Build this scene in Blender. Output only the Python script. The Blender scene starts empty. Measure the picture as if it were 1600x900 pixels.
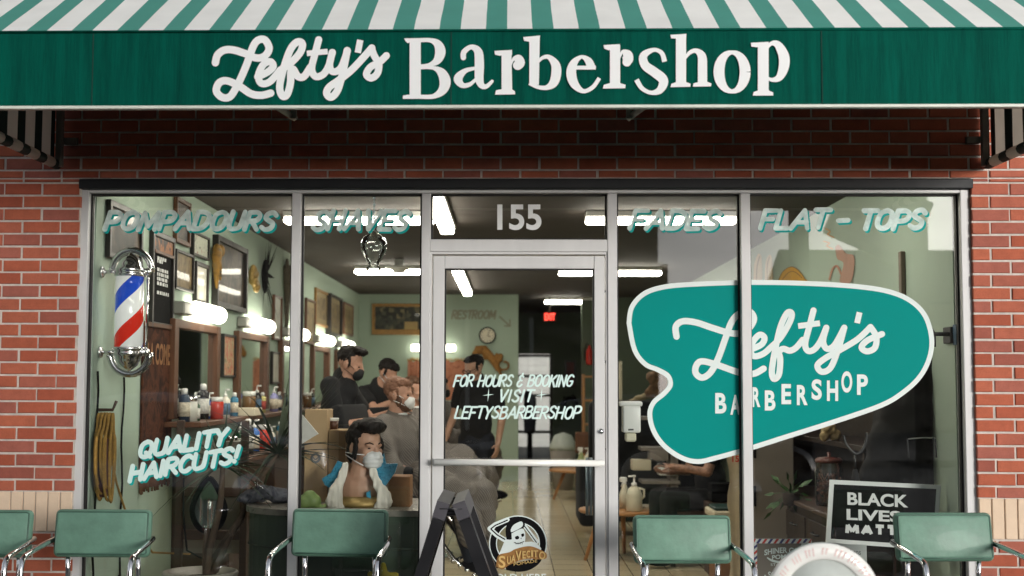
import bpy, bmesh, math, random
from mathutils import Vector, Matrix, Euler
random.seed(7)
R = math.radians
scene = bpy.context.scene
COL = scene.collection

# ------------------------------------------------------------------ camera, sky, sun, exposure
FPX, CXP, CYP = 2035.0, 731.0, 450.0
CAM = Vector((0.0, -7.02, 1.5))
CROT = (Matrix.Rotation(R(1.80), 3, 'Z') @ Matrix.Rotation(R(90 + 4.13), 3, 'X') @ Matrix.Rotation(0.0046, 3, 'Z'))
cd = bpy.data.cameras.new('camera')
cam = bpy.data.objects.new('camera', cd)
COL.objects.link(cam)
cam.location = CAM
cam.rotation_euler = CROT.to_euler()
cd.sensor_width = 36.0
cd.lens = FPX / 1600 * 36
cd.shift_x = (800 - CXP) / 1600
cd.clip_start = 0.05
cd.clip_end = 400
cd.dof.use_dof = True
cd.dof.focus_distance = 6.9
cd.dof.aperture_fstop = 2.5
scene.camera = cam

world = bpy.data.worlds.new('World')
scene.world = world
world.use_nodes = True
wn, wl = world.node_tree.nodes, world.node_tree.links
wn.clear()
SUN_EL, SUN_AZ = 7, 149          # azimuth: compass style, light comes from the street side
sky = wn.new('ShaderNodeTexSky')
sky.sky_type = 'NISHITA'
sky.sun_disc = False
sky.sun_elevation = R(SUN_EL)
sky.sun_rotation = R(SUN_AZ)
sky.dust_density = 1.0
sky.air_density = 1.0
hs = wn.new('ShaderNodeHueSaturation')
hs.inputs['Saturation'].default_value = 0.22
tcw = wn.new('ShaderNodeTexCoord')
mpw = wn.new('ShaderNodeMapping'); mpw.inputs['Scale'].default_value = (1, 1, 3.0)
nzw = wn.new('ShaderNodeTexNoise'); nzw.inputs['Scale'].default_value = 2.2; nzw.inputs['Detail'].default_value = 6
crw = wn.new('ShaderNodeValToRGB')
crw.color_ramp.elements[0].position = 0.35; crw.color_ramp.elements[0].color = (0.42, 0.43, 0.46, 1)
crw.color_ramp.elements[1].position = 0.68; crw.color_ramp.elements[1].color = (1.25, 1.25, 1.25, 1)
mxw = wn.new('ShaderNodeMix'); mxw.data_type = 'RGBA'; mxw.blend_type = 'MULTIPLY'; mxw.inputs['Factor'].default_value = 1
bgw = wn.new('ShaderNodeBackground'); bgw.inputs['Strength'].default_value = 0.15
ow = wn.new('ShaderNodeOutputWorld')
wl.new(sky.outputs[0], hs.inputs['Color'])
wl.new(tcw.outputs['Generated'], mpw.inputs['Vector'])
wl.new(mpw.outputs[0], nzw.inputs['Vector'])
wl.new(nzw.outputs['Fac'], crw.inputs['Fac'])
wl.new(hs.outputs[0], mxw.inputs['A'])
wl.new(crw.outputs['Color'], mxw.inputs['B'])
wl.new(mxw.outputs['Result'], bgw.inputs['Color'])
wl.new(bgw.outputs[0], ow.inputs['Surface'])

sd = bpy.data.lights.new('sun', 'SUN')
sd.energy = 1.2
sd.angle = R(16)
sd.color = (1.0, 0.97, 0.92)
sun = bpy.data.objects.new('sun', sd)
COL.objects.link(sun)
az = R(SUN_AZ)
sdir = Vector((math.sin(az) * math.cos(R(SUN_EL)), math.cos(az) * math.cos(R(SUN_EL)), math.sin(R(SUN_EL))))
sun.rotation_euler = (-sdir).to_track_quat('-Z', 'Y').to_euler()
sun.location = (0, -10, 12)

scene.view_settings.view_transform = 'Standard'
scene.view_settings.look = 'None'
scene.view_settings.gamma = 1.0
scene.view_settings.exposure = 0.92
scene.view_settings.use_curve_mapping = False
scene.render.engine = 'CYCLES'
cy = scene.cycles
cy.use_denoising = True
cy.max_bounces = 7
cy.diffuse_bounces = 3
cy.glossy_bounces = 4
cy.transmission_bounces = 5
cy.transparent_max_bounces = 16
cy.sample_clamp_indirect = 5
cy.sample_clamp_direct = 0
cy.caustics_reflective = False
cy.caustics_refractive = False
cy.use_adaptive_sampling = True
cy.adaptive_threshold = 0.015

# ------------------------------------------------------------------ measuring the photograph
def ray(px, py):
    return (CROT @ Vector(((px - CXP) / FPX, -(py - CYP) / FPX, -1.0)))

def at(px, py, Y):
    d = ray(px, py); t = (Y - CAM.y) / d.y
    return CAM + d * t

def on_x(px, py, X):
    d = ray(px, py); t = (X - CAM.x) / d.x
    return CAM + d * t

def on_z(px, py, Z):
    d = ray(px, py); t = (Z - CAM.z) / d.z
    return CAM + d * t

def pxy(Y):
    return lambda u, v: at(u, v, Y)

# ------------------------------------------------------------------ materials
def lin(c):
    return tuple((x / 12.92 if x <= 0.04045 else ((x + 0.055) / 1.055) ** 2.4) for x in [k / 255 for k in c])

MATS = {}
def M(name, rgb, rough=0.6, metal=0.0, var=0.12, scale=8.0, bump=0.0, bscale=60.0, coat=0.0, stretch=(1, 1, 1), spec=0.5, trans=0.0, rvar=0.12):
    """plain surface with real-world unevenness: rgb is sRGB 0-255"""
    if name in MATS: return MATS[name]
    m = bpy.data.materials.new(name); m.use_nodes = True
    n, l = m.node_tree.nodes, m.node_tree.links
    b = n['Principled BSDF']
    c = lin(rgb)
    tc = n.new('ShaderNodeTexCoord'); mp = n.new('ShaderNodeMapping'); mp.inputs['Scale'].default_value = stretch
    oi = n.new('ShaderNodeObjectInfo'); ad = n.new('ShaderNodeVectorMath'); ad.operation = 'ADD'
    l.new(tc.outputs['Object'], mp.inputs[0]); l.new(mp.outputs[0], ad.inputs[0]); l.new(oi.outputs['Random'], ad.inputs[1])
    nz = n.new('ShaderNodeTexNoise'); nz.inputs['Scale'].default_value = scale; nz.inputs['Detail'].default_value = 6; nz.inputs['Roughness'].default_value = 0.65
    l.new(ad.outputs[0], nz.inputs['Vector'])
    cr = n.new('ShaderNodeValToRGB')
    cr.color_ramp.elements[0].position = 0.3; cr.color_ramp.elements[1].position = 0.72
    cr.color_ramp.elements[0].color = (*[max(0, k * (1 - var)) for k in c], 1)
    cr.color_ramp.elements[1].color = (*[min(1, k * (1 + var)) for k in c], 1)
    l.new(nz.outputs['Fac'], cr.inputs['Fac']); l.new(cr.outputs[0], b.inputs['Base Color'])
    mr = n.new('ShaderNodeMapRange'); mr.inputs['To Min'].default_value = max(0.02, rough - rvar); mr.inputs['To Max'].default_value = min(1, rough + rvar)
    l.new(nz.outputs['Fac'], mr.inputs['Value']); l.new(mr.outputs[0], b.inputs['Roughness'])
    b.inputs['Metallic'].default_value = metal
    b.inputs['Coat Weight'].default_value = coat
    b.inputs['Specular IOR Level'].default_value = spec
    b.inputs['Transmission Weight'].default_value = trans
    if bump:
        nb = n.new('ShaderNodeTexNoise'); nb.inputs['Scale'].default_value = bscale; nb.inputs['Detail'].default_value = 4
        bp = n.new('ShaderNodeBump'); bp.inputs['Strength'].default_value = bump; bp.inputs['Distance'].default_value = 0.004
        l.new(ad.outputs[0], nb.inputs['Vector']); l.new(nb.outputs['Fac'], bp.inputs['Height']); l.new(bp.outputs[0], b.inputs['Normal'])
    MATS[name] = m
    return m

def E(name, rgb, strength):
    if name in MATS: return MATS[name]
    m = bpy.data.materials.new(name); m.use_nodes = True
    n, l = m.node_tree.nodes, m.node_tree.links
    b = n['Principled BSDF']
    b.inputs['Base Color'].default_value = (.8, .8, .8, 1)
    b.inputs['Emission Color'].default_value = (*lin(rgb), 1)
    b.inputs['Emission Strength'].default_value = strength
    MATS[name] = m
    return m

def nodes_of(name):
    m = bpy.data.materials.new(name); m.use_nodes = True
    MATS[name] = m
    return m, m.node_tree.nodes, m.node_tree.links, m.node_tree.nodes['Principled BSDF']

def math_node(n, l, op, a, b=None):
    k = n.new('ShaderNodeMath'); k.operation = op
    for i, v in enumerate((a, b)):
        if v is None: continue
        if isinstance(v, (int, float)): k.inputs[i].default_value = v
        else: l.new(v, k.inputs[i])
    return k.outputs[0]

def stripe_mat(name, axis, x0, period, frac, ca, cb, trans_a=0.0, trans_b=0.35):
    """woven awning cloth: bands of ca (frac of the period) and cb"""
    m, n, l, b = nodes_of(name)
    tc = n.new('ShaderNodeTexCoord'); sp = n.new('ShaderNodeSeparateXYZ'); l.new(tc.outputs['Object'], sp.inputs[0])
    u = math_node(n, l, 'SUBTRACT', sp.outputs[axis], x0)
    nz0 = n.new('ShaderNodeTexNoise'); nz0.inputs['Scale'].default_value = 2.5; l.new(tc.outputs['Object'], nz0.inputs['Vector'])
    u = math_node(n, l, 'ADD', u, math_node(n, l, 'MULTIPLY', math_node(n, l, 'SUBTRACT', nz0.outputs['Fac'], 0.5), 0.008))
    u = math_node(n, l, 'DIVIDE', u, period)
    u = math_node(n, l, 'FLOORED_MODULO', u, 1.0)
    f = math_node(n, l, 'LESS_THAN', u, frac)
    nz = n.new('ShaderNodeTexNoise'); nz.inputs['Scale'].default_value = 5; nz.inputs['Detail'].default_value = 8
    l.new(tc.outputs['Object'], nz.inputs['Vector'])
    dr = n.new('ShaderNodeMapRange'); dr.inputs['To Min'].default_value = 0.86; dr.inputs['To Max'].default_value = 1.08
    l.new(nz.outputs['Fac'], dr.inputs['Value'])
    mx = n.new('ShaderNodeMix'); mx.data_type = 'RGBA'
    mx.inputs['A'].default_value = (*lin(cb), 1); mx.inputs['B'].default_value = (*lin(ca), 1); l.new(f, mx.inputs['Factor'])
    hm = n.new('ShaderNodeMix'); hm.data_type = 'RGBA'; hm.blend_type = 'MULTIPLY'; hm.inputs['Factor'].default_value = 1
    l.new(mx.outputs['Result'], hm.inputs['A']); l.new(dr.outputs[0], hm.inputs['B'])
    l.new(hm.outputs['Result'], b.inputs['Base Color'])
    b.inputs['Roughness'].default_value = 0.85
    tr = n.new('ShaderNodeBsdfTranslucent'); l.new(hm.outputs['Result'], tr.inputs['Color'])
    tf = math_node(n, l, 'ADD', math_node(n, l, 'MULTIPLY', f, trans_a - trans_b), trans_b)
    ms = n.new('ShaderNodeMixShader'); l.new(tf, ms.inputs[0]); l.new(b.outputs[0], ms.inputs[1]); l.new(tr.outputs[0], ms.inputs[2])
    l.new(ms.outputs[0], n['Material Output'].inputs['Surface'])
    wv = n.new('ShaderNodeTexNoise'); wv.inputs['Scale'].default_value = 220; l.new(tc.outputs['Object'], wv.inputs['Vector'])
    bp = n.new('ShaderNodeBump'); bp.inputs['Strength'].default_value = 0.15; bp.inputs['Distance'].default_value = 0.002
    l.new(wv.outputs['Fac'], bp.inputs['Height']); l.new(bp.outputs[0], b.inputs['Normal'])
    return m

def glass_mat():
    m, n, l, b = nodes_of('window_glass')
    n.remove(b)
    tr = n.new('ShaderNodeBsdfTransparent'); tr.inputs['Color'].default_value = (0.90, 0.93, 0.91, 1)
    gl = n.new('ShaderNodeBsdfGlossy'); gl.inputs['Roughness'].default_value = 0.0; gl.inputs['Color'].default_value = (0.95, 0.97, 1, 1)
    fr = n.new('ShaderNodeFresnel'); fr.inputs['IOR'].default_value = 1.52
    tc = n.new('ShaderNodeTexCoord'); nz = n.new('ShaderNodeTexNoise'); nz.inputs['Scale'].default_value = 0.9; nz.inputs['Detail'].default_value = 1
    l.new(tc.outputs['Object'], nz.inputs['Vector'])
    bp = n.new('ShaderNodeBump'); bp.inputs['Strength'].default_value = 0.10; bp.inputs['Distance'].default_value = 0.01
    l.new(nz.outputs['Fac'], bp.inputs['Height']); l.new(bp.outputs[0], gl.inputs['Normal'])
    f = math_node(n, l, 'MULTIPLY', fr.outputs[0], 1.9)
    ms = n.new('ShaderNodeMixShader'); l.new(f, ms.inputs[0]); l.new(tr.outputs[0], ms.inputs[1]); l.new(gl.outputs[0], ms.inputs[2])
    # thin dust and wiped smears on the pane
    mp = n.new('ShaderNodeMapping'); mp.inputs['Rotation'].default_value = (0, .5, 0); mp.inputs['Scale'].default_value = (1, 1, 3.2); l.new(tc.outputs['Object'], mp.inputs[0])
    nd = n.new('ShaderNodeTexNoise'); nd.inputs['Scale'].default_value = 2.6; nd.inputs['Detail'].default_value = 9; nd.inputs['Roughness'].default_value = .7; nd.inputs['Distortion'].default_value = 1.5
    l.new(mp.outputs[0], nd.inputs['Vector'])
    mr = n.new('ShaderNodeMapRange'); mr.inputs['From Min'].default_value = .45; mr.inputs['From Max'].default_value = .8; mr.inputs['To Min'].default_value = .0; mr.inputs['To Max'].default_value = .012
    l.new(nd.outputs['Fac'], mr.inputs['Value'])
    df = n.new('ShaderNodeBsdfDiffuse'); df.inputs['Color'].default_value = (.6, .6, .58, 1)
    m2 = n.new('ShaderNodeMixShader'); l.new(mr.outputs[0], m2.inputs[0]); l.new(ms.outputs[0], m2.inputs[1]); l.new(df.outputs[0], m2.inputs[2])
    l.new(m2.outputs[0], n['Material Output'].inputs['Surface'])
    return m

def brick_mat():
    m, n, l, b = nodes_of('red_brick')
    g = n.new('ShaderNodeNewGeometry')
    cr = n.new('ShaderNodeValToRGB')
    cols = [(0.0, (154, 76, 54)), (0.25, (168, 88, 63)), (0.5, (176, 96, 70)), (0.7, (166, 92, 72)), (0.88, (158, 92, 78)), (1.0, (146, 78, 63))]
    el = cr.color_ramp.elements
    el[0].position, el[0].color = 0, (*lin(cols[0][1]), 1)
    el[1].position, el[1].color = 1, (*lin(cols[-1][1]), 1)
    for p, c in cols[1:-1]:
        e = el.new(p); e.color = (*lin(c), 1)
    l.new(g.outputs['Random Per Island'], cr.inputs['Fac'])
    tc = n.new('ShaderNodeTexCoord')
    nz = n.new('ShaderNodeTexNoise'); nz.inputs['Scale'].default_value = 18; nz.inputs['Detail'].default_value = 10; nz.inputs['Roughness'].default_value = 0.75
    l.new(tc.outputs['Object'], nz.inputs['Vector'])
    mr = n.new('ShaderNodeMapRange'); mr.inputs['From Min'].default_value = .3; mr.inputs['From Max'].default_value = .7; mr.inputs['To Min'].default_value = 0.84; mr.inputs['To Max'].default_value = 1.14
    l.new(nz.outputs['Fac'], mr.inputs['Value'])
    mx = n.new('ShaderNodeMix'); mx.data_type = 'RGBA'; mx.blend_type = 'MULTIPLY'; mx.inputs['Factor'].default_value = 1
    l.new(cr.outputs[0], mx.inputs['A']); l.new(mr.outputs[0], mx.inputs['B'])
    ns = n.new('ShaderNodeTexNoise'); ns.inputs['Scale'].default_value = 1.6; ns.inputs['Detail'].default_value = 7; ns.inputs['Roughness'].default_value = .7; l.new(tc.outputs['Object'], ns.inputs['Vector'])
    ms_ = n.new('ShaderNodeMapRange'); ms_.inputs['From Min'].default_value = .35; ms_.inputs['From Max'].default_value = .68; ms_.inputs['To Min'].default_value = .88; ms_.inputs['To Max'].default_value = 1.05; l.new(ns.outputs['Fac'], ms_.inputs['Value'])
    mxs = n.new('ShaderNodeMix'); mxs.data_type = 'RGBA'; mxs.blend_type = 'MULTIPLY'; mxs.inputs['Factor'].default_value = 1; l.new(mx.outputs['Result'], mxs.inputs['A']); l.new(ms_.outputs[0], mxs.inputs['B']); mx = mxs
    n2 = n.new('ShaderNodeTexNoise'); n2.inputs['Scale'].default_value = 190; n2.inputs['Detail'].default_value = 2
    l.new(tc.outputs['Object'], n2.inputs['Vector'])
    m2 = n.new('ShaderNodeMapRange'); m2.inputs['From Min'].default_value = .62; m2.inputs['From Max'].default_value = .74; m2.inputs['To Min'].default_value = 0; m2.inputs['To Max'].default_value = 0.35
    l.new(n2.outputs['Fac'], m2.inputs['Value'])
    mx2 = n.new('ShaderNodeMix'); mx2.data_type = 'RGBA'; l.new(m2.outputs[0], mx2.inputs['Factor'])
    l.new(mx.outputs['Result'], mx2.inputs['A']); mx2.inputs['B'].default_value = (*lin((96, 46, 34)), 1)
    l.new(mx2.outputs['Result'], b.inputs['Base Color'])
    b.inputs['Roughness'].default_value = 0.9
    bp = n.new('ShaderNodeBump'); bp.inputs['Strength'].default_value = 0.6; bp.inputs['Distance'].default_value = 0.003
    l.new(n2.outputs['Fac'], bp.inputs['Height']); l.new(bp.outputs[0], b.inputs['Normal'])
    return m

def valance_mat():
    m, n, l, b = nodes_of('dark_green_canvas')
    tc = n.new('ShaderNodeTexCoord')
    mp = n.new('ShaderNodeMapping'); mp.inputs['Scale'].default_value = (1, 1, 0.06); l.new(tc.outputs['Object'], mp.inputs[0])
    nz = n.new('ShaderNodeTexNoise'); nz.inputs['Scale'].default_value = 20; nz.inputs['Detail'].default_value = 9; nz.inputs['Roughness'].default_value = 0.78
    l.new(mp.outputs[0], nz.inputs['Vector'])
    cr = n.new('ShaderNodeValToRGB'); cr.color_ramp.elements[0].position = .3; cr.color_ramp.elements[1].position = .7
    cr.color_ramp.elements[0].color = (*lin((0, 56, 47)), 1); cr.color_ramp.elements[1].color = (*lin((0, 86, 72)), 1)
    l.new(nz.outputs['Fac'], cr.inputs['Fac']); l.new(cr.outputs[0], b.inputs['Base Color'])
    b.inputs['Roughness'].default_value = 0.8; b.inputs['Specular IOR Level'].default_value = 0.06
    bp = n.new('ShaderNodeBump'); bp.inputs['Strength'].default_value = 0.55; bp.inputs['Distance'].default_value = 0.008
    l.new(nz.outputs['Fac'], bp.inputs['Height']); l.new(bp.outputs[0], b.inputs['Normal'])
    return m

def picture_mat(name, cols, scale=6.0, blocky=False, rough=0.45):
    """a framed print: a tonal picture made of soft patches and fine marks"""
    m, n, l, b = nodes_of(name)
    tc = n.new('ShaderNodeTexCoord'); oi = n.new('ShaderNodeObjectInfo'); ad = n.new('ShaderNodeVectorMath'); ad.operation = 'ADD'
    sc = n.new('ShaderNodeVectorMath'); sc.operation = 'SCALE'; sc.inputs['Scale'].default_value = 40
    cb = n.new('ShaderNodeCombineXYZ')
    for k in range(3): l.new(oi.outputs['Random'], cb.inputs[k])
    l.new(cb.outputs[0], sc.inputs[0]); l.new(tc.outputs['Object'], ad.inputs[0]); l.new(sc.outputs[0], ad.inputs[1])
    if blocky:
        t = n.new('ShaderNodeTexVoronoi'); t.inputs['Scale'].default_value = scale * 2; t.distance = 'CHEBYCHEV'; fac = t.outputs['Color']
        l.new(ad.outputs[0], t.inputs['Vector'])
        s = n.new('ShaderNodeSeparateColor'); l.new(fac, s.inputs[0]); fac = s.outputs[0]
    else:
        t = n.new('ShaderNodeTexNoise'); t.inputs['Scale'].default_value = scale; t.inputs['Detail'].default_value = 5; t.inputs['Distortion'].default_value = 1.2
        l.new(ad.outputs[0], t.inputs['Vector']); fac = t.outputs['Fac']
    cr = n.new('ShaderNodeValToRGB'); el = cr.color_ramp.elements
    el[0].position, el[0].color = .3, (*lin(cols[0]), 1); el[1].position, el[1].color = .72, (*lin(cols[-1]), 1)
    for i, c in enumerate(cols[1:-1]):
        e = el.new(.3 + .42 * (i + 1) / (len(cols) - 1)); e.color = (*lin(c), 1)
    l.new(fac, cr.inputs['Fac']); l.new(cr.outputs[0], b.inputs['Base Color'])
    b.inputs['Roughness'].default_value = rough; b.inputs['Coat Weight'].default_value = 0.12 if rough < .5 else 0; b.inputs['Coat Roughness'].default_value = 0.02; b.inputs['Specular IOR Level'].default_value = 0.2
    return m

def tile_floor_mat():
    m, n, l, b = nodes_of('vinyl_tile_floor')
    tc = n.new('ShaderNodeTexCoord')
    br = n.new('ShaderNodeTexBrick'); br.offset = 0; br.inputs['Scale'].default_value = 1
    br.inputs['Brick Width'].default_value = .305; br.inputs['Row Height'].default_value = .305; br.inputs['Mortar Size'].default_value = .004
    br.inputs['Color1'].default_value = (*lin((206, 190, 156)), 1); br.inputs['Color2'].default_value = (*lin((216, 202, 170)), 1); br.inputs['Mortar'].default_value = (*lin((130, 110, 84)), 1)
    l.new(tc.outputs['Object'], br.inputs['Vector'])
    nz = n.new('ShaderNodeTexNoise'); nz.inputs['Scale'].default_value = 30; nz.inputs['Detail'].default_value = 8; l.new(tc.outputs['Object'], nz.inputs['Vector'])
    mr = n.new('ShaderNodeMapRange'); mr.inputs['To Min'].default_value = .85; mr.inputs['To Max'].default_value = 1.1; l.new(nz.outputs['Fac'], mr.inputs['Value'])
    mx = n.new('ShaderNodeMix'); mx.data_type = 'RGBA'; mx.blend_type = 'MULTIPLY'; mx.inputs['Factor'].default_value = 1
    l.new(br.outputs['Color'], mx.inputs['A']); l.new(mr.outputs[0], mx.inputs['B']); l.new(mx.outputs['Result'], b.inputs['Base Color'])
    b.inputs['Roughness'].default_value = .11
    return m

def check_mat(name, ca, cb, s):
    m, n, l, b = nodes_of(name)
    tc = n.new('ShaderNodeTexCoord')
    ck = n.new('ShaderNodeTexWave'); ck.inputs['Scale'].default_value = s; ck.bands_direction = 'DIAGONAL'; ck.inputs['Distortion'].default_value = 0.6
    l.new(tc.outputs['Object'], ck.inputs['Vector'])
    mx = n.new('ShaderNodeMix'); mx.data_type = 'RGBA'; mx.inputs['A'].default_value = (*lin(ca), 1); mx.inputs['B'].default_value = (*lin(cb), 1)
    l.new(ck.outputs['Fac'], mx.inputs['Factor']); l.new(mx.outputs['Result'], b.inputs['Base Color'])
    b.inputs['Roughness'].default_value = .75
    return m

GLASS = glass_mat()
BRICK = brick_mat()
VALANCE = valance_mat()
MORTAR = M('mortar', (192, 184, 176), .95, var=.22, scale=14, bump=.5, bscale=120)
CREAMBRICK = M('cream_brick', (214, 190, 165), .85, var=.06, scale=10, bump=.3, bscale=90)
ALU = M('white_aluminium', (196, 196, 196), .45, var=.07, scale=5, bump=.05, bscale=40, stretch=(1, 1, .3))
GASKET = M('black_rubber', (14, 13, 13), .7)
LINTEL = M('black_steel', (12, 15, 20), .6)
WHITEPAINT = M('white_paint', (226, 228, 228), .7, var=.03, scale=3, spec=.15)
VINYLWHITE = M('pale_window_paint', (206, 228, 224), .7, var=.06, scale=12, spec=.15)
VINYLFADED = M('faded_window_paint', (220, 236, 231), .75, var=.18, scale=14, spec=.15)
# the brush letters along the top have worn thin: part of the light passes through
def worn(m, a):
    n, l = m.node_tree.nodes, m.node_tree.links
    tr = n.new('ShaderNodeBsdfTransparent'); ms = n.new('ShaderNodeMixShader')
    tc = n.new('ShaderNodeTexCoord'); nz = n.new('ShaderNodeTexNoise'); nz.inputs['Scale'].default_value = 22; nz.inputs['Detail'].default_value = 6; l.new(tc.outputs['Object'], nz.inputs['Vector'])
    mr = n.new('ShaderNodeMapRange'); mr.inputs['From Min'].default_value = .3; mr.inputs['From Max'].default_value = .7; mr.inputs['To Min'].default_value = a - .15; mr.inputs['To Max'].default_value = a + .15
    l.new(nz.outputs['Fac'], mr.inputs['Value']); l.new(mr.outputs[0], ms.inputs[0])
    l.new(n['Principled BSDF'].outputs[0], ms.inputs[1]); l.new(tr.outputs[0], ms.inputs[2]); l.new(ms.outputs[0], n['Material Output'].inputs['Surface'])
worn(VINYLFADED, .30)
TEALPAINT = M('teal_window_paint', (20, 150, 146), .7, var=.1, scale=12, spec=.1)
DECALTEAL = M('teal_vinyl', (0, 132, 126), .6, var=.03, scale=2, spec=.06)
DECALWHITE = M('white_vinyl', (212, 222, 220), .6, var=.03, scale=3, spec=.12)
CHROME = M('chrome', (225, 225, 228), .10, 1.0, var=.03, rvar=.04)
MINT = M('mint_vinyl', (98, 134, 117), .5, var=.2, scale=7, bump=.5, bscale=34, coat=.04, spec=.35)
MINTEDGE = M('mint_vinyl_piping', (66, 98, 84), .45, var=.1)
BLACKPLASTIC = M('black_plastic', (20, 20, 24), .35, var=.2, bump=.1)
GREYPLASTIC = M('weathered_black_plastic', (64, 62, 68), .55, var=.25, scale=9, bump=.1)
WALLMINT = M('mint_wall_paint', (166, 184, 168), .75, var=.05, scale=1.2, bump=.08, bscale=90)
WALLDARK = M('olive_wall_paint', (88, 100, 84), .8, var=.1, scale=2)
CEIL = M('brown_ceiling', (54, 45, 38), .8, var=.12, scale=3, bump=.2, bscale=30)
WOOD = M('brown_wood', (94, 60, 38), .5, var=.3, scale=6, stretch=(6, 6, .6), bump=.1)
DARKWOOD = M('dark_wood', (66, 46, 34), .5, var=.3, scale=6, stretch=(1, 5, 5), bump=.1)
PALEWOOD = M('oak_wood', (172, 122, 74), .45, var=.2, scale=6, stretch=(1, 5, 1))
GOLDWOOD = M('gilt_frame', (150, 112, 58), .4, .3, var=.25, scale=20)
BLACKFRAME = M('black_frame', (26, 22, 20), .4, var=.2)
CARD = M('cardboard', (176, 148, 112), .85, var=.1, scale=6)
BROWNBOX = M('brown_box', (132, 92, 56), .75, var=.25, scale=9)
BLACKCLOTH = M('black_cloth', (15, 15, 18), .95, var=.3, scale=9, bump=.4, bscale=25)
DENIM = M('dark_denim', (24, 28, 38), .9, var=.2, scale=20, bump=.3, bscale=40)
SKIN = M('skin', (178, 134, 112), .6, var=.08, scale=14, bump=.05, bscale=200)
SKINTAN = M('tanned_skin', (186, 144, 120), .5, var=.1, scale=14)
TATTOO = M('tattooed_skin', (150, 112, 92), .5, var=.45, scale=34)
HAIRDARK = M('dark_hair', (24, 19, 17), .6, var=.5, scale=50, stretch=(1, 1, .3), bump=1.0, bscale=110, spec=.2)
HAIRBROWN = M('brown_hair', (88, 58, 38), .5, var=.4, scale=50, bump=.8, bscale=110)
HAIRFADE = M('short_cropped_hair', (122, 84, 64), .7, var=.2, scale=60, bump=.4, bscale=200)
MASKWHITE = M('white_mask_cloth', (226, 226, 226), .8, var=.04, bump=.2, bscale=30)
MASKBLUE = M('pale_blue_mask_cloth', (196, 210, 220), .8, var=.05)
MASKBLACK = M('black_mask_cloth', (22, 22, 24), .8)
CAPE = check_mat('checked_cape_cloth', (116, 108, 102), (78, 73, 70), 30)
WHITECLOTH = M('white_cloth', (234, 228, 216), .8, var=.06, bump=.4, bscale=14)
BLUESEQUIN = M('blue_sparkling_paint', (58, 142, 176), .3, var=.45, scale=70)
GOLDPAINT = M('gold_paint', (166, 138, 82), .4, .4, var=.2)
OLIVE = M('grey_green_counter_paint', (66, 80, 66), .55, var=.08, scale=3)
COUNTERTOP = M('grey_laminate', (138, 132, 124), .3, var=.08, scale=30)
LEAF = M('dark_green_leaf', (40, 54, 34), .7, var=.35, scale=10)
LEAFLIGHT = M('green_leaf', (64, 98, 56), .5, var=.3, scale=10)
BARK = M('grey_brown_bark', (88, 72, 58), .9, var=.3, scale=20, bump=.6)
POT = M('white_ceramic', (196, 188, 176), .35, var=.05)
SOIL = M('soil', (46, 36, 28), .95)
RED = M('red_paint', (196, 40, 26), .35, var=.06)
BLUE = M('blue_paint', (30, 70, 180), .35, var=.06)
GLOSSWHITE = M('gloss_white', (230, 230, 226), .2, var=.03)
CLEARBOTTLE = M('cloudy_plastic', (210, 204, 182), .3, var=.06)
NEARBLACK = M('matt_black', (13, 13, 15), .85, spec=.15)
LIME = M('lime_plastic', (136, 160, 96), .4, var=.1)
YELLOW = M('yellow_plastic', (196, 180, 50), .5)
YELLOWCORD = M('yellow_rope', (146, 112, 48), .8, var=.3, scale=60, bump=.5)
CREAM = M('cream_paint', (206, 196, 172), .7, var=.08)
GREYMETAL = M('grey_enamel', (128, 120, 112), .6, var=.06)
TAPESTRY = picture_mat('brown_tapestry', [(26, 16, 12), (56, 30, 20), (84, 48, 30), (38, 22, 16)], 9, rough=.9)
PINKCLOTH = picture_mat('salmon_cloth', [(176, 112, 88), (196, 134, 108), (150, 92, 74)], 14, rough=.9)
PIC_DARK = picture_mat('dark_portrait', [(14, 12, 11), (40, 34, 28), (84, 72, 60), (30, 26, 22)], 5)
PIC_SEPIA = picture_mat('sepia_print', [(48, 40, 30), (104, 88, 60), (136, 116, 80), (80, 66, 46)], 7)
PIC_WHITE = picture_mat('sketch_print', [(70, 84, 78), (196, 202, 184), (206, 208, 192), (150, 60, 44)], 16)
PIC_PALE = picture_mat('pale_print', [(176, 176, 164), (214, 212, 200), (220, 218, 208)], 4)
PIC_ORANGE = picture_mat('orange_print', [(20, 14, 12), (40, 24, 18), (168, 100, 44), (60, 34, 20)], 9)
PIC_TOWN = picture_mat('town_print', [(52, 54, 50), (88, 88, 74), (130, 120, 90), (64, 66, 60)], 9, True)
PIC_FLORAL = picture_mat('floral_print', [(90, 84, 66), (190, 176, 140), (176, 80, 60), (200, 190, 160)], 18)
MIRROR = M('mirror_glass', (220, 226, 222), .02, 1.0, var=.0, rvar=.0)

DRESSERWOOD = M('nearly_black_wood', (44, 33, 26), .5, var=.3, scale=6, stretch=(1, 5, 5), bump=.1, spec=.2)

# ------------------------------------------------------------------ geometry helpers
ORG = {}                                   # world position of each thing's base

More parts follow.
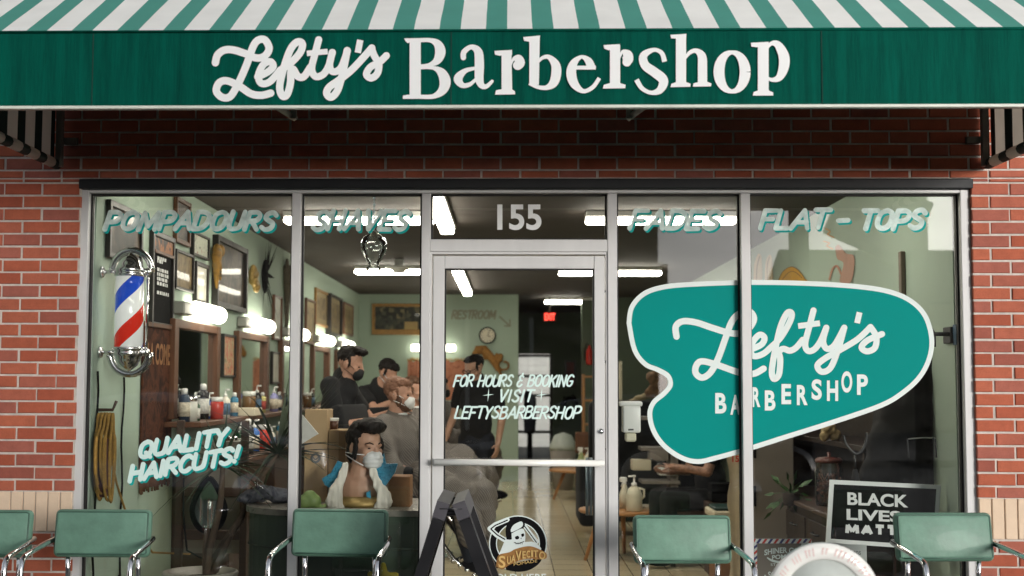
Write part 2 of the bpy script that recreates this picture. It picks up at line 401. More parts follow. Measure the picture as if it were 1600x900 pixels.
class MB:
    """collects shapes in world coordinates; build() links them as ONE mesh object"""
    def __init__(s): s.v, s.f, s.mi, s.sm = [], [], [], []
    def add(s, vs, fs, mi=0, smooth=False):
        o = len(s.v); s.v += [Vector(v) for v in vs]
        for f in fs:
            s.f.append([o + i for i in f]); s.mi.append(mi); s.sm.append(smooth)
        return s
    def box(s, x0, x1, y0, y1, z0, z1, bev=0.0, mi=0, rot=None, seg=1):
        c = Vector(((x0 + x1) / 2, (y0 + y1) / 2, (z0 + z1) / 2)); d = (abs(x1 - x0), abs(y1 - y0), abs(z1 - z0))
        bm = bmesh.new(); bmesh.ops.create_cube(bm, size=1.0)
        for v in bm.verts: v.co = Vector((v.co.x * d[0], v.co.y * d[1], v.co.z * d[2]))
        if bev:
            bmesh.ops.bevel(bm, geom=list(bm.edges), offset=min(bev, min(d) * .45), segments=seg, affect='EDGES', profile=0.5)
        bm.verts.index_update()
        vs = [((rot @ v.co) if rot else v.co) + c for v in bm.verts]
        s.add(vs, [[v.index for v in f.verts] for f in bm.faces], mi, seg > 1)
        bm.free(); return s
    def tube(s, pts, r, seg=10, mi=0, caps=True, flat=None):
        pts = [Vector(p) for p in pts]; n = len(pts)
        rs = r if isinstance(r, (list, tuple)) else [r] * n
        vs = []; prev = None
        for i, p in enumerate(pts):
            t = (pts[min(i + 1, n - 1)] - pts[max(i - 1, 0)])
            if t.length < 1e-9: t = Vector((0, 0, 1))
            t.normalize()
            if prev is None:
                a = Vector((0, 0, 1)) if abs(t.z) < .9 else Vector((1, 0, 0)); u = t.cross(a).normalized()
            else:
                u = prev - t * prev.dot(t)
                u = u.normalized() if u.length > 1e-6 else t.orthogonal().normalized()
            prev = u; w = t.cross(u)
            for k in range(seg):
                a = 2 * math.pi * k / seg
                vs.append(p + (u * math.cos(a) + w * math.sin(a)) * rs[i])
        fs = []
        for i in range(n - 1):
            for k in range(seg):
                a, b = i * seg + k, i * seg + (k + 1) % seg
                fs.append([a, b, b + seg, a + seg])
        if caps:
            fs.append(list(range(seg))[::-1]); fs.append([(n - 1) * seg + k for k in range(seg)])
        return s.add(vs, fs, mi, True)
    def lathe(s, prof, c, seg=24, mi=0, rot=None, smooth=True):
        vs, fs = [], []; c = Vector(c); n = len(prof)
        for r, z in prof:
            for k in range(seg):
                a = 2 * math.pi * k / seg
                p = Vector((r * math.cos(a), r * math.sin(a), z))
                vs.append(c + (rot @ p if rot else p))
        for i in range(n - 1):
            for k in range(seg):
                a, b = i * seg + k, i * seg + (k + 1) % seg
                fs.append([a, b, b + seg, a + seg])
        closed = abs(prof[0][0] - prof[-1][0]) < 1e-6 and abs(prof[0][1] - prof[-1][1]) < 1e-6
        if prof[0][0] > 1e-5 and not closed:
            fs.append(list(range(seg))[::-1])
            if prof[-1][0] > 1e-5: fs.append([(n - 1) * seg + k for k in range(seg)])
        return s.add(vs, fs, mi, smooth)
    def ell(s, c, rad, rot=None, mi=0, u=16, v=10):
        vs, fs = [], []; c = Vector(c)
        for i in range(v + 1):
            th = math.pi * i / v
            for k in range(u):
                ph = 2 * math.pi * k / u
                p = Vector((rad[0] * math.sin(th) * math.cos(ph), rad[1] * math.sin(th) * math.sin(ph), -rad[2] * math.cos(th)))
                vs.append(c + (rot @ p if rot else p))
        for i in range(v):
            for k in range(u):
                a, b = i * u + k, i * u + (k + 1) % u
                fs.append([a, b, b + u, a + u])
        return s.add(vs, fs, mi, True)
    def cone(s, a, b, ra, rb, mi=0, seg=14):           # rounded capsule between two joints
        a, b = Vector(a), Vector(b)
        s.tube([a, a.lerp(b, .5), b], [ra, (ra + rb) / 2, rb], seg, mi)
        s.ell(a, (ra, ra, ra), mi=mi, u=12, v=8); s.ell(b, (rb, rb, rb), mi=mi, u=12, v=8); return s
    def prism(s, poly, ext, mi=0):
        """closed slab: polygon (3d points) pushed along ext"""
        n = len(poly); ext = Vector(ext); p = [Vector(q) for q in poly]
        tris = tess(p)
        s.add(p + [q + ext for q in p], [t for t in tris] + [[i + n for i in t[::-1]] for t in tris] + [[i, i + n, (i + 1) % n + n, (i + 1) % n] for i in range(n)], mi)
        return s
    def sheet(s, poly, mi=0):
        p = [Vector(q) for q in poly]; return s.add(p, tess(p), mi)
    def build(s, name, mat, parent=None, label=None, cat=None, group=None, kind=None, weld=False):
        me = bpy.data.meshes.new(name)
        if parent is not None: o0 = ORG[parent.name]
        else:
            xs = [v.x for v in s.v]; ys = [v.y for v in s.v]; zs = [v.z for v in s.v]
            o0 = Vector(((min(xs) + max(xs)) / 2, (min(ys) + max(ys)) / 2, min(zs)))
        me.from_pydata([v - o0 for v in s.v], [], s.f)
        for m in (mat if isinstance(mat, (list, tuple)) else [mat]): me.materials.append(m)
        me.polygons.foreach_set('material_index', s.mi); me.polygons.foreach_set('use_smooth', s.sm)
        me.update()
        o = bpy.data.objects.new(name, me); COL.objects.link(o)
        if parent is not None: o.parent = parent
        else: o.location = o0
        ORG[o.name] = o0
        tag(o, label, cat, group, kind)
        return o

def tess(p):
    from mathutils.geometry import tessellate_polygon
    return [list(t) for t in tessellate_polygon([p])]

def tag(o, label=None, cat=None, group=None, kind=None):
    if label: o['label'] = label
    if cat: o['category'] = cat
    if group: o['group'] = group
    if kind: o['kind'] = kind
    return o

def thing(name, label, cat, loc, group=None):
    o = bpy.data.objects.new(name, None); COL.objects.link(o)
    o.empty_display_size = .1
    o.location = loc; ORG[o.name] = Vector(loc)
    return tag(o, label, cat, group)

def copy_thing(o, parent=None):
    c = o.copy(); COL.objects.link(c)
    if parent is not None: c.parent = parent
    for ch in list(o.children): copy_thing(ch, c)
    return c

def remesh(mb, voxel, smooth=4, disp=None):
    """fuse overlapping closed shapes into one continuous surface"""
    me = bpy.data.meshes.new('tmp'); me.from_pydata(mb.v, [], mb.f); me.update()
    bm = bmesh.new(); bm.from_mesh(me); bmesh.ops.recalc_face_normals(bm, faces=bm.faces); bm.to_mesh(me); bm.free()
    o = bpy.data.objects.new('tmp', me); COL.objects.link(o)
    r = o.modifiers.new('r', 'REMESH'); r.mode = 'VOXEL'; r.voxel_size = voxel
    if smooth:
        k = o.modifiers.new('s', 'SMOOTH'); k.iterations = smooth; k.factor = .5
    dg = bpy.context.evaluated_depsgraph_get(); ev = o.evaluated_get(dg); m2 = ev.to_mesh()
    out = MB(); vs = [v.co.copy() for v in m2.vertices]
    if disp:
        nm = [v.normal.copy() for v in m2.vertices]
        vs = [p + nn * disp(p) for p, nn in zip(vs, nm)]
    out.add(vs, [list(p.vertices) for p in m2.polygons], 0, True)
    ev.to_mesh_clear(); bpy.data.objects.remove(o); bpy.data.meshes.remove(me)
    return out

from mathutils import noise as mnoise
def wrinkle(amp, f, sx=1, sy=1, sz=1):
    return lambda p: amp * mnoise.noise(Vector((p.x * f * sx, p.y * f * sy, p.z * f * sz)))

# ------------------------------------------------------------------ lettering
def catmull(pts, k=6):
    if len(pts) < 3: return [tuple(p) for p in pts]
    out = []; n = len(pts)
    for i in range(n - 1):
        p0, p1, p2, p3 = pts[max(i - 1, 0)], pts[i], pts[i + 1], pts[min(i + 2, n - 1)]
        for j in range(k):
            t = j / k
            out.append(tuple(.5 * ((2 * b) + (-a + c) * t + (2 * a - 5 * b + 4 * c - d) * t * t + (-a + 3 * b - 3 * c + d) * t ** 3) for a, b, c, d in zip(p0, p1, p2, p3)))
    out.append(tuple(pts[-1])); return out

class Ink:
    """brush strokes and filled shapes on a plane; every stroke lies a hair proud of the last"""
    def __init__(s, plane, nrm=(0, -1, 0), step=0.00006, base=0.0):
        s.pl, s.n, s.step, s.k, s.mb, s.base = plane, Vector(nrm), step, 0, MB(), base
    def P(s, u, v, t=0.0): return s.pl(u, v) + s.n * (s.base + (s.k + t) * s.step)
    def stroke(s, pts, w=None, smooth=True, cap='round', mi=0, k=6):
        if w is not None: pts = [(p[0], p[1], w) for p in pts]
        if smooth: pts = catmull(pts, k)
        n = len(pts); L, Rr = [], []
        for i, (x, y, wd) in enumerate(pts):
            a, b = pts[max(i - 1, 0)], pts[min(i + 1, n - 1)]
            dx, dy = b[0] - a[0], b[1] - a[1]; d = math.hypot(dx, dy) or 1
            nx, ny = -dy / d, dx / d
            L.append((x + nx * wd / 2, y + ny * wd / 2)); Rr.append((x - nx * wd / 2, y - ny * wd / 2))
        vs = [s.P(*p, .92 * i / n) for i, p in enumerate(L)] + [s.P(*p, .92 * i / n) for i, p in enumerate(Rr)]
        s.mb.add(vs, [[i, i + 1, n + i + 1, n + i] for i in range(n - 1)], mi)
        if cap == 'round':
            for e, (x, y, wd), q in ((0, pts[0], pts[1]), (1, pts[-1], pts[-2])):
                a0 = math.atan2(y - q[1], x - q[0])
                fan = [s.P(x, y, .92 * e)] + [s.P(x + math.cos(a0 + t) * wd / 2, y + math.sin(a0 + t) * wd / 2, .92 * e) for t in [math.pi * (j / 8 - .5) for j in range(9)]]
                s.mb.add(fan, [[0, j + 1, j + 2] for j in range(8)], mi)
        s.k += 1
    def fill(s, poly, smooth=False, mi=0, k=6):
        if smooth: poly = catmull(list(poly) + [poly[0]], k)[:-1]
        s.mb.sheet([s.P(*p) for p in poly], mi); s.k += 1
    def ring(s, c, ro, ri, mi=0, seg=40, a0=0, a1=2 * math.pi, sy=1.0):
        A = [a0 + (a1 - a0) * i / seg for i in range(seg + 1)]
        vs = [s.P(c[0] + ro * math.cos(a), c[1] + ro * sy * math.sin(a)) for a in A] + [s.P(c[0] + ri * math.cos(a), c[1] + ri * sy * math.sin(a)) for a in A]
        s.mb.add(vs, [[i, i + 1, seg + 2 + i, seg + 1 + i] for i in range(seg)], mi); s.k += 1

# single-stroke capitals on a unit box; '~' marks a curved stroke
G = {
 'A': (.78, ['-0,0 .40,1 .74,0', '-.14,.34 .64,.34']),
 'B': (.68, ['-0,0 0,1', '~0,1 .38,1 .54,.80 .40,.56 0,.54', '~0,.54 .42,.54 .62,.30 .44,.02 0,0']),
 'C': (.70, ['~.62,.84 .44,1 .16,.90 .02,.52 .12,.12 .40,0 .62,.14']),
 'D': (.72, ['-0,0 0,1', '~0,1 .34,.98 .62,.78 .64,.36 .40,.04 0,0']),
 'E': (.60, ['-.54,1 0,1 0,0 .54,0', '-0,.52 .44,.52']),
 'F': (.58, ['-.56,1 0,1 0,0', '-0,.52 .44,.52']),
 'G': (.74, ['~.62,.86 .42,1 .16,.90 .02,.52 .12,.12 .42,0 .62,.16 .64,.44', '-.64,.44 .38,.44']),
 'H': (.72, ['-0,0 0,1', '-.62,0 .62,1', '-0,.5 .62,.5']),
 'I': (.22, ['-.06,0 .06,1']),
 'J': (.5, ['~.42,1 .42,.2 .2,0 .0,.16']),
 'K': (.68, ['-0,0 0,1', '-.58,1 .04,.46', '-.2,.6 .60,0']),
 'L': (.56, ['-0,1 0,0 .52,0']),
 'M': (.92, ['-0,0 .06,1 .42,.2 .78,1 .84,0']),
 'N': (.74, ['-0,0 0,1 .62,0 .62,1']),
 'O': (.76, ['~.36,1 .10,.86 .02,.50 .10,.14 .36,0 .60,.14 .68,.50 .60,.86 .36,1']),
 'P': (.66, ['-0,0 0,1', '~0,1 .40,1 .60,.78 .46,.48 0,.42']),
 'Q': (.78, ['~.36,1 .10,.86 .02,.50 .10,.14 .36,0 .60,.14 .68,.50 .60,.86 .36,1', '-.40,.26 .70,-.06']),
 'R': (.68, ['-0,0 0,1', '~0,1 .40,1 .58,.78 .44,.52 0,.48', '-.24,.48 .62,0']),
 'S': (.64, ['~.56,.84 .38,1 .12,.92 .08,.68 .30,.52 .52,.36 .50,.10 .24,0 .0,.14']),
 'T': (.66, ['-0,1 .66,1', '-.33,1 .33,0']),
 'U': (.72, ['~0,1 0,.30 .14,.02 .36,0 .56,.08 .62,.34 .62,1']),
 'V': (.72, ['-0,1 .32,0 .68,1']),
 'W': (1.0, ['-0,1 .2,0 .48,.8 .74,0 .96,1']),
 'X': (.66, ['-0,0 .6,1', '-0,1 .6,0']),
 'Y': (.68, ['-0,1 .30,.48 .62,1', '-.30,.48 .26,0']),
 'Z': (.62, ['-0,1 .56,1 0,0 .58,0']),
 '!': (.26, ['-.14,1 .08,.34', '-.04,.06 .04,.04']),
 '&': (.66, ['~.50,.86 .30,.98 .12,.82 .26,.56 .42,.52', '~.26,.54 .04,.36 .06,.06 .34,-.02 .56,.16', '-.34,1.16 .32,1.02']),
 '-': (.44, ['-.06,.46 .34,.50']),
 '+': (.60, ['-.3,.95 .26,.05', '-0,.48 .56,.52']),
 '.': (.2, ['-.04,.02 .06,.02']), "'": (.2, ['-.1,1 .06,.78']),
 '1': (.40, ['-.0,.82 .26,1 .26,0']),
 '5': (.64, ['-.54,1 .06,1 .04,.56', '~.04,.56 .36,.64 .56,.40 .44,.04 .16,.0 .0,.12']),
 ' ': (.40, []),
}
def glyph_pts(s):
    return s[0] == '~', [tuple(float(q) for q in p.split(',')) for p in s[1:].split()]

def write(ink, text, x0, x1, ybase, h, w, slant=.22, rise=0.0, jit=.03, off=(0, 0), mi=0, smooth_all=True, cap='round', gap=.16):
    """brush capitals from x0 to x1 on the baseline (pixel plane: y down); rise: px the baseline climbs per px"""
    rnd = random.Random(hash_str(text))
    tot = sum(G[c][0] + gap for c in text) - gap
    k = (x1 - x0 - slant * h) / tot
    x = x0
    for c in text:
        adv, strokes = G[c]
        dy = rnd.uniform(-jit, jit) * h
        for st in strokes:
            cur, pts = glyph_pts(st)
            q = []
            for (a, b) in pts:
                px = x + a * k + slant * h * b; py = ybase - b * h + dy - (px - x0) * rise
                q.append((px + off[0], py + off[1], w * rnd.uniform(.92, 1.08)))
            if cur: ink.stroke(q, smooth=True, cap=cap, mi=mi, k=5)
            else:
                for qa, qb in zip(q, q[1:]): ink.stroke([qa, qb], smooth=False, cap=cap, mi=mi)
        x += (adv + gap) * k

def hash_str(t): return sum((i + 1) * ord(c) for i, c in enumerate(t))

def type_mesh(text, bold=0.0, size=1.0, spacing=1.0):
    cu = bpy.data.curves.new('type', 'FONT'); cu.body = text; cu.size = size; cu.offset = bold; cu.align_x = 'LEFT'; cu.space_character = spacing
    cu.resolution_u = 6
    o = bpy.data.objects.new('type', cu); COL.objects.link(o)
    dg = bpy.context.evaluated_depsgraph_get(); ev = o.evaluated_get(dg); me = ev.to_mesh()
    vs = [v.co.copy() for v in me.vertices]; fs = [list(p.vertices) for p in me.polygons]
    ev.to_mesh_clear(); bpy.data.objects.remove(o); bpy.data.curves.remove(cu)
    return vs, fs

def type_fit(mb, text, plane, x0, x1, y0, y1, nrm=(0, -1, 0), push=0.0, bold=.02, mi=0, shear=0.0, spacing=1.0):
    """set type into the box x0..x1, y0 (top)..y1 (bottom) of a plane whose v runs downward"""
    vs, fs = type_mesh(text, bold, 1.0, spacing)
    if not vs: return
    ax, bx = min(v.x for v in vs), max(v.x for v in vs); ay, by = min(v.y for v in vs), max(v.y for v in vs)
    n = Vector(nrm) * push
    out = []
    for v in vs:
        u = x0 + (v.x - ax) / (bx - ax) * (x1 - x0); w = y1 - (v.y - ay) / (by - ay) * (y1 - y0)
        out.append(plane(u + shear * (y1 - w), w) + n)
    mb.add(out, fs, mi)

# ------------------------------------------------------------------ people
def fingers(mb, wrist, dirv, palm_n, side, r=.0085, curl=.5, scale=1.0):
    """palm with four unequal bent fingers and a thumb; dirv: along the hand, palm_n: out of the palm, side: thumb side"""
    d, nrm = Vector(dirv).normalized(), Vector(palm_n).normalized(); s = Vector(side).normalized(); w = Vector(wrist); k = scale
    rot = Matrix((s, nrm, d)).transposed()
    mb.ell(w + d * .045 * k, (.040 * k, .017 * k, .052 * k), rot)
    for i, (o, ln) in enumerate(((.028, .070), (.010, .078), (-.009, .072), (-.027, .056))):
        b = w + d * .082 * k + s * o * k
        p1 = b + (d * math.cos(curl * .5) + nrm * math.sin(curl * .5)) * ln * .45 * k
        p2 = p1 + (d * math.cos(curl * 1.2) + nrm * math.sin(curl * 1.2)) * ln * .32 * k
        p3 = p2 + (d * math.cos(curl * 1.9) + nrm * math.sin(curl * 1.9)) * ln * .26 * k
        mb.tube([b - d * .03 * k, b, p1, p2, p3], [r * k, r * k, r * k * .95, r * k * .88, r * k * .7], 8)
        mb.ell(p3, (r * .7 * k,) * 3, u=8, v=6)
    t0 = w + d * .022 * k + s * .028 * k
    t1 = t0 + (s * .8 + d * .6 + nrm * .3).normalized() * .034 * k; t2 = t1 + (d * .9 + s * .25 + nrm * .4).normalized() * .030 * k
    mb.tube([t0 - s * .015 * k, t0, t1, t2], [.012 * k, .012 * k, .0105 * k, .008 * k], 8); mb.ell(t2, (.008 * k,) * 3, u=8, v=6)

def head_shape(mb, c, rot, k=1.0):
    """cranium, jaw, brow, nose, lips, ears; local +Y is the face"""
    def P(x, y, z): return c + rot @ Vector((x * k, y * k, z * k))
    def e(x, y, z, a, b, d): mb.ell(P(x, y, z), (a * k, b * k, d * k), rot)
    e(0, -.012, .035, .077, .094, .088)
    e(0, .030, -.030, .062, .066, .080)
    e(0, .052, -.078, .036, .034, .030)
    e(0, .076, .018, .052, .018, .014)
    e(.040, .058, -.018, .022, .026, .022); e(-.040, .058, -.018, .022, .026, .022)
    mb.tube([P(0, .084, .016), P(0, .106, -.022), P(0, .094, -.032)], [.010 * k, .015 * k, .011 * k], 8)
    e(.012, .094, -.028, .009, .010, .008); e(-.012, .094, -.028, .009, .010, .008)
    e(0, .088, -.054, .022, .010, .007); e(0, .086, -.064, .019, .010, .007)
    for sgn in (-1, 1):
        e(sgn * .079, -.008, -.008, .009, .020, .031)

def figure(name, label, x, y, heading, H=1.78, J=None, head_pitch=0, head_yaw=0, head_roll=0, skin=None, shirt=None, trousers=None,
           hair=None, mask=None, sleeve='short', glasses=False, beard=None, cap=False, hairstyle='quiff', base_z=0.0, hands=True, group=None):
    """one person; J overrides joints, given as (right, forward, up) in metres for a 1.78 m figure"""
    f = Vector((math.cos(heading), math.sin(heading), 0)); r = Vector((math.sin(heading), -math.cos(heading), 0)); up = Vector((0, 0, 1))
    o = Vector((x, y, base_z)); s = H / 1.78
    j = dict(pelvis=(0, 0, .95), belly=(0, .01, 1.10), chest=(0, .0, 1.30), neck=(0, -.005, 1.50), head=(0, .03, 1.632),
             shR=(.185, -.01, 1.455), shL=(-.185, -.01, 1.455), elR=(.25, -.02, 1.15), elL=(-.25, -.02, 1.15), wrR=(.26, .09, .91), wrL=(-.26, .09, .91),
             hiR=(.095, 0, .93), hiL=(-.095, 0, .93), knR=(.11, .03, .50), knL=(-.11, .03, .50), anR=(.11, -.02, .08), anL=(-.11, -.02, .08))
    if J: j.update(J)
    W = {k: o + (r * v[0] + f * v[1] + up * v[2]) * s for k, v in j.items()}
    root = thing(name, label, 'person', (x, y, base_z), group)
    body_rot = Matrix((r, f, up)).transposed()
    hrot = body_rot @ Matrix.Rotation(head_yaw, 3, 'Z') @ Matrix.Rotation(head_pitch, 3, 'X') @ Matrix.Rotation(head_roll, 3, 'Y')
    hc = W['head']
    b = MB()
    b.ell(W['pelvis'], (.160 * s, .115 * s, .13 * s), body_rot)
    b.ell(W['belly'], (.145 * s, .108 * s, .17 * s), body_rot)
    b.ell(W['chest'], (.165 * s, .112 * s, .19 * s), body_rot)
    b.cone(W['shR'], W['shL'], .060 * s, .060 * s)
    b.cone(W['neck'] - up * .09 * s, W['neck'] + (hc - W['neck']) * .45, .082 * s, .062 * s)
    for S in 'RL':
        b.cone(W['sh' + S], W['el' + S], .052 * s, .041 * s); b.cone(W['el' + S], W['wr' + S], .041 * s, .028 * s)
        b.cone(W['hi' + S], W['kn' + S], .082 * s, .056 * s); b.cone(W['kn' + S], W['an' + S], .054 * s, .038 * s)
        b.ell(W['an' + S] + f * .06 * s - up * .035 * s, (.045 * s, .12 * s, .04 * s), body_rot)
        if hands:
            d = (W['wr' + S] - W['el' + S]).normalized()
            inner = (-r if S == 'R' else r)
            thumb = (f - d * f.dot(d)); thumb = thumb.normalized() if thumb.length > .3 else up
            pn = d.cross(thumb); pn = pn if pn.dot(inner) > 0 else -pn
            fingers(b, W['wr' + S], d, pn, thumb, curl=.55, scale=s)
    head_shape(b, hc, hrot, s)
    remesh(b, .0085, 3).build('body', skin or SKIN, root)
    def P(a, bb, c): return hc + hrot @ Vector((a * s, bb * s, c * s))
    # eyes
    for sg in (-1, 1): MB().ell(P(sg * .032, .079, .004), (.012 * s, .007 * s, .006 * s), hrot).build('eye', NEARBLACK, root)
    if hair:
        h = MB()
        h.ell(P(0, -.028, .056), (.081 * s, .092 * s, .084 * s), hrot)
        if hairstyle == 'quiff':
            h.ell(P(0, .030, .112), (.066 * s, .062 * s, .036 * s), hrot); h.ell(P(.01, .072, .112), (.05 * s, .032 * s, .030 * s), hrot)
        elif hairstyle == 'slick':
            h.ell(P(0, .012, .100), (.070 * s, .070 * s, .036 * s), hrot)
        elif hairstyle == 'crop':
            h.ell(P(0, .016, .088), (.072 * s, .070 * s, .038 * s), hrot)
        for sg in (-1, 1): h.ell(P(sg * .074, .014, .016), (.008 * s, .014 * s, .034 * s), hrot)
        remesh(h, .0055, 1, lambda p: .006 * mnoise.noise(p * 75) + .007 * mnoise.noise(p * 30)).build('hair', hair, root)
    if beard:
        q = MB(); q.ell(P(0, .046, -.074), (.058 * s, .054 * s, .046 * s), hrot)
        for sg in (-1, 1): q.ell(P(sg * .064, .020, -.040), (.012 * s, .026 * s, .042 * s), hrot)
        remesh(q, .007, 2, wrinkle(.004, 70)).build('beard', beard, root)
    if mask:
        q = MB(); q.ell(P(0, .072, -.050), (.056 * s, .046 * s, .052 * s), hrot); q.ell(P(0, .098, -.030), (.022 * s, .022 * s, .026 * s), hrot)
        q = remesh(q, .006, 3)
        for sg in (-1, 1):
            q.tube([P(sg * .050, .070, -.026), P(sg * .074, .030, -.002), P(sg * .084, -.014, .010)], .0022 * s, 6)
            q.tube([P(sg * .050, .066, -.072), P(sg * .074, .030, -.050), P(sg * .084, -.014, -.034)], .0022 * s, 6)
        q.build('face_mask', mask, root)
    if glasses:
        q = MB()
        for sg in (-1, 1):
            ring = [P(sg * .034 + .025 * math.cos(a), .100, .004 + .020 * math.sin(a)) for a in [2 * math.pi * i / 14 for i in range(15)]]
            q.tube(ring, .0028 * s, 6, caps=False); q.tube([P(sg * .058, .098, .008), P(sg * .084, -.01, .014)], .0025 * s, 6)
        q.tube([P(-.010, .102, .008), P(.010, .102, .008)], .0025 * s, 6)
        q.build('glasses', NEARBLACK, root)
    if shirt:
        q = MB(); g = .013
        q.ell(W['belly'] - up * .02, ((.158 + g) * s, (.112 + g) * s, .20 * s), body_rot)
        q.ell(W['chest'], ((.168 + g) * s, (.112 + g) * s, .195 * s), body_rot)
        q.ell(W['pelvis'], ((.164 + g) * s, (.118 + g) * s, .13 * s), body_rot)
        q.cone(W['shR'] + up * .004, W['shL'] + up * .004, (.056 + g) * s, (.056 + g) * s)
        q.cone(W['neck'] - up * .075 * s, W['neck'] + up * .036 * s, (.122) * s, .073 * s)
        for S in 'RL':
            e = W['sh' + S].lerp(W['el' + S], .62) if sleeve == 'short' else W['el' + S]
            q.cone(W['sh' + S], e, (.055 + g) * s, (.050 + g) * s)
            if sleeve == 'long': q.cone(W['el' + S], W['el' + S].lerp(W['wr' + S], .9), (.046 + g) * s, (.034 + g) * s)
        remesh(q, .011, 9, wrinkle(.010, 11, 1, 1, .6)).build('shirt', shirt, root)
    if trousers:
        q = MB(); g = .012
        q.ell(W['pelvis'] - up * .02, ((.162 + g) * s, (.118 + g) * s, .13 * s), body_rot)
        for S in 'RL':
            q.cone(W['hi' + S], W['kn' + S], (.088 + g) * s, (.062 + g) * s); q.cone(W['kn' + S], W['an' + S] + up * .03, (.060 + g) * s, (.050 + g) * s)
        remesh(q, .012, 3, wrinkle(.006, 13, 1, 1, .6)).build('trousers', trousers, root)
        q = MB()
        for S in 'RL': q.ell(W['an' + S] + f * .055 * s - up * .032 * s, (.052 * s, .135 * s, .05 * s), body_rot)
        q.build('shoes', NEARBLACK, root)
    return root, W, P

# ================================================================== SETTING: ground and street
MB().box(-14, 14, -3.4, .10, -.2, 0).build('sidewalk', M('concrete', (84, 82, 79), .9, var=.12, scale=4, bump=.3), kind='structure')
MB().box(-60, 60, -60, -3.4, -.5, -.13).build('road', M('asphalt', (52, 52, 54), .9, var=.2, scale=30, bump=.4), kind='structure')
MB().box(-60, 60, -60, -19, -.13, .0).build('far_sidewalk', MATS['concrete'], kind='structure')

XL, XR, YB, ZC = -2.30, 2.42, 12.9, 2.84       # shop interior: left wall, right wall, back wall, ceiling
HX, HY = 0.15, 18.0                            # the passage beyond the back wall
YW, YF, YG = -0.025, 0.0, 0.060                # brick face, frame face, glass
FLOORMAT = tile_floor_mat()
MB().box(XL - .02, XR + .02, .12, HY + .02, -.05, .002).build('floor', FLOORMAT, kind='structure')
MB().box(XL - .02, XR + .02, .13, HY + .02, ZC, ZC + .12).build('ceiling', CEIL, kind='structure')
MB().box(-40, 40, HY + .3, HY + 40, -.6, -.02).build('back_lot', MATS['asphalt'], kind='structure')

# ================================================================== the shop building
zpx = lambda py, Y=YW, px=790: at(px, py, Y).z
PIER_L = at(122, 450, YW).x
PIER_R = at(1521, 450, YW).x
ZLINT0, ZLINT1 = zpx(294.5), zpx(278.5)
shop = thing('shop_building', 'red brick shop front with cream soldier course and dark lintel over the glazing', 'building', (0, .1, 0))
zj = zpx(305.5, YW, 60); hc = (zpx(305.5, YW, 60) - zpx(749.5, YW, 60)) / 22      # course height from the joints of the left pier
lb = (at(96, 275, YW).x - at(37, 275, YW).x); xb = at(37, 275, YW).x             # brick length and joint phase
zs1, zs0 = zj - 23 * hc + .0, zj - 26 * hc                                       # cream soldier band
JT = .0108
bk = MB()
def brick(mb, x0, x1, z0, z1, d=.012):
    if x1 - x0 < .012 or z1 - z0 < .012: return
    b = .0035; y = YW + random.uniform(-.003, .003); y1 = YW + .05
    jx = random.uniform(-.0022, .0022); jz = random.uniform(-.0014, .0014)
    x0 += jx; x1 += jx; z0 += jz; z1 += jz
    vs = [(x0, y1, z0), (x1, y1, z0), (x1, y1, z1), (x0, y1, z1), (x0, y + b, z0), (x1, y + b, z0), (x1, y + b, z1), (x0, y + b, z1),
          (x0 + b, y, z0 + b), (x1 - b, y, z0 + b), (x1 - b, y, z1 - b), (x0 + b, y, z1 - b)]
    fs = [[8, 9, 10, 11], [4, 5, 9, 8], [5, 6, 10, 9], [6, 7, 11, 10], [7, 4, 8, 11], [0, 1, 5, 4], [1, 2, 6, 5], [2, 3, 7, 6], [3, 0, 4, 7]]
    mb.add(vs, fs)
def lay(x0, x1, z0, z1):
    k0 = int(math.floor((z0 - zj) / hc)) - 1; k1 = int(math.ceil((z1 - zj) / hc)) + 1
    for k in range(k0, k1):
        a, b = zj + k * hc + JT / 2, zj + (k + 1) * hc - JT / 2
        a, b = max(a, z0), min(b, z1)
        if b - a < .015: continue
        ph = xb if k % 2 == 1 else xb + lb / 2
        i0 = int(math.floor((x0 - ph) / lb)) - 1; i1 = int(math.ceil((x1 - ph) / lb)) + 1
        for i in range(i0, i1):
            c, d = max(ph + i * lb + JT / 2, x0), min(ph + (i + 1) * lb - JT / 2, x1)
            brick(bk, c, d, a, b)
XO = 4.4
lay(-XO, XO, ZLINT1 + .004, 4.3)
for (a, b) in ((-XO, PIER_L), (PIER_R, XO)):
    lay(a, b, zs1 + JT, ZLINT1 - .004); lay(a, b, .0, zs0 - JT / 2)
bk.build('brickwork', BRICK, shop)
mo = MB()
mo.box(-XO, XO, YW + .007, .3, ZLINT1, 4.3)
mo.box(-XO, PIER_L - .002, YW + .007, .3, -.02, ZLINT1); mo.box(PIER_R + .002, XO, YW + .007, .3, -.02, ZLINT1)
mo.build('mortar_backing', MORTAR, shop)
sw = .0672
for (a, b) in ((-XO, PIER_L), (PIER_R, XO)):
    x = b if a < 0 else a; sc_ = MB()
    for i in range(60):
        x0, x1 = (x - (i + 1) * sw, x - i * sw) if a < 0 else (x + i * sw, x + (i + 1) * sw)
        if x0 < a - .001 or x1 > b + .001: break
        sc_.box(x0 + .003, x1 - .003, YW - .004, YW + .05, zs0 + JT / 2, zs1 + JT / 2, .003)
    sc_.build('soldier_course', CREAMBRICK, shop)
MB().box(PIER_L - .012, PIER_R + .012, -.028, .25, ZLINT0, ZLINT1 - .003, .004).build('lintel', LINTEL, shop)
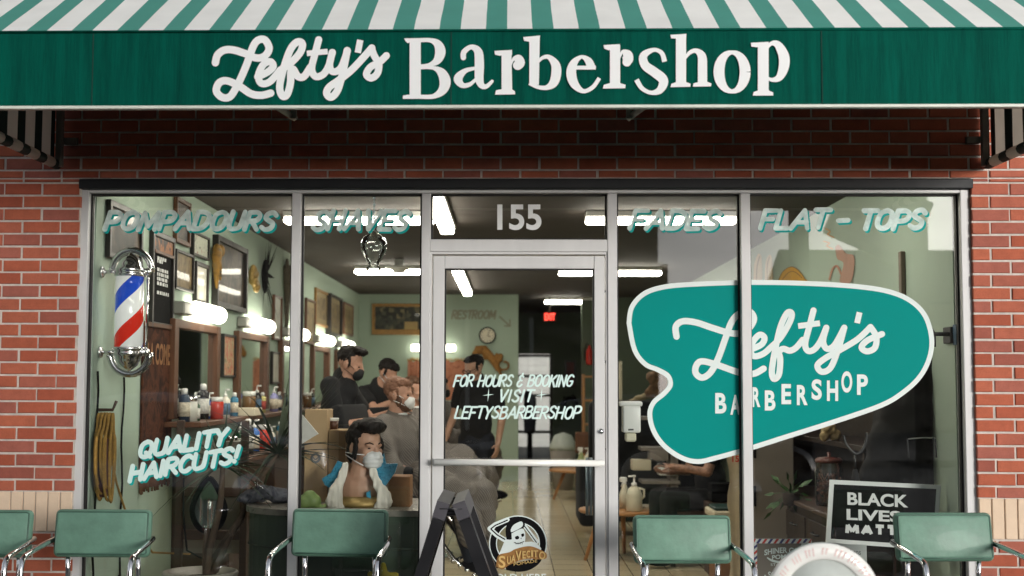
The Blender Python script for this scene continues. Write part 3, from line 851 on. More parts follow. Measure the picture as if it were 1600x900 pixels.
# interior walls
iw = MB()
iw.box(XL - .1, XL, .13, YB + .1, 0, ZC + .06)
iw.box(XR, XR + .1, .13, YB + .1, 0, ZC + .06)
iw.box(XL, HX, YB, YB + .1, 0, ZC + .05)
iw.build('interior_wall', WALLMINT, shop)
hw = MB()
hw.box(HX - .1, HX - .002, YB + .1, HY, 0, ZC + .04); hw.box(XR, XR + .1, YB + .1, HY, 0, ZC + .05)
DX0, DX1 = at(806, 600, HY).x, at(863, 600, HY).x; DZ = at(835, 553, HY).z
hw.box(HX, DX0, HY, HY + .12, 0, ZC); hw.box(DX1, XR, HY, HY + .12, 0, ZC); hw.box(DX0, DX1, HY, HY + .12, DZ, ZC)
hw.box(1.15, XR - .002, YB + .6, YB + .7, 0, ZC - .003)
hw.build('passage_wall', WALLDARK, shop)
bd = MB()
for z in (DZ - .06, DZ * .78, DZ * .60, DZ * .44, DZ * .26, .0): bd.box(DX0, DX1, HY + .03, HY + .07, z, z + .05)
bd.box(DX0, DX0 + .05, HY + .028, HY + .072, 0, DZ); bd.box(DX1 - .05, DX1, HY + .028, HY + .072, 0, DZ)
bdo = bd.build('back_door', BLACKFRAME, shop)
MB().sheet([(DX0 + .04, HY + .05, .04), (DX1 - .04, HY + .05, .04), (DX1 - .04, HY + .05, DZ - .04), (DX0 + .04, HY + .05, DZ - .04)]).build('pane', GLASS, bdo)

# house seen through the back door
hb = thing('clapboard_house', 'pale grey clapboard house seen through the glazed back door', 'house', (1, HY + 8, -.02))
w_ = MB()
for k in range(26): w_.box(-6, 9, HY + 6 + (.0 if k % 2 else .012), HY + 10, -.02 + k * .16, .135 + k * .16)
w_.build('wall', M('grey_siding', (196, 192, 190), .8, var=.06), hb)
MB().prism([(-6.4, HY + 5.7, 4.1), (-6.4, HY + 10.3, 4.1), (-6.4, HY + 8, 5.9)], (15.8, 0, 0)).build('roof', M('grey_shingle', (92, 88, 88), .9, bump=.4), hb)

# ================================================================== shop front glazing
sf = thing('shopfront', 'white aluminium framed shop window and glass door under the green awning', 'shop window', (0, .05, 0))
X = lambda px, py=450, Y=YF: at(px, py, Y).x
Zf = lambda py, Y=YF, px=790: at(px, py, Y).z
ZH1, ZH0 = ZLINT0 - .003, Zf(301.5)
JL0, JL1 = X(118), X(135)
M1a, M1b = X(454.3), X(468.5)
M2a, M2b = X(658), X(672)
M3a, M3b = X(949.5), X(964.5)
M4a, M4b = X(1158.5), X(1173.5)
JR0, JR1 = X(1503.5), X(1520)
ZT1, ZT0 = Zf(374), Zf(393)
FD = .115
def member(name, x0, x1, z0, z1, y0=YF, y1=FD, bev=.003, mat=ALU):
    return MB().box(x0, x1, y0, y1, z0, z1, bev).build(name, mat, sf)
member('jamb', JL0, JL1, .0, ZH1); member('jamb', JR0, JR1, .0, ZH1)
for a, b in ((M1a, M1b), (M2a, M2b), (M3a, M3b), (M4a, M4b)): member('mullion', a, b, .0, ZH0 - .001)
member('head_rail', JL1, JR0, ZH0, ZH1, YF + .002)
member('transom', M2b, M3a, ZT0, ZT1, YF + .002)
for a, b in ((JL1, M1a), (M1b, M2a), (M3b, M4a), (M4b, JR0)): member('sill', a, b, .06, .13, YF + .002)
LW = {}
BAYS = {'a': (JL1, M1a), 'b': (M1b, M2a), 'd': (M3b, M4a), 'e': (M4b, JR0)}
def gasket(x0, x1, z0, z1, t=.010, wl=None, wr=None):
    g = MB()
    wl = wl or t; wr = wr or t
    g.box(x0, x0 + wl, YG - .016, YG + .016, z0, z1); g.box(x1 - wr, x1, YG - .016, YG + .016, z0, z1)
    g.box(x0 + wl, x1 - wr, YG - .0155, YG + .0155, z1 - t, z1); g.box(x0 + wl, x1 - wr, YG - .0155, YG + .0155, z0, z0 + t)
    return g
PANE = {}
def pane(key, x0, x1, z0, z1):
    gasket(x0, x1, z0, z1).build('glazing_gasket', GASKET, sf)
    e = .008
    PANE[key] = MB().sheet([(x0 + e, YG, z0 + e), (x1 - e, YG, z0 + e), (x1 - e, YG, z1 - e), (x0 + e, YG, z1 - e)]).build('window_pane', GLASS, sf)
for k, (a, b) in BAYS.items(): pane(k, a, b, .13, ZH0)
pane('c', M2b, M3a, ZT1, ZH0)
# door
dj0, dj1 = M2b + .010, M3a - .010
df = MB(); df.box(M2b, dj0, YF + .012, FD - .005, .0, ZT0); df.box(dj1, M3a, YF + .012, FD - .005, .0, ZT0); df.box(dj0, dj1, YF + .012, FD - .005, Zf(397), ZT0)
df.build('door_frame', ALU, sf)
DLx0, DLx1, DLz1 = dj0 + .006, dj1 - .006, Zf(399.5)
gx0, gx1, gz1 = X(694.5), X(928.5), Zf(419.5)
dm = MB()
dm.box(DLx0, gx0, YF + .004, YF + .048, .01, DLz1, .003); dm.box(gx1, DLx1, YF + .004, YF + .048, .01, DLz1, .003)
dm.box(gx0, gx1, YF + .006, YF + .046, gz1, DLz1, .003); dm.box(gx0, gx1, YF + .006, YF + .046, .01, .26, .003)
door = dm.build('door', ALU, sf)
YD = YF + .028
dg = gasket(gx0, gx1, .26, gz1, .008)
for i, v in enumerate(dg.v): dg.v[i] = Vector((v.x, v.y - YG + YD, v.z))
dg.build('glazing_gasket', GASKET, door)
DGLASS = MB().sheet([(gx0 + .006, YD, .266), (gx1 - .006, YD, .266), (gx1 - .006, YD, gz1 - .006), (gx0 + .006, YD, gz1 - .006)]).build('door_glass', GLASS, door)
zb = at(810, 723, -.05).z
pb = MB(); pb.tube([(X(679, 723), -.055, zb), (X(943, 723), -.055, zb)], .0175, 14)
for x in (X(684, 723), X(939, 723)): pb.box(x - .014, x + .014, -.05, YF + .004, zb - .016, zb + .016, .002)
pb.build('push_bar', GLOSSWHITE, door)
MB().lathe([(0, 0), (.014, 0), (.016, .006), (.012, .014), (0, .016)], (X(939, 674), YF + .004, at(939, 674, 0).z), 18, rot=Matrix.Rotation(R(90), 3, 'X')).build('lock_cylinder', CHROME, door)
ph = MB()
for px in (919, 925): ph.tube([(X(px, 760), YD + .07, at(px, 715, YD + .07).z), (X(px, 760), YD + .07, at(px, 805, YD + .07).z)], .009, 10)
ph.build('pull_handle', M('brushed_steel', (150, 165, 176), .35, .4), door)
for px, py in ((945, 455), (945.5, 565), (945.5, 702), (549 / 4 + 800, 408)): MB().ell((X(px, py), YF + .011, at(px, py, 0).z), (.006, .004, .008)).build('screw', GASKET, sf)

# ---------------------------------------------------- lettering on the glass
YI = YG - .003                                  # just proud of the panes
GP = pxy(YI)
def sign(parent, name, text, x0, x1, base, h, w, rise=0., slant=.3, front=VINYLFADED, back=TEALPAINT, off=(2.6, 2.8), label=None, jit=.03, plane=GP, gap=.16):
    i = Ink(plane, base=0.0)
    base -= w / 2; h -= w; x0 += w / 2; x1 -= w / 2 + (off[0] if back else 0)
    if back: write(i, text, x0, x1, base, h, w, slant, rise, jit, off, 1, gap=gap)
    i.k += 4
    write(i, text, x0, x1, base, h, w, slant, rise, jit, (0, 0), 0, gap=gap)
    return i.mb.build(name, [front, back or front], parent, label)
sign(PANE['a'], 'window_lettering', 'POMPADOURS', 160, 442, 362, 34, 7.6, slant=.34, label='faded brush lettering reading POMPADOURS with teal shadow')
sign(PANE['b'], 'window_lettering', 'SHAVES', 484, 650, 362, 36, 7.4, slant=.34, label='faded brush lettering reading SHAVES over a ceiling light')
sign(PANE['d'], 'window_lettering', 'FADES', 980, 1136, 361, 35, 7.4, slant=.34, label='faded brush lettering reading FADES')
sign(PANE['e'], 'window_lettering', 'FLAT', 1184, 1304, 360, 35, 7.2, slant=.30, gap=.12, label='brush lettering reading FLAT')
i = Ink(GP); i.stroke([(1312.6, 347.8), (1327.6, 346.8)], 7.6, smooth=False, mi=1); i.k += 3; i.stroke([(1310, 345), (1325, 344)], 7.6, smooth=False)
i.mb.build('window_lettering', [VINYLFADED, TEALPAINT], PANE['e'], 'painted dash between FLAT and TOPS')
sign(PANE['e'], 'window_lettering', 'TOPS', 1338, 1456, 361, 36, 8, slant=.30, gap=.12, label='brush lettering reading TOPS')
sign(PANE['a'], 'window_lettering', 'QUALITY', 213, 364, 719, 30, 7.2, rise=.165, slant=.22, front=VINYLWHITE, gap=.13, label='slanting white lettering reading QUALITY with teal shadow')
sign(PANE['a'], 'window_lettering', 'HAIRCUTS!', 199, 383, 756, 30, 7.2, rise=.185, slant=.22, front=VINYLWHITE, gap=.13, label='slanting white lettering reading HAIRCUTS! with teal shadow')
DP = pxy(YD - .003)
def dsign(text, x0, x1, base, h, w, **k):
    return sign(DGLASS, 'door_lettering', text, x0, x1, base, h, w, slant=.28, front=VINYLWHITE, back=None, plane=DP, **k)
dsign('FOR HOURS & BOOKING', 707, 900, 605, 20, 3.0, gap=.12, label='white brush lettering reading FOR HOURS & BOOKING')
dsign('VISIT', 777, 837, 629, 21, 3.3, gap=.20, label='white brush lettering reading VISIT')
dsign('LEFTYSBARBERSHOP', 709, 912, 655, 21, 3.1, gap=.12, label='white brush lettering reading LEFTYSBARBERSHOP')
for cx, nm in ((763, 'left'), (846, 'right')):
    i = Ink(DP)
    for dx, dy in ((9, -1), (1, -11)):
        i.fill([(cx - dx, 617 - dy), (cx - .9 * (dy != -1), 617 - .9), (cx + dx, 617 + dy), (cx + .9, 617 + .9)])
    i.mb.build('star_mark', VINYLWHITE, DGLASS)
m_ = MB(); type_fit(m_, '155', pxy(YG - .003), 777, 846, 319.5, 359.5, bold=.026)
m_.build('street_number', WHITEPAINT, PANE['c'], '155 in bold white figures')

# the teal logo spread over two panes
OUT = [(979, 505), (984, 478), (1004, 456), (1035, 445), (1080, 440.5), (1170, 437.5), (1260, 439), (1340, 444), (1390, 452), (1425, 467), (1449, 492), (1459.5, 528),
       (1456, 560), (1441, 590), (1415, 615), (1378, 637), (1300, 664), (1230, 686), (1170, 705), (1120, 719), (1090, 725), (1062, 718), (1035, 699), (1018, 675), (1011.5, 648),
       (1018, 627), (1035, 612), (1044, 600), (1041, 590), (1026, 581), (1006, 572), (988, 548)]
def inset(poly, d):
    out = []; n = len(poly)
    for i in range(n):
        a, b = poly[i - 1], poly[(i + 1) % n]
        dx, dy = b[0] - a[0], b[1] - a[1]; L = math.hypot(dx, dy)
        out.append((poly[i][0] - dy / L * d, poly[i][1] + dx / L * d))
    return out
def clipx(poly, xc, keep_left):
    out = []; n = len(poly); ins = (lambda p: p[0] <= xc) if keep_left else (lambda p: p[0] >= xc)
    for i in range(n):
        a, b = poly[i], poly[(i + 1) % n]
        if ins(a): out.append(a)
        if ins(a) != ins(b):
            t = (xc - a[0]) / (b[0] - a[0]); out.append((xc, a[1] + t * (b[1] - a[1])))
    return out
LOGO_L = [(1057, 526), (1056, 510), (1067, 502), (1088, 504), (1112, 512), (1137, 519.5), (1155, 521), (1170, 513), (1178, 499), (1173, 488), (1163, 487), (1151, 493), (1142, 505), (1134, 527), (1122, 560), (1110, 582), (1097, 590), (1087, 583), (1088, 571), (1097, 564.5), (1120, 570), (1155, 582), (1177, 584), (1193, 576)]
LOGO_E = [(1176, 545), (1190, 538), (1194.5, 528), (1187, 523), (1177, 533), (1172, 547), (1178, 556.5), (1192, 553), (1204, 543), (1220, 527), (1234, 503), (1237, 490), (1230, 489), (1220, 509), (1212, 542), (1206, 578), (1209, 592), (1217, 585), (1219, 562), (1217, 550), (1224, 545), (1234, 548), (1244, 543), (1254, 531)]
LOGO_T = [(1271, 485), (1264, 512), (1258, 537), (1262, 548), (1272, 546), (1282, 533), (1291, 512)]
LOGO_Y = [(1291, 512), (1286, 533), (1292, 545), (1304, 539), (1319, 512)]
LOGO_Y2 = [(1319, 512), (1310, 544), (1298, 574), (1284, 581), (1277, 571), (1289, 560), (1312, 547), (1340, 530), (1360, 511)]
LOGO_S = [(1360, 511), (1369, 526), (1367, 543), (1355, 549), (1346, 543), (1355, 532), (1378, 522)]
XCUT = 1166
plogo = pxy(YI)
outer = catmull(OUT + [OUT[0]], 5)[:-1]
inner = catmull(inset(OUT, 7.6) + [inset(OUT, 7.6)[0]], 5)[:-1]
for key, left in (('d', True), ('e', False)):
    i = Ink(plogo)
    i.fill(clipx(outer, XCUT, left), mi=0); i.k += 5
    i.fill(clipx(inner, XCUT, left), mi=1)
    i.mb.build('logo_panel', [DECALWHITE, DECALTEAL], PANE[key], 'teal blob shaped logo panel with white border')
    t = Ink(plogo, base=.0016)
    for pl, w in ((LOGO_L, 10), (LOGO_E, 9.6), (LOGO_T, 9.6), (LOGO_Y, 9.6), (LOGO_Y2, 9.6), (LOGO_S, 9.6)):
        c = [p for p in catmull(pl, 6) if (p[0] <= XCUT) == left]
        if len(c) < 2: continue
        segs = [[c[0]]]
        for a, b in zip(c, c[1:]):
            if math.hypot(b[0] - a[0], b[1] - a[1]) > 12: segs.append([])
            segs[-1].append(b)
        for sg in segs:
            if len(sg) > 1: t.stroke(sg, w, smooth=False)
    if not left:
        t.stroke([(1247, 509.5), (1281, 505)], 9, smooth=False, cap='flat'); t.stroke([(1343, 488), (1339, 505)], 9, smooth=False, cap='flat')
    t.mb.build('logo_script', DECALWHITE, PANE[key], "white script reading Lefty's")
    b_ = MB()
    for ch, x0, x1, y0, y1 in (('B', 1117.5, 1135, 614, 646), ('A', 1141, 1157, 617, 648), ('R', 1175, 1188, 605, 636), ('B', 1195, 1211.5, 610, 641.5), ('E', 1221, 1236, 600, 631.5), ('R', 1245, 1262, 601.5, 633),
                               ('S', 1268, 1284, 592.5, 625), ('H', 1292, 1309.5, 594.5, 626.5), ('O', 1314.5, 1331.5, 580, 613.5), ('P', 1339, 1356, 585, 617)):
        if (x0 < XCUT) == left: type_fit(b_, ch, plogo, x0, x1, y0, y1, push=.0016, bold=.035)
    b_.build('logo_type', DECALWHITE, PANE[key], 'stepped white capitals spelling BARBERSHOP')

# round pomade sticker on the door
e = Ink(DP, base=.0)                       # stuck on the street side of the door glass
q = lambda x, y: (740 + x / 7.5, 780 + y / 7.5)
e.ring((740 + 520 / 7.5, 780 + 520 / 7.5), 340 / 7.5, 246 / 7.5, 0, sy=.97); e.k += 3
e.ring((740 + 520 / 7.5, 780 + 520 / 7.5), 328 / 7.5, 258 / 7.5, 1, sy=.97); e.k += 3
e.fill([q(*p) for p in ((300, 640), (360, 500), (390, 440), (470, 470), (600, 500), (690, 500), (760, 540), (780, 600), (560, 640))], mi=0, smooth=True)
e.k += 2
for a in ([(395, 240), (250, 300), (190, 345)], [(190, 345), (270, 420), (370, 480)]):
    e.stroke([q(*p) for p in a], 7.4, smooth=False, mi=0)
e.k += 2
for a in ([(395, 246), (255, 306), (205, 345)], [(205, 352), (280, 420), (365, 470)]):
    e.stroke([q(*p) for p in a], 2.0, smooth=False, mi=1)
e.stroke([q(590, 300), q(650, 380), q(740, 500)], 6, mi=0); e.k += 2
e.stroke([q(600, 320), q(660, 400), q(735, 505)], 1.6, mi=1)
e.fill([q(*p) for p in ((385, 470), (375, 350), (420, 250), (520, 205), (590, 250), (590, 330), (470, 400), (445, 470))], mi=1, smooth=True); e.k += 2
e.fill([q(*p) for p in ((435, 355), (470, 300), (560, 260), (570, 320), (450, 385))], mi=0, smooth=True)
e.fill([q(*p) for p in ((445, 400), (560, 345), (600, 380), (605, 460), (590, 510), (520, 535), (470, 515), (450, 470))], mi=0, smooth=True); e.k += 2
e.fill([q(*p) for p in ((485, 440), (520, 428), (535, 455), (510, 472), (488, 462))], mi=1, smooth=True)
e.fill([q(*p) for p in ((556, 410), (585, 400), (592, 428), (566, 442))], mi=1, smooth=True)
e.fill([q(*p) for p in ((548, 455), (560, 450), (562, 470))], mi=1)
e.stroke([q(475, 505), q(520, 520), q(590, 495)], 1.2, mi=1)
for xx in (495, 520, 545, 568): e.stroke([q(xx, 505), q(xx + 2, 526)], .8, smooth=False, mi=1)
e.fill([q(*p) for p in ((380, 830), (400, 770), (620, 720), (790, 690), (760, 760), (650, 830), (520, 850))], mi=1, smooth=True); e.k += 2
e.fill([q(*p) for p in ((265, 790), (290, 660), (420, 620), (500, 580), (660, 550), (800, 600), (855, 640), (850, 690), (780, 705), (600, 700), (420, 770), (340, 820))], mi=2, smooth=True); e.k += 3
e.mb.build('round_sticker', [DECALWHITE, NEARBLACK, M('bronze_ink', (150, 104, 46), .5, var=.3, scale=30)], DGLASS, 'round sticker with quiffed skeleton and gold SUAVECITO banner')
s_ = MB()
for ch, x0, x1, y0, y1 in (('S', 292, 372, 660, 800), ('U', 392, 436, 668, 756), ('A', 440, 492, 650, 738), ('V', 492, 560, 600, 716), ('E', 572, 612, 605, 692), ('C', 618, 664, 598, 682), ('I', 674, 694, 594, 672), ('T', 700, 756, 596, 676), ('O', 766, 840, 610, 700)):
    a, b = q(x0, y0), q(x1, y1); type_fit(s_, ch, DP, a[0], b[0], a[1], b[1], push=.0125, bold=.02)
a, b = q(470, 705), q(790, 770)
type_fit(s_, 'POMADE', lambda u, v: DP(u, v - (u - a[0]) * .16), a[0], b[0] - 6, a[1] + 5, b[1] + 1, push=.0125, bold=.0)
s_.build('sticker_lettering', M('gold_ink', (206, 172, 104), .5), DGLASS, 'gold lettering reading SUAVECITO')
s_ = MB(); a, b = q(195, 872), q(850, 955); type_fit(s_, 'SOLD HERE', DP, a[0], b[0], a[1], b[1], push=.008, bold=.012)
s_.build('sticker_lettering', DECALWHITE, DGLASS, 'small outlined letters reading SOLD HERE')

# ================================================================== awning
ZAW = zpx(262, YW, 95)
lo, hi = -3.0, -.5
for _ in range(50):
    mid = (lo + hi) / 2
    if at(790, 166.5, mid).z > ZAW: hi = mid
    else: lo = mid
YV = lo
XA0, XA1 = at(93, 250, YW).x, at(1539, 250, YW).x
ZV0 = at(790, 165.5, YV).z; ZV1 = at(790, 48.5, YV).z
RISE = .60 * (YW - YV)
aw = thing('awning', 'green and white striped shop awning with dark green lettered valance', 'awning', (.1, -.8, ZAW))
EX = .03
x40, x1494 = at(40, 57.5, YV).x, at(1494, 38.5, YV).x
PER = (x1494 - x40) / 20
TOPSTRIPE = stripe_mat('green_and_white_awning_cloth', 0, x40 - ORG[aw.name].x, PER, .455, (66, 142, 128), (232, 232, 228), .0, .01)
SY0, SY1 = on_x(57, 200, XA0).y, on_x(30, 200, XA0).y
SIDESTRIPE_SHADED = stripe_mat('shaded_striped_side_cloth', 1, SY0 - ORG[aw.name].y, SY0 - SY1, .44, (2, 30, 26), (225, 222, 214), .0, .6)  # shade under the awning put into the colour: green bands near black
cp = MB(); NX, NY = 120, 10
vs = []
for jx in range(NX + 1):
    for jy in range(NY + 1):
        x = XA0 - EX + (XA1 - XA0 + 2 * EX) * jx / NX; t = jy / NY
        sag = -.012 * math.sin(math.pi * t) * (1 + .4 * math.sin(x * 4.1)) + .003 * math.sin(x * 9.3)
        vs.append((x, YV + (YW - YV) * t - .002, ZV1 + .006 + RISE * t + sag * math.sin(math.pi * t)))
cp.add(vs, [[a * (NY + 1) + b, (a + 1) * (NY + 1) + b, (a + 1) * (NY + 1) + b + 1, a * (NY + 1) + b + 1] for a in range(NX) for b in range(NY)], 0, True)
cp.build('canopy', TOPSTRIPE, aw)
va = MB(); vs = []; NX, NZ = 160, 8
for a in range(NX + 1):
    for b in range(NZ + 1):
        x = XA0 - EX + (XA1 - XA0 + 2 * EX) * a / NX; t = b / NZ
        y = YV + .0015 * math.sin(x * 7.0) * math.sin(math.pi * t) + .003 * mnoise.noise(Vector((x * 9, t * 1.5, 0))) * math.sin(math.pi * t) ** .5
        vs.append((x, y, ZV0 + (ZV1 - ZV0) * t))
va.add(vs, [[a * (NZ + 1) + b, (a + 1) * (NZ + 1) + b, (a + 1) * (NZ + 1) + b + 1, a * (NZ + 1) + b + 1] for a in range(NX) for b in range(NZ)], 0, True)
val = va.build('valance', VALANCE, aw)
for px in (145, 705, 1284): 
    se = MB(); x = at(px, 100, YV).x; se.box(x - .0022, x + .0022, YV - .0035, YV, ZV0, ZV1 - .004)
    se.build('valance_seam', M('dark_green_thread', (0, 52, 43), .9), val)
MB().box(XA0 - EX, XA1 + EX, YV - .006, YV + .030, ZV0 - .010, ZV0 + .004, .003).build('front_bar', M('pale_trim', (206, 210, 200), .5), aw)
tb = MB(); tb.tube([(XA0 - EX, YV - .002, ZV1 + .003), (XA1 + EX, YV - .002, ZV1 + .003)], .006, 8)
tb.build('edge_binding', VALANCE, aw)
for xs in (XA0 - .012, XA1 + .012):
    sp = MB()
    poly = [(xs, YV + .012, ZV1), (xs, YW - .06, ZV1 + RISE * .97), (xs, YW - .06, ZAW + .02), (xs, YV + .012, ZAW + .004)]
    sp.prism(poly, (.004, 0, 0))
    sp.tube([(xs + (.010 if xs < 0 else -.010), YV + .03, ZAW + .008), (xs + (.010 if xs < 0 else -.010), YW - .03, ZAW + .012)], .028, 10)
    o = sp.build('side_panel', SIDESTRIPE_SHADED, aw)
for xs in (XA0 + .018, XA1 - .018):
    fr = MB()
    sg = 1 if xs < 0 else -1
    fr.box(xs - .018, xs + .018, YW - .075, YW - .035, ZAW - .005, ZV1 + RISE * .93, .004)
    fr.box(xs + sg * .015, xs + sg * .085, YW - .032, YW - .004, zpx(226) , zpx(216))
    fr.build('wall_bracket', M('bracket_grey', (120, 116, 110), .6, .4), aw)
for px, sgn in ((459, -1), (983, 1)):
    rf = MB(); x = at(px, 178, YV + .55).x; yy = YV + .55
    z0 = at(px, 186, yy).z
    rf.box(x - .013, x + .013, yy - .013, yy + .013, z0, z0 + .45)
    rf.tube([(x, yy + .03, z0 + .012), (x + sgn * .22, YV + .10, ZV0 + .16)], .018, 4)
    rf.tube([(x + sgn * .25, YV + .06, ZV1 - .05), (x + sgn * .25, YW - .03, ZV1 + RISE - .08)], .02, 4)
    rf.build('strut', M('strut_grey', (150, 144, 134), .5, .5), aw)

VP = pxy(YV - .006)
sgr = Ink(VP)
z1 = lambda *p: [(a / 4, b / 4) for a, b in p]
z2 = lambda *p: [(400 + a / 4, b / 4) for a, b in p]
Lp = [(336.5, 98), (340, 86), (350, 78.5), (364, 78), (384, 84), (400, 90.5), (413, 88), (420.5, 76), (414, 62.5), (403, 63), (395, 74), (385, 102), (372.5, 130), (360, 150.5), (347, 152), (338, 142), (343, 129), (356, 126.5), (376, 136), (392, 146.5), (408, 149), (423, 145.5)]
sgr.stroke(Lp, 11.6)
sgr.stroke(z2((10, 480), (70, 452), (108, 415), (88, 385), (45, 405), (15, 470), (32, 520), (85, 512), (150, 440)), 11)
sgr.stroke(z2((150, 440), (215, 395), (275, 330), (290, 275), (258, 262), (215, 310), (175, 420), (148, 540), (165, 600), (195, 590), (215, 520), (218, 450), (232, 432), (262, 478), (300, 478), (340, 420)), 11.4)
sgr.stroke(z2((392, 248), (368, 340), (348, 430), (372, 478), (420, 465), (455, 410), (476, 328)), 11)
sgr.stroke(z2((318, 334), (448, 322)), 8.6, smooth=False, cap='flat')
sgr.stroke(z2((478, 328), (460, 405), (480, 448), (530, 425), (572, 318)), 11)
sgr.stroke(z2((570, 316), (545, 440), (512, 560), (470, 608), (442, 585), (458, 545), (520, 500), (600, 435), (680, 350), (724, 300)), 11.4)
sgr.stroke(z2((722, 302), (740, 350), (768, 400), (758, 460), (720, 488), (690, 465), (715, 420), (770, 390), (815, 348)), 11)
sgr.stroke(z2((652, 250), (636, 330)), 10, smooth=False, cap='flat')
sgr.mb.build('valance_lettering', WHITEPAINT, val, "white script lettering reading Lefty's")
br = Ink(VP)
def zo(off, *p): return [(off + a / 4, b / 4, (c / 4)) for a, b, c in p]
def poly(off, *p): br.fill([(off + a / 4, b / 4) for a, b in p])
st = lambda off, *p: br.stroke(zo(off, *p), cap='flat')
# B
poly(400, (960, 262), (1030, 262), (1030, 594), (960, 594)); poly(400, (925, 240), (1032, 238), (1032, 264), (960, 266), (948, 270), (935, 258)); poly(400, (918, 618), (918, 598), (945, 592), (1032, 592), (1032, 618))
st(400, (1028, 251, 26), (1090, 252, 28), (1135, 275, 52), (1152, 325, 66), (1132, 378, 50), (1085, 405, 24), (1028, 412, 18)); st(400, (1028, 424, 18), (1110, 425, 24), (1160, 455, 56), (1182, 510, 70), (1165, 565, 56), (1110, 602, 30), (1028, 605, 26))
# a
br.stroke(zo(400, (1296, 360, 34), (1300, 325, 34), (1345, 294, 30), (1388, 322, 52), (1396, 400, 58), (1395, 490, 54), (1410, 533, 40), (1440, 540, 28), (1476, 508, 20)))
br.stroke(zo(400, (1385, 424, 18), (1310, 442, 30), (1264, 490, 56), (1288, 532, 36), (1335, 528, 26), (1378, 492, 18)))
# r
poly(400, (1535, 345), (1596, 318), (1602, 590), (1535, 590)); poly(400, (1490, 318), (1600, 312), (1600, 346), (1520, 348), (1494, 342)); poly(400, (1494, 592), (1500, 564), (1535, 558), (1600, 558), (1618, 570), (1620, 590))
br.stroke(zo(800, (-10, 415, 10), (8, 372, 20), (32, 372, 66), (50, 392, 62), (36, 408, 60)))
# b
poly(800, (108, 250), (174, 226), (168, 530), (108, 532)); poly(800, (70, 232), (176, 222), (172, 254), (112, 262), (76, 256))
st(800, (160, 392, 14), (190, 362, 22), (232, 358, 30), (272, 405, 56), (276, 465, 62), (258, 520, 54), (215, 548, 30), (160, 544, 24), (106, 522, 18))
# e
st(800, (396, 423, 24), (524, 423, 24)); br.stroke(zo(800, (497, 428, 54), (478, 382, 46), (435, 356, 22), (388, 392, 46), (370, 455, 62), (390, 525, 54), (445, 570, 28), (505, 545, 26), (546, 488, 24)), cap='flat')
# r
poly(800, (612, 300), (676, 282), (676, 550), (612, 550)); poly(800, (572, 282), (674, 276), (674, 312), (600, 314), (576, 304)); poly(800, (568, 554), (574, 530), (612, 520), (676, 520), (710, 530), (708, 552))
br.stroke(zo(800, (672, 365, 10), (690, 325, 22), (718, 340, 62), (724, 368, 68), (718, 388, 56)))
# s
br.stroke(zo(800, (954, 386, 32), (935, 332, 28), (885, 312, 26), (822, 348, 48), (832, 408, 56), (888, 450, 60), (946, 502, 60), (925, 562, 46), (870, 580, 26), (812, 552, 28), (778, 498, 32)), cap='flat')
# h
poly(800, (1024, 240), (1088, 214), (1088, 540), (1024, 540)); poly(800, (990, 218), (1090, 212), (1088, 238), (1024, 242), (994, 240)); poly(800, (990, 545), (996, 524), (1024, 514), (1090, 514), (1116, 524), (1114, 543))
st(800, (1080, 368, 14), (1110, 330, 24), (1150, 318, 30), (1186, 352, 54), (1190, 430, 58), (1190, 530, 58)); poly(800, (1130, 542), (1134, 522), (1160, 514), (1222, 512), (1246, 522), (1244, 540))
# o
ov = [(1375 + 82 * math.cos(t), 450 + 122 * math.sin(t), 25 + 44 * abs(math.cos(t)) ** 1.3) for t in [2 * math.pi * k / 28 for k in range(29)]]
br.stroke(zo(800, *ov), smooth=False, cap='flat')
# p
poly(800, (1536, 290), (1604, 270), (1604, 590), (1536, 590)); poly(800, (1492, 268), (1604, 262), (1604, 292), (1530, 296), (1496, 292)); poly(800, (1504, 598), (1510, 576), (1536, 566), (1604, 566), (1632, 578), (1632, 598))
st(1200, (-4, 300, 14), (22, 272, 26), (62, 282, 48), (98, 350, 66), (98, 420, 64), (72, 482, 46), (30, 500, 26), (-4, 488, 18))
br.mb.build('valance_lettering', WHITEPAINT, val, 'white serif lettering reading Barbershop')

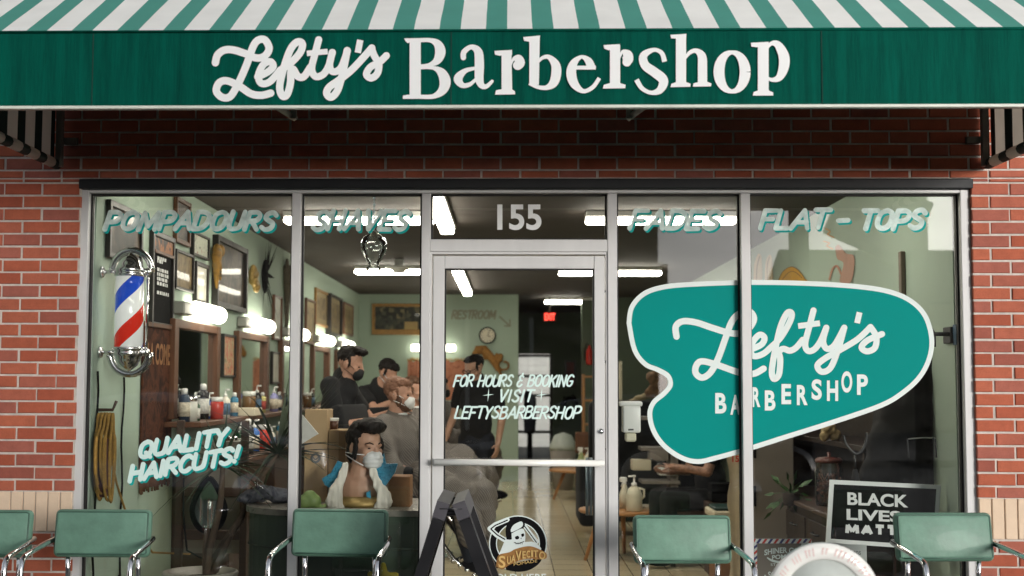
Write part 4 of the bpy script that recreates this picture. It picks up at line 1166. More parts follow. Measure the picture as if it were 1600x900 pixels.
# ================================================================== street side objects
GCH = 'mint waiting chairs lined up under the shop window'
def make_chair():
    c = thing('waiting_chair', 'x', 'chair', (0, 0, 0), GCH)
    b = MB(); rot = Matrix.Rotation(R(-9), 3, 'X')
    b.box(-.236, .236, .175, .235, .665, .895, .026, rot=rot, seg=3); b.build('backrest', MINT, c)
    p = MB()
    ring = []
    for (sx, sz) in ((-1, -1), (1, -1), (1, 1), (-1, 1)):
        ring.append(Vector((sx * .222, 0, sz * .101)))
    for yy in (-.030, .030):
        pts = []
        for i in range(4):
            a, b2 = ring[i], ring[(i + 1) % 4]
            pts += [a.lerp(b2, .03), a.lerp(b2, .5), a.lerp(b2, .97)]
        pts.append(pts[0]); p.tube([rot @ (q + Vector((0, yy * .9, 0))) + Vector((0, .205, .78)) for q in pts], .0042, 6)
    p.build('piping', MINTEDGE, c)
    s = MB(); s.box(-.235, .235, -.27, .17, .40, .475, .03, seg=3); s.build('seat', MINT, c)
    for sg in (-1, 1):
        a = MB()
        pts = [(sg * .236, .235, .752), (sg * .245, .10, .742), (sg * .248, -.05, .730), (sg * .250, -.165, .718)]
        pts += [(sg * .250, -.195, .708), (sg * .250, -.212, .688), (sg * .250, -.222, .655), (sg * .250, -.222, .56), (sg * .250, -.205, .40), (sg * .250, -.19, .012)]
        a.tube(pts, .0135, 12); a.build('arm_and_front_leg', CHROME, c)
        l = MB(); l.tube([(sg * .172, .205, .70), (sg * .172, .215, .60), (sg * .172, .200, .42), (sg * .19, .27, .012)], .0125, 12); l.build('rear_leg', CHROME, c)
    f = MB(); f.tube([(-.25, -.19, .39), (.25, -.19, .39)], .011, 8); f.tube([(-.172, .19, .39), (.172, .19, .39)], .011, 8)
    for sg in (-1, 1): f.tube([(sg * .25, -.19, .39), (sg * .172, .19, .39)], .011, 8)
    f.build('seat_frame', CHROME, c)
    return c
CY = -.85
proto = None
for px, topy, rz, lab in ((-22, 796, 2, 'mint green armchair cut off by the left edge in front of the brick pier'),
                          (163, 795.5, 1, 'mint green armchair in front of the left window jamb below the QUALITY HAIRCUTS lettering'),
                          (528, 794.5, -3, 'mint green armchair below the bust with the white mask'),
                          (1069, 804.5, 3, 'mint green armchair right of the shop door below the teal logo'),
                          (1478, 800.5, 4, 'mint green armchair covering part of the black protest sign')):
    if proto is None: proto = make_chair(); c = proto
    else: c = copy_thing(proto)
    p = at(px, topy, CY + .2)
    c.location = (p.x, CY, p.z - .897); c.rotation_euler = (0, 0, R(rz)); c['label'] = lab

# folding sandwich board seen edge on
sb = thing('sandwich_board', 'black plastic sandwich board standing edge on before the glass door', 'sign', (-.22, -1.0, 0))
ap = at(704.5, 785, -1.3); zt = ap.z
for sg in (-1, 1):
    b = MB(); ang = R(17 if sg < 0 else 20)
    rot = Matrix.Rotation(-sg * ang, 3, 'Y')
    top = Vector((ap.x + sg * .0325, -1.0, zt)); L = 1.02
    def loc(u, y, w): return top + rot @ Vector((u, 0, -w)) + Vector((0, y, 0))
    def slab(mb, u0, u1, y0, y1, w0, w1):
        p = [loc(u, y, w) for w in (w0, w1) for (u, y) in ((u0, y0), (u1, y0), (u1, y1), (u0, y1))]
        mb.add(p, [[3, 2, 1, 0], [4, 5, 6, 7], [0, 1, 5, 4], [1, 2, 6, 5], [2, 3, 7, 6], [3, 0, 4, 7]])
    slab(b, -.027, .027, -.30, -.245, .077, L); slab(b, -.027, .027, .245, .30, .077, L); slab(b, -.027, .027, -.2448, .2448, .885, L - .002)
    fo = b.build('frame', BLACKPLASTIC, sb)
    h = MB(); slab(h, -.0285, .0285, -.302, .302, .0, .075); h.build('handle_block', GREYPLASTIC, sb)
    pn = MB(); slab(pn, -.012 if sg > 0 else .0, .0 if sg > 0 else .012, -.244, .244, .077, .884)
    pn.build('panel', GREYPLASTIC if sg > 0 else BLACKPLASTIC, sb)
for y in (-.26, .26):
    hg = MB(); hg.tube([(ap.x - .05, -1 + y, zt - .05), (ap.x + .05, -1 + y, zt - .05)], .012, 8); hg.tube([(ap.x - .05, -1 + y - .035, zt - .028), (ap.x + .05, -1 + y - .035, zt - .028)], .008, 8)
    hg.build('hinge', BLACKPLASTIC, sb)

# round white sign near the camera
RY = -2.7
cc = at(1287, 937, RY); rr = (at(1287 + 89, 937, RY) - cc).length
rs = thing('round_sign', 'white ring shaped sign with faint red lettering in the foreground', 'sign', (cc.x, RY, 0))
rx = Matrix.Rotation(R(90), 3, 'X')
MB().lathe([(rr * .71, -.018), (rr * .985, -.018), (rr, -.012), (rr, .008), (rr * .985, .014), (rr * .74, .014), (rr * .71, .010), (rr * .71, -.018)], cc, 48, rot=rx).build('ring', GLOSSWHITE, rs)
MB().lathe([(0, -.006), (rr * .715, -.006), (rr * .715, .008), (0, .008)], cc, 40, rot=rx).build('face', M('grey_sign_face', (186, 192, 188), .6), rs)
p_ = MB(); p_.box(cc.x - rr * .38, cc.x + rr * .38, RY - .010, RY - .0085, cc.z - rr * .45, cc.z + rr * .12, .0); p_.build('beige_panel', M('beige_sign_panel', (186, 166, 150), .6), rs)
st_ = MB(); st_.tube([(cc.x, RY + .03, cc.z - rr * .9), (cc.x, RY + .03, .03)], .018, 10); st_.lathe([(0, 0), (.17, 0), (.17, .02), (.03, .04), (0, .04)], (cc.x, RY + .03, 0), 28); st_.build('stand', GREYMETAL, rs)
tx = Ink(lambda u, v: cc + Vector((u, 0, v)), base=.0145); rnd = random.Random(31); ang = 150.0
while ang > 28:                       # worn lettering, no longer legible
    if rnd.random() < .86:
        a_ = R(ang); h_ = rr * rnd.uniform(.05, .075); r0 = rr * .86
        tx.stroke([((r0 - h_) * math.cos(a_), (r0 - h_) * math.sin(a_)), ((r0 + h_) * math.cos(a_ - .02), (r0 + h_) * math.sin(a_ - .02))], rr * .022, smooth=False, cap='flat')
        if rnd.random() < .6: tx.stroke([((r0 + h_ * .8) * math.cos(a_), (r0 + h_ * .8) * math.sin(a_)), ((r0 + h_ * .8) * math.cos(a_ - .05), (r0 + h_ * .8) * math.sin(a_ - .05))], rr * .02, smooth=False, cap='flat')
    ang -= rnd.uniform(3.6, 5.4) if rnd.random() < .85 else 11
tx = tx.mb
tx.build('ring_lettering', M('pale_red_ink', (222, 192, 189), .7), rs)

# ================================================================== window display
# barber pole
PX, PY = at(202, 480, .22).x, .22
zt_, zb_ = at(202, 433, PY).z, at(202, 542, PY).z
bp_ = thing('barber_pole', 'glass barber pole with red white and blue spiral and chrome caps inside the left window', 'barber pole', (PX, PY, zb_ - .17))
m, n, l, b = nodes_of('barber_spiral')
tc = n.new('ShaderNodeTexCoord'); sp = n.new('ShaderNodeSeparateXYZ'); l.new(tc.outputs['Object'], sp.inputs[0])
an = math_node(n, l, 'ARCTAN2', sp.outputs[1], sp.outputs[0])
u = math_node(n, l, 'ADD', math_node(n, l, 'DIVIDE', an, 2 * math.pi), math_node(n, l, 'MULTIPLY', sp.outputs[2], -2.15))
u = math_node(n, l, 'FLOORED_MODULO', math_node(n, l, 'ADD', u, .17), 1.0)
cr = n.new('ShaderNodeValToRGB'); cr.color_ramp.interpolation = 'CONSTANT'; el = cr.color_ramp.elements
el[0].position, el[0].color = 0, (*lin((232, 232, 228)), 1); el[1].position, el[1].color = .27, (*lin((206, 42, 26)), 1)
for p, c in ((.50, (232, 232, 228)), (.77, (30, 74, 190))):
    ee = el.new(p); ee.color = (*lin(c), 1)
l.new(u, cr.inputs['Fac']); l.new(cr.outputs[0], b.inputs['Base Color']); b.inputs['Roughness'].default_value = .25; b.inputs['Coat Weight'].default_value = 1; b.inputs['Coat Roughness'].default_value = .02
l.new(cr.outputs[0], b.inputs['Emission Color']); b.inputs['Emission Strength'].default_value = .22     # stripes also emit faintly in their own colours
rp = .080
MB().lathe([(rp, zb_), (rp, zt_)], (PX, PY, 0), 32).build('spiral_cylinder', m, bp_)
def cap(z, s):
    pr = [(rp * .98, 0), (rp * 1.12, .004), (rp * 1.12, .018), (rp * .98, .024), (rp * 1.06, .03), (rp * 1.06, .045), (rp * .92, .055), (rp * .86, .075), (rp * .66, .105), (rp * .34, .125), (rp * .14, .135), (0, .14)]
    return MB().lathe([(r, z + s * h) for r, h in (pr if s > 0 else pr)], (PX, PY, 0), 32)
cap(zt_, 1).build('top_cap', CHROME, bp_); cap(zb_, -1).build('bottom_cap', CHROME, bp_)
for zc, nm in ((zt_ + .03, 1), (zb_ - .03, -1)):
    k = MB()
    k.tube([(PX + rp, PY, zc), (PX + rp * 1.25, PY, zc)], .02, 10); k.ell((PX + rp * 1.3, PY, zc), (.018, .018, .022))
    k.tube([(XL + .002, PY + .02, zc), (PX - rp, PY, zc)], .010, 10)
    k.tube([(PX + math.cos(t) * rp * 1.42, PY + .03, zc + nm * math.sin(t) * rp * 1.55) for t in [math.pi * q / 14 for q in range(15)]], .020, 10)
    k.lathe([(0, 0), (.035, 0), (.03, .012), (0, .012)], (XL + .002, PY + .02, zc), 18, rot=Matrix.Rotation(R(90), 3, 'Y'))
    k.build('bracket', CHROME, bp_)
rod = MB(); rod.tube([(PX + rp * 1.28, PY, zb_ - .03), (PX + rp * 1.28, PY, zt_ + .03)], .008, 8); rod.build('side_rod', CHROME, bp_)

# signs leaning inside the right bay
def leaning_sign():
    Y0 = .30
    P = lambda u, v: at(u, v, Y0) + Vector((0, (900 - v) / 900 * .12, 0))
    b = MB(); o = [(1298, 750), (1472, 758.5), (1464, 860), (1291, 848)]
    t = thing('protest_sign', 'black sign with white border and bold BLACK LIVES MATTER lettering leaning inside the window', 'sign', P(1380, 858))
    b.prism([P(*p) for p in o], (0, .012, 0)); b.build('board', WHITEPAINT, t)
    i = Ink(P, base=.0015); i.fill([(1304.5, 757), (1464.5, 764.5), (1458, 853), (1298.5, 842)]); i.mb.build('black_field', NEARBLACK, t)
    m_ = MB()
    sh = lambda u, v: P(u, v + (u - 1320) * .045)
    for w, x0, x1, y0, y1 in (('BLACK', 1325, 1420, 769, 789), ('LIVES', 1323.5, 1408, 795, 812.5), ('MATTER', 1321.5, 1437, 817, 835)):
        if w != 'MATTER': type_fit(m_, w, sh, x0, x1, y0, y1, push=.003, bold=.03)
        else:
            j = Ink(sh, base=.003); write(j, w, x0 + 2.4, x1, y1 - 2.2, y1 - y0 - 5.2, 5.6, 0, 0, 0, cap='flat', gap=.30); j.mb.build('lettering', WHITEPAINT, t, 'bold white capitals reading MATTER')
    m_.build('lettering', WHITEPAINT, t, 'bold white capitals reading BLACK LIVES')
leaning_sign()
def pomade_poster():
    Y0 = .16; P = pxy(Y0)
    t = thing('pomade_poster', 'grey poster with barber striped border behind the round sign', 'poster', P(1225, 930))
    b = MB(); b.prism([P(*p) for p in ((1178, 842), (1268, 842), (1268, 960), (1178, 960))], (0, .004, 0)); b.build('backing', WHITEPAINT, t)
    i = Ink(P, base=.001)
    k = 0
    for x in range(1172, 1270, 9):
        mi = 1 + k % 2; k += 1
        i.fill([p for p in ((max(x, 1178), 849), (max(x + 4.4, 1178), 849), (min(x + 9.4, 1268), 842), (min(x + 5, 1268), 842))], mi=mi)
    for y in range(849, 958, 9):
        mi = 1 + k % 2; k += 1
        i.fill([(1178, y + 5), (1178, y + 9.4), (1183, y + 5), (1183, y + .6)], mi=mi)
    i.fill([(1183, 849), (1263, 849), (1263, 960), (1183, 960)], mi=0)
    i.mb.build('print', [M('taupe_print', (104, 94, 84), .6, var=.1), RED, M('navy_ink', (40, 44, 110), .6)], t)
    m_ = MB()
    arch = lambda u, v: P(u, v + ((u - 1226) / 34) ** 2 * 4.5)
    type_fit(m_, 'SHINER GOLD', arch, 1194, 1262, 855, 864, push=.004, bold=.03); type_fit(m_, 'POMADE', arch, 1206, 1248, 866, 873, push=.004, bold=.03)
    type_fit(m_, 'STAY GOLD', P, 1204, 1246, 880, 884, push=.004, bold=.0); type_fit(m_, '- SOLD HERE -', P, 1194, 1256, 893, 902, push=.004, bold=.02)
    m_.build('lettering', DECALWHITE, t, 'white lettering reading SHINER GOLD POMADE')
    j = Ink(P, base=.004); j.stroke([(1199, 871.5, 2), (1207, 876, 3.4), (1222, 878.5, 3), (1240, 877, 1)], mi=0); j.stroke([(1222, 879, 2), (1238, 883, 2.4), (1252, 880, 1)]); j.mb.build('razor_drawing', DECALWHITE, t)
pomade_poster()
def leaflet():
    P = pxy(.13)
    t = thing('leaflet', 'white paper leaflet taped to the window below the protest sign', 'leaflet', P(1310, 940))
    MB().prism([P(*p) for p in ((1252, 848), (1354, 851), (1356, 950), (1252, 950))], (0, .001, 0)).build('sheet', M('paper', (196, 200, 198), .8), t)
    m_ = MB(); type_fit(m_, 'tkens', P, 1325, 1345, 858, 867, push=.001, bold=0); m_.build('lettering', M('grey_ink', (80, 80, 80), .8), t)
    i = Ink(P, base=.001)
    for k in range(6): i.stroke([(1322, 876 + 6 * k), (1346 - (k % 3) * 4, 876.5 + 6 * k)], 1.2, smooth=False, cap='flat')
    i.mb.build('small_print', MATS['grey_ink'], t)
leaflet()
def dispenser():
    Y0 = .10
    P = lambda x, y: at(x, y, Y0)
    t = thing('wall_dispenser', 'white soap dispenser with a rounded lid stuck inside the glass right of the door', 'dispenser', P(986, 690))
    a, b_ = P(972.5, 676), P(1000.5, 634)
    MB().box(a.x, b_.x, .072, .16, a.z, b_.z, .012, seg=3).build('body', GLOSSWHITE, t)
    a, b_ = P(967, 635), P(1003.5, 627); MB().box(a.x, b_.x, .070, .175, a.z, b_.z, .012, seg=3).build('lid', GLOSSWHITE, t)
    a, b_ = P(977, 690), P(994, 676); MB().box(a.x, b_.x, .09, .14, a.z, b_.z, .008).build('nozzle', CLEARBOTTLE, t)
    i = Ink(pxy(.0718)); i.stroke([(981.5, 671.5), (990, 671.2)], 2.6, smooth=False, cap='flat'); i.mb.build('small_print', MATS['grey_ink'], t)
dispenser()

# green curved counter with the bust
ctr = thing('display_counter', 'grey green display counter with rounded end behind the left windows', 'counter', (-.85, .6, 0))
CT = at(600, 795, .3).z
x0, x1 = at(392, 795, .55).x, at(657, 795, .3).x
def outline(g=0.0):
    pts = [(x1, .22 - g), (x0 + .32, .22 - g)]
    for k in range(9):
        a = R(270 - 90 * k / 8); pts.append((x0 + .32 + (.32 + g) * math.cos(a), .54 + (.32 + g) * math.sin(a)))
    pts += [(x0 - g, .98), (x1, .98)]
    return pts
MB().prism([(x, y, .0) for x, y in outline()], (0, 0, CT - .035)).build('body', OLIVE, ctr)
MB().prism([(x, y, CT - .033) for x, y in outline(.02)], (0, 0, .033)).build('top', COUNTERTOP, ctr)
gr = MB()
for z in (CT * .45, CT * .73): gr.tube([(x, y, z) for x, y in outline(.003)[:-2]], .006, 6)
gr.build('trim_line', M('dark_counter_groove', (54, 66, 54), .6), ctr)

def bust():
    Y0 = .46; s0 = (at(601, 700, Y0) - at(600, 700, Y0)).length       # metres per pixel
    c = at(562, 795, Y0)
    P = lambda px, py, dy=0.0: at(px, py, Y0) + Vector((0, dy, 0))
    t = thing('portrait_bust', 'painted bust of dark haired man in blue collar wearing white surgical mask', 'bust', (c.x, Y0, CT))
    b = MB()
    hrot = Matrix.Rotation(R(180 + 40), 3, 'Z') @ Matrix.Rotation(R(-3), 3, 'X')
    hc = P(571, 699, .01)
    head_shape(b, hc, hrot, 1.12)
    b.cone(P(569, 712, .02), P(562, 745, .02), .062, .070)
    b.ell(P(561, 768, .03), (.125, .085, .125)); b.ell(P(556, 752, .03), (.085, .07, .07)); b.ell(P(574, 752, .03), (.085, .07, .07))
    b.ell(P(561, 790, .03), (.10, .075, .05))
    remesh(b, .007, 4).build('body', SKINTAN, t)
    H = lambda x, y, z: hc + hrot @ Vector((x, y, z)) * 1.12
    h = MB()
    h.ell(H(0, -.028, .050), (.096, .108, .105), hrot); h.ell(H(0, .045, .115), (.085, .075, .046), hrot); h.ell(H(0, .088, .110), (.070, .040, .040), hrot)
    h.ell(H(0, -.070, -.025), (.075, .050, .085), hrot)
    for sg in (-1, 1): h.ell(H(sg * .080, .026, -.005), (.011, .022, .065), hrot)
    remesh(h, .007, 2, wrinkle(.006, 45)).build('hair', HAIRDARK, t)
    for sg in (-1, 1): MB().ell(H(sg * .031, .0795, .003), (.011, .006, .0045), hrot).build('eye', NEARBLACK, t)
    for sg in (-1, 1): MB().tube([H(sg * .015, .092, .024), H(sg * .035, .088, .032), H(sg * .055, .074, .024)], [.0035, .004, .002], 6).build('eyebrow', HAIRDARK, t)
    m_ = MB(); m_.ell(H(0, .070, -.055), (.062, .056, .062), hrot); m_.ell(H(0, .102, -.035), (.026, .026, .034), hrot)
    m_ = remesh(m_, .006, 2, lambda p: .0022 * math.sin(p.z * 260))
    for sg in (-1, 1):
        m_.tube([H(sg * .052, .070, -.030), H(sg * .080, .028, -.030), H(sg * .088, -.05, -.028)], .003, 6); m_.tube([H(sg * .052, .064, -.085), H(sg * .078, .028, -.066), H(sg * .088, -.05, -.040)], .003, 6)
    m_.build('face_mask', MASKWHITE, t)
    for sg, path in ((-1, [(542, 722, -.02), (537, 742, -.04), (528, 765, -.07), (525, 780, -.08), (531, 792, -.08)]), (1, [(583, 730, -.05), (590, 750, -.07), (601, 768, -.08), (604, 781, -.08), (597, 792, -.07)])):
        k = MB(); pts = [P(a, b2, d - .02) for a, b2, d in path]
        for o, r in ((0, 1.0), (.012, .8), (-.012, .8)):
            k.tube([p + Vector((o * (1 if i < 2 else 1.5), -.01 * abs(o) * 30, 0)) for i, p in enumerate(pts)], [.011 * r, .016 * r, .027 * r, .040 * r, .032 * r], 10)
            k.ell(pts[-1] + Vector((o * 1.5, 0, 0)), (.034 * r,) * 3)
        remesh(k, .007, 3, wrinkle(.008, 34, 2.2, 1, .25)).build('scarf', WHITECLOTH, t)
    k = MB()
    k.prism([P(*p) for p in ((528, 720, -.02), (541, 724, -.05), (536, 752, -.06), (526, 768, -.06), (508, 757, -.02), (503, 748, -.01), (518, 738, -.02))], (0, .03, 0))
    k.build('collar', BLUESEQUIN, t)
    k = MB()
    k.prism([P(*p) for p in ((600, 708, -.02), (604, 724, -.04), (622, 724, -.03), (618, 738, -.05), (600, 764, -.10), (586, 744, -.09), (588, 726, -.05))], (0, .03, 0))
    k.prism([P(*p) for p in ((575, 768, -.09), (581, 764, -.09), (582, 778, -.09), (576, 780, -.09))], (0, .02, 0))
    k.build('collar', BLUESEQUIN, t)
    k = MB(); k.lathe([(0, 0), (.15, 0), (.155, .02), (.14, .04), (.125, .055), (0, .055)], (c.x, Y0 + .02, CT + .001), 28); k.build('plinth', GOLDPAINT, t)
bust()

def crate(name, label, cat, pts, Y0, Y1, mat, extra=None, rotz=0):
    (px0, pt), (px1, pb2) = pts
    a, b2 = at(px0, pb2, Y0), at(px1, pt, Y0)
    t = thing(name, label, cat, ((a.x + b2.x) / 2, (Y0 + Y1) / 2, min(a.z, b2.z)))
    rot = Matrix.Rotation(R(rotz), 3, 'Z') if rotz else None
    MB().box(a.x, b2.x, Y0, Y1, a.z, b2.z, .004, rot=rot).build('carton', mat, t)
    if extra: extra(t, a, b2, Y0)
    return t
def tape(t, a, b2, Y0):
    MB().box((a.x + b2.x) / 2 - .02, (a.x + b2.x) / 2 + .02, Y0 - .003, Y0 - .001, a.z + .01, b2.z - .01).build('tape', M('parcel_tape', (150, 118, 78), .4), t)
def drawing(t, a, b2, Y0):
    i = Ink(lambda u, v: Vector((u, Y0 - .002, v)))
    cx, cz = (a.x + b2.x) / 2, (a.z + b2.z) / 2; w = (b2.x - a.x)
    i.ring((cx, cz), w * .22, w * .12); i.stroke([(cx - w * .1, cz + w * .02), (cx, cz - w * .06), (cx + w * .1, cz + w * .02)], w * .05)
    i.mb.build('printed_mark', MATS['grey_ink'], t)
BOXZ = CT + .002
crate('cardboard_box', 'tall tan cardboard box with printed face behind the bust', 'box', ((474, 640), (512, 792)), .70, .94, CARD, drawing)
crate('cardboard_box', 'wide cardboard box with barber striped edge directly behind the bust head', 'box', ((512, 672), (556, 790)), .72, .96, CARD, tape)
crate('wooden_box', 'small brown wooden box right of the bust on the counter', 'box', ((606, 745), (641, 793.5)), .42, .62, BROWNBOX)
t = thing('plastic_tub', 'small clear tub with white lid on the cardboard box', 'tub', at(521, 672, .84))
a = at(521, 672, .84)
MB().lathe([(0, 0), (.026, 0), (.03, .055), (0, .055)], a, 20).build('tub', M('brown_contents', (96, 64, 48), .3), t)
MB().lathe([(0, .055), (.033, .055), (.033, .072), (.03, .074), (0, .074)], a, 20).build('lid', GLOSSWHITE, t)
fl = MB(); P = pxy(.35); fl.prism([P(*p) for p in ((472, 648), (497, 678), (472, 693))], (0, .02, 0))
fl.build('folded_card', M('white_card', (206, 204, 198), .7), None, 'white folded card with pointed end beside the second mullion', 'card')
g = MB()
for px, py, r in ((478, 784, .05), (489, 783, .048), (484, 776, .042), (497, 792, .022), (504, 794, .018), (508, 790, .014), (472, 793, .03)): g.ell(at(px, py, .36), (r, r, r * .9))
remesh(g, .007, 4).build('inflatable_toy', LIME, None, 'lime green rounded toy at the left end of the counter', 'toy')
g = MB()
for k, (px, py) in enumerate(((388, 779), (402, 776), (417, 773), (432, 775), (444, 779))): g.ell(at(px, py, .62), (.07, .10, .028), rot=Matrix.Rotation(R(k * 23), 3, 'Z'))
for k, (px, py) in enumerate(((398, 770), (414, 765), (430, 769))): g.ell(at(px, py, .62), (.065, .09, .024), rot=Matrix.Rotation(R(k * 31), 3, 'Z'))
remesh(g, .008, 2, wrinkle(.012, 26)).build('folded_towel', picture_mat('navy_grey_towel', [(44, 46, 62), (120, 120, 128), (60, 62, 80)], 14, rough=.9), None, 'crumpled navy and grey towel on the left part of the counter', 'towel')
g = MB()
for k in range(5):
    a = 2 * math.pi * k / 5 + .3; c0 = at(598, 905, .12); g.cone(c0, c0 + Vector((math.cos(a) * .075, .01, math.sin(a) * .075)), .038, .016)
remesh(g, .007, 3).build('star_toy', YELLOW, None, 'yellow green star toy on the window ledge below the counter', 'toy')
MB().box(M1b + .02, M2a - .02, .09, .19, .10, at(598, 921, .12).z + .0, .004).build('window_ledge', OLIVE, None, 'low grey green ledge inside the second window', 'ledge')

# ================================================================== inside the shop
TUBE = E('fluorescent_tube', (255, 246, 230), 15.0)
LENS = E('vanity_lens', (255, 244, 226), 5.5)
def strip_light(x0, x1, y0, y1, label):
    z = ZC - .002; t = thing('ceiling_strip_light', label, 'ceiling light', ((x0 + x1) / 2, (y0 + y1) / 2, z - .09), 'fluorescent strip lights on the shop ceiling')
    along_x = (x1 - x0) > (y1 - y0)
    MB().box(x0, x1, y0, y1, z - .045, z, .004).build('housing', GLOSSWHITE, t)
    d = MB(); i = .012
    if along_x: d.box(x0 - .0, x1 + .0, y0 + i, y1 - i, z - .092, z - .046, .018, seg=2)
    else: d.box(x0 + i, x1 - i, y0, y1, z - .092, z - .046, .018, seg=2)
    d.build('diffuser', TUBE, t)
LZ = ZC - .07
def lx(px, py): return on_z(px, py, LZ)
a, b = lx(445, 345), lx(668, 345); strip_light(a.x, b.x + .05, a.y - .09, a.y + .09, 'long ceiling strip light crossing behind the SHAVES lettering')
a, b = lx(915, 345), lx(1150, 345); strip_light(a.x, b.x, a.y - .09, a.y + .09, 'long ceiling strip light crossing behind the FADES lettering')
a, b = lx(677, 308), lx(697, 362); strip_light(a.x - .07, a.x + .07, a.y, b.y, 'ceiling strip light running inward left of the number 155')
a, b = lx(555, 425), lx(668, 425); strip_light(a.x, b.x, a.y - .11, a.y + .11, 'ceiling strip light seen through the second window above the town picture')
a, b = lx(873, 427), lx(1033, 427); strip_light(a.x, b.x, a.y - .11, a.y + .11, 'ceiling strip light right of the door centre, second row')
a, b = lx(714, 424), lx(733, 460); strip_light(a.x - .07, a.x + .07, a.y, b.y, 'ceiling strip light running inward above the back wall clock')
a, b = lx(851, 472), lx(940, 472); strip_light(a.x, b.x, a.y - .12, a.y + .12, 'farthest ceiling strip light above the red exit sign')
# extra rows hidden behind the head of the window light the room
a = lx(560, 250)
for xx in (-1.3, 1.3): strip_light(xx - .62, xx + .62, .8, .98, 'added ceiling strip light just inside the window, unseen, brightening the room')

# smoke detector
a = lx(627, 419)
t = thing('smoke_detector', 'white saucer shaped detector hanging below the second strip light', 'detector', a)
MB().lathe([(0, -.05), (.06, -.045), (.075, -.02), (.14, .0), (.15, .02), (0, .03)], (a.x, a.y - .3, ZC - .10), 28).build('saucer', GLOSSWHITE, t)
MB().lathe([(0, 0), (.05, 0), (.05, .09), (0, .09)], (a.x, a.y - .3, ZC - .09), 20).build('base', GLOSSWHITE, t)

# hanging lantern
a = at(584, 385, 1.6)
t = thing('hanging_lantern', 'dark glass lantern hanging on a chain inside the second window', 'lantern', a)
MB().lathe([(.0, -.16), (.05, -.16), (.05, -.145), (.03, -.13), (.045, -.10), (.085, -.03), (.088, .02), (.07, .06), (.03, .085), (.03, .11), (0, .11)], a, 24).build('glass_body', GLASS, t)
ch = MB()
for k in range(14): ch.lathe([(.006, -.004), (.010, 0), (.006, .004)], (a.x, a.y, a.z + .12 + k * (ZC - a.z - .12) / 14), 8, rot=Matrix.Rotation(R(90), 3, 'X' if k % 2 else 'Y'))
ch.tube([(a.x, a.y, a.z + .11), (a.x, a.y, ZC)], .003, 6)
ch.build('chain', MATS['brushed_steel'], t)

# ------------------------------------------------ left wall
GFR = 'framed pictures on the left wall'
WX = XL + .002
def wall_frame(px0, py0, px1, py1, fm, pm, label, bw=.03, d=.03, mount=None, name='picture_frame'):
    """py0: top at the left edge, py1: bottom at the left edge (pixels); px1: right edge"""
    a, b2, c = on_x(px0, py0, WX + d), on_x(px0, py1, WX + d), on_x(px1, py0, WX + d)
    y0, y1, z1, z0 = a.y, c.y, a.z, b2.z
    t = thing(name, label, 'picture', (WX, (y0 + y1) / 2, z0), GFR)
    f = MB()
    f.box(WX, WX + d, y0, y0 + bw, z0, z1, .003); f.box(WX, WX + d, y1 - bw, y1, z0, z1, .003)
    f.box(WX, WX + d - .001, y0 + bw, y1 - bw, z1 - bw, z1, .003); f.box(WX, WX + d - .001, y0 + bw, y1 - bw, z0, z0 + bw, .003)
    f.build('frame', fm, t)
    xx = WX + d * .45
    if mount:
        MB().sheet([(xx, y0 + bw, z0 + bw), (xx, y1 - bw, z0 + bw), (xx, y1 - bw, z1 - bw), (xx, y0 + bw, z1 - bw)]).build('mount', mount, t)
        bw += min(y1 - y0, z1 - z0) * .13; xx += .003
    MB().sheet([(xx, y0 + bw, z0 + bw), (xx, y1 - bw, z0 + bw), (xx, y1 - bw, z1 - bw), (xx, y0 + bw, z1 - bw)]).build('print', pm, t)
    return t, (y0, y1, z0, z1)
MOUNTC = M('cream_mount', (140, 126, 94), .7)
wall_frame(174, 311, 226, 402, BLACKFRAME, PIC_DARK, 'large black framed picture behind the barber pole top', .035)
wall_frame(278, 306, 300, 378, WOOD, PIC_DARK, 'narrow brown framed picture high under the POMPADOURS lettering', .03)
wall_frame(304, 360, 329, 398, BLACKFRAME, PIC_WHITE, 'thin black framed sheet of small sketches below the letter O', .018)
wall_frame(277, 388, 305, 451, BLACKFRAME, PIC_SEPIA, 'brown print in dark frame right of the black price board', .02)
wall_frame(308, 407, 328, 474, BLACKFRAME, PIC_PALE, 'pale sheet in dark frame above the first vanity lamp', .03)
wall_frame(342, 366, 389, 479, BLACKFRAME, PIC_DARK, 'large dark framed portrait with light reflections above the mirrors', .045, .05)
wall_frame(430, 460, 442, 531, WOOD, PIC_PALE, 'small narrow framed print left of the first mullion', .02)
wall_frame(480, 465, 494, 536, WOOD, PIC_SEPIA, 'narrow sepia framed print first right of the mullion', .025, mount=MOUNTC)
wall_frame(495, 449, 515, 507, GOLDWOOD, PIC_SEPIA, 'tallest gilt framed print in the row by the back corner', .03, mount=MOUNTC)
wall_frame(518, 458, 536, 522, BLACKFRAME, PIC_SEPIA, 'black framed print with pale mount second from the back corner', .03, .07, mount=MOUNTC)
wall_frame(539, 471, 553, 522, WOOD, PIC_SEPIA, 'brown framed print nearest the back corner', .03, mount=MOUNTC)
wall_frame(351, 521, 370, 590, BLACKFRAME, PIC_FLORAL, 'narrow floral print hanging between the first two mirrors', .02)
wall_frame(427, 549, 441, 600, BLACKFRAME, PIC_PALE, 'small pale print hanging between the second and third mirrors', .02)
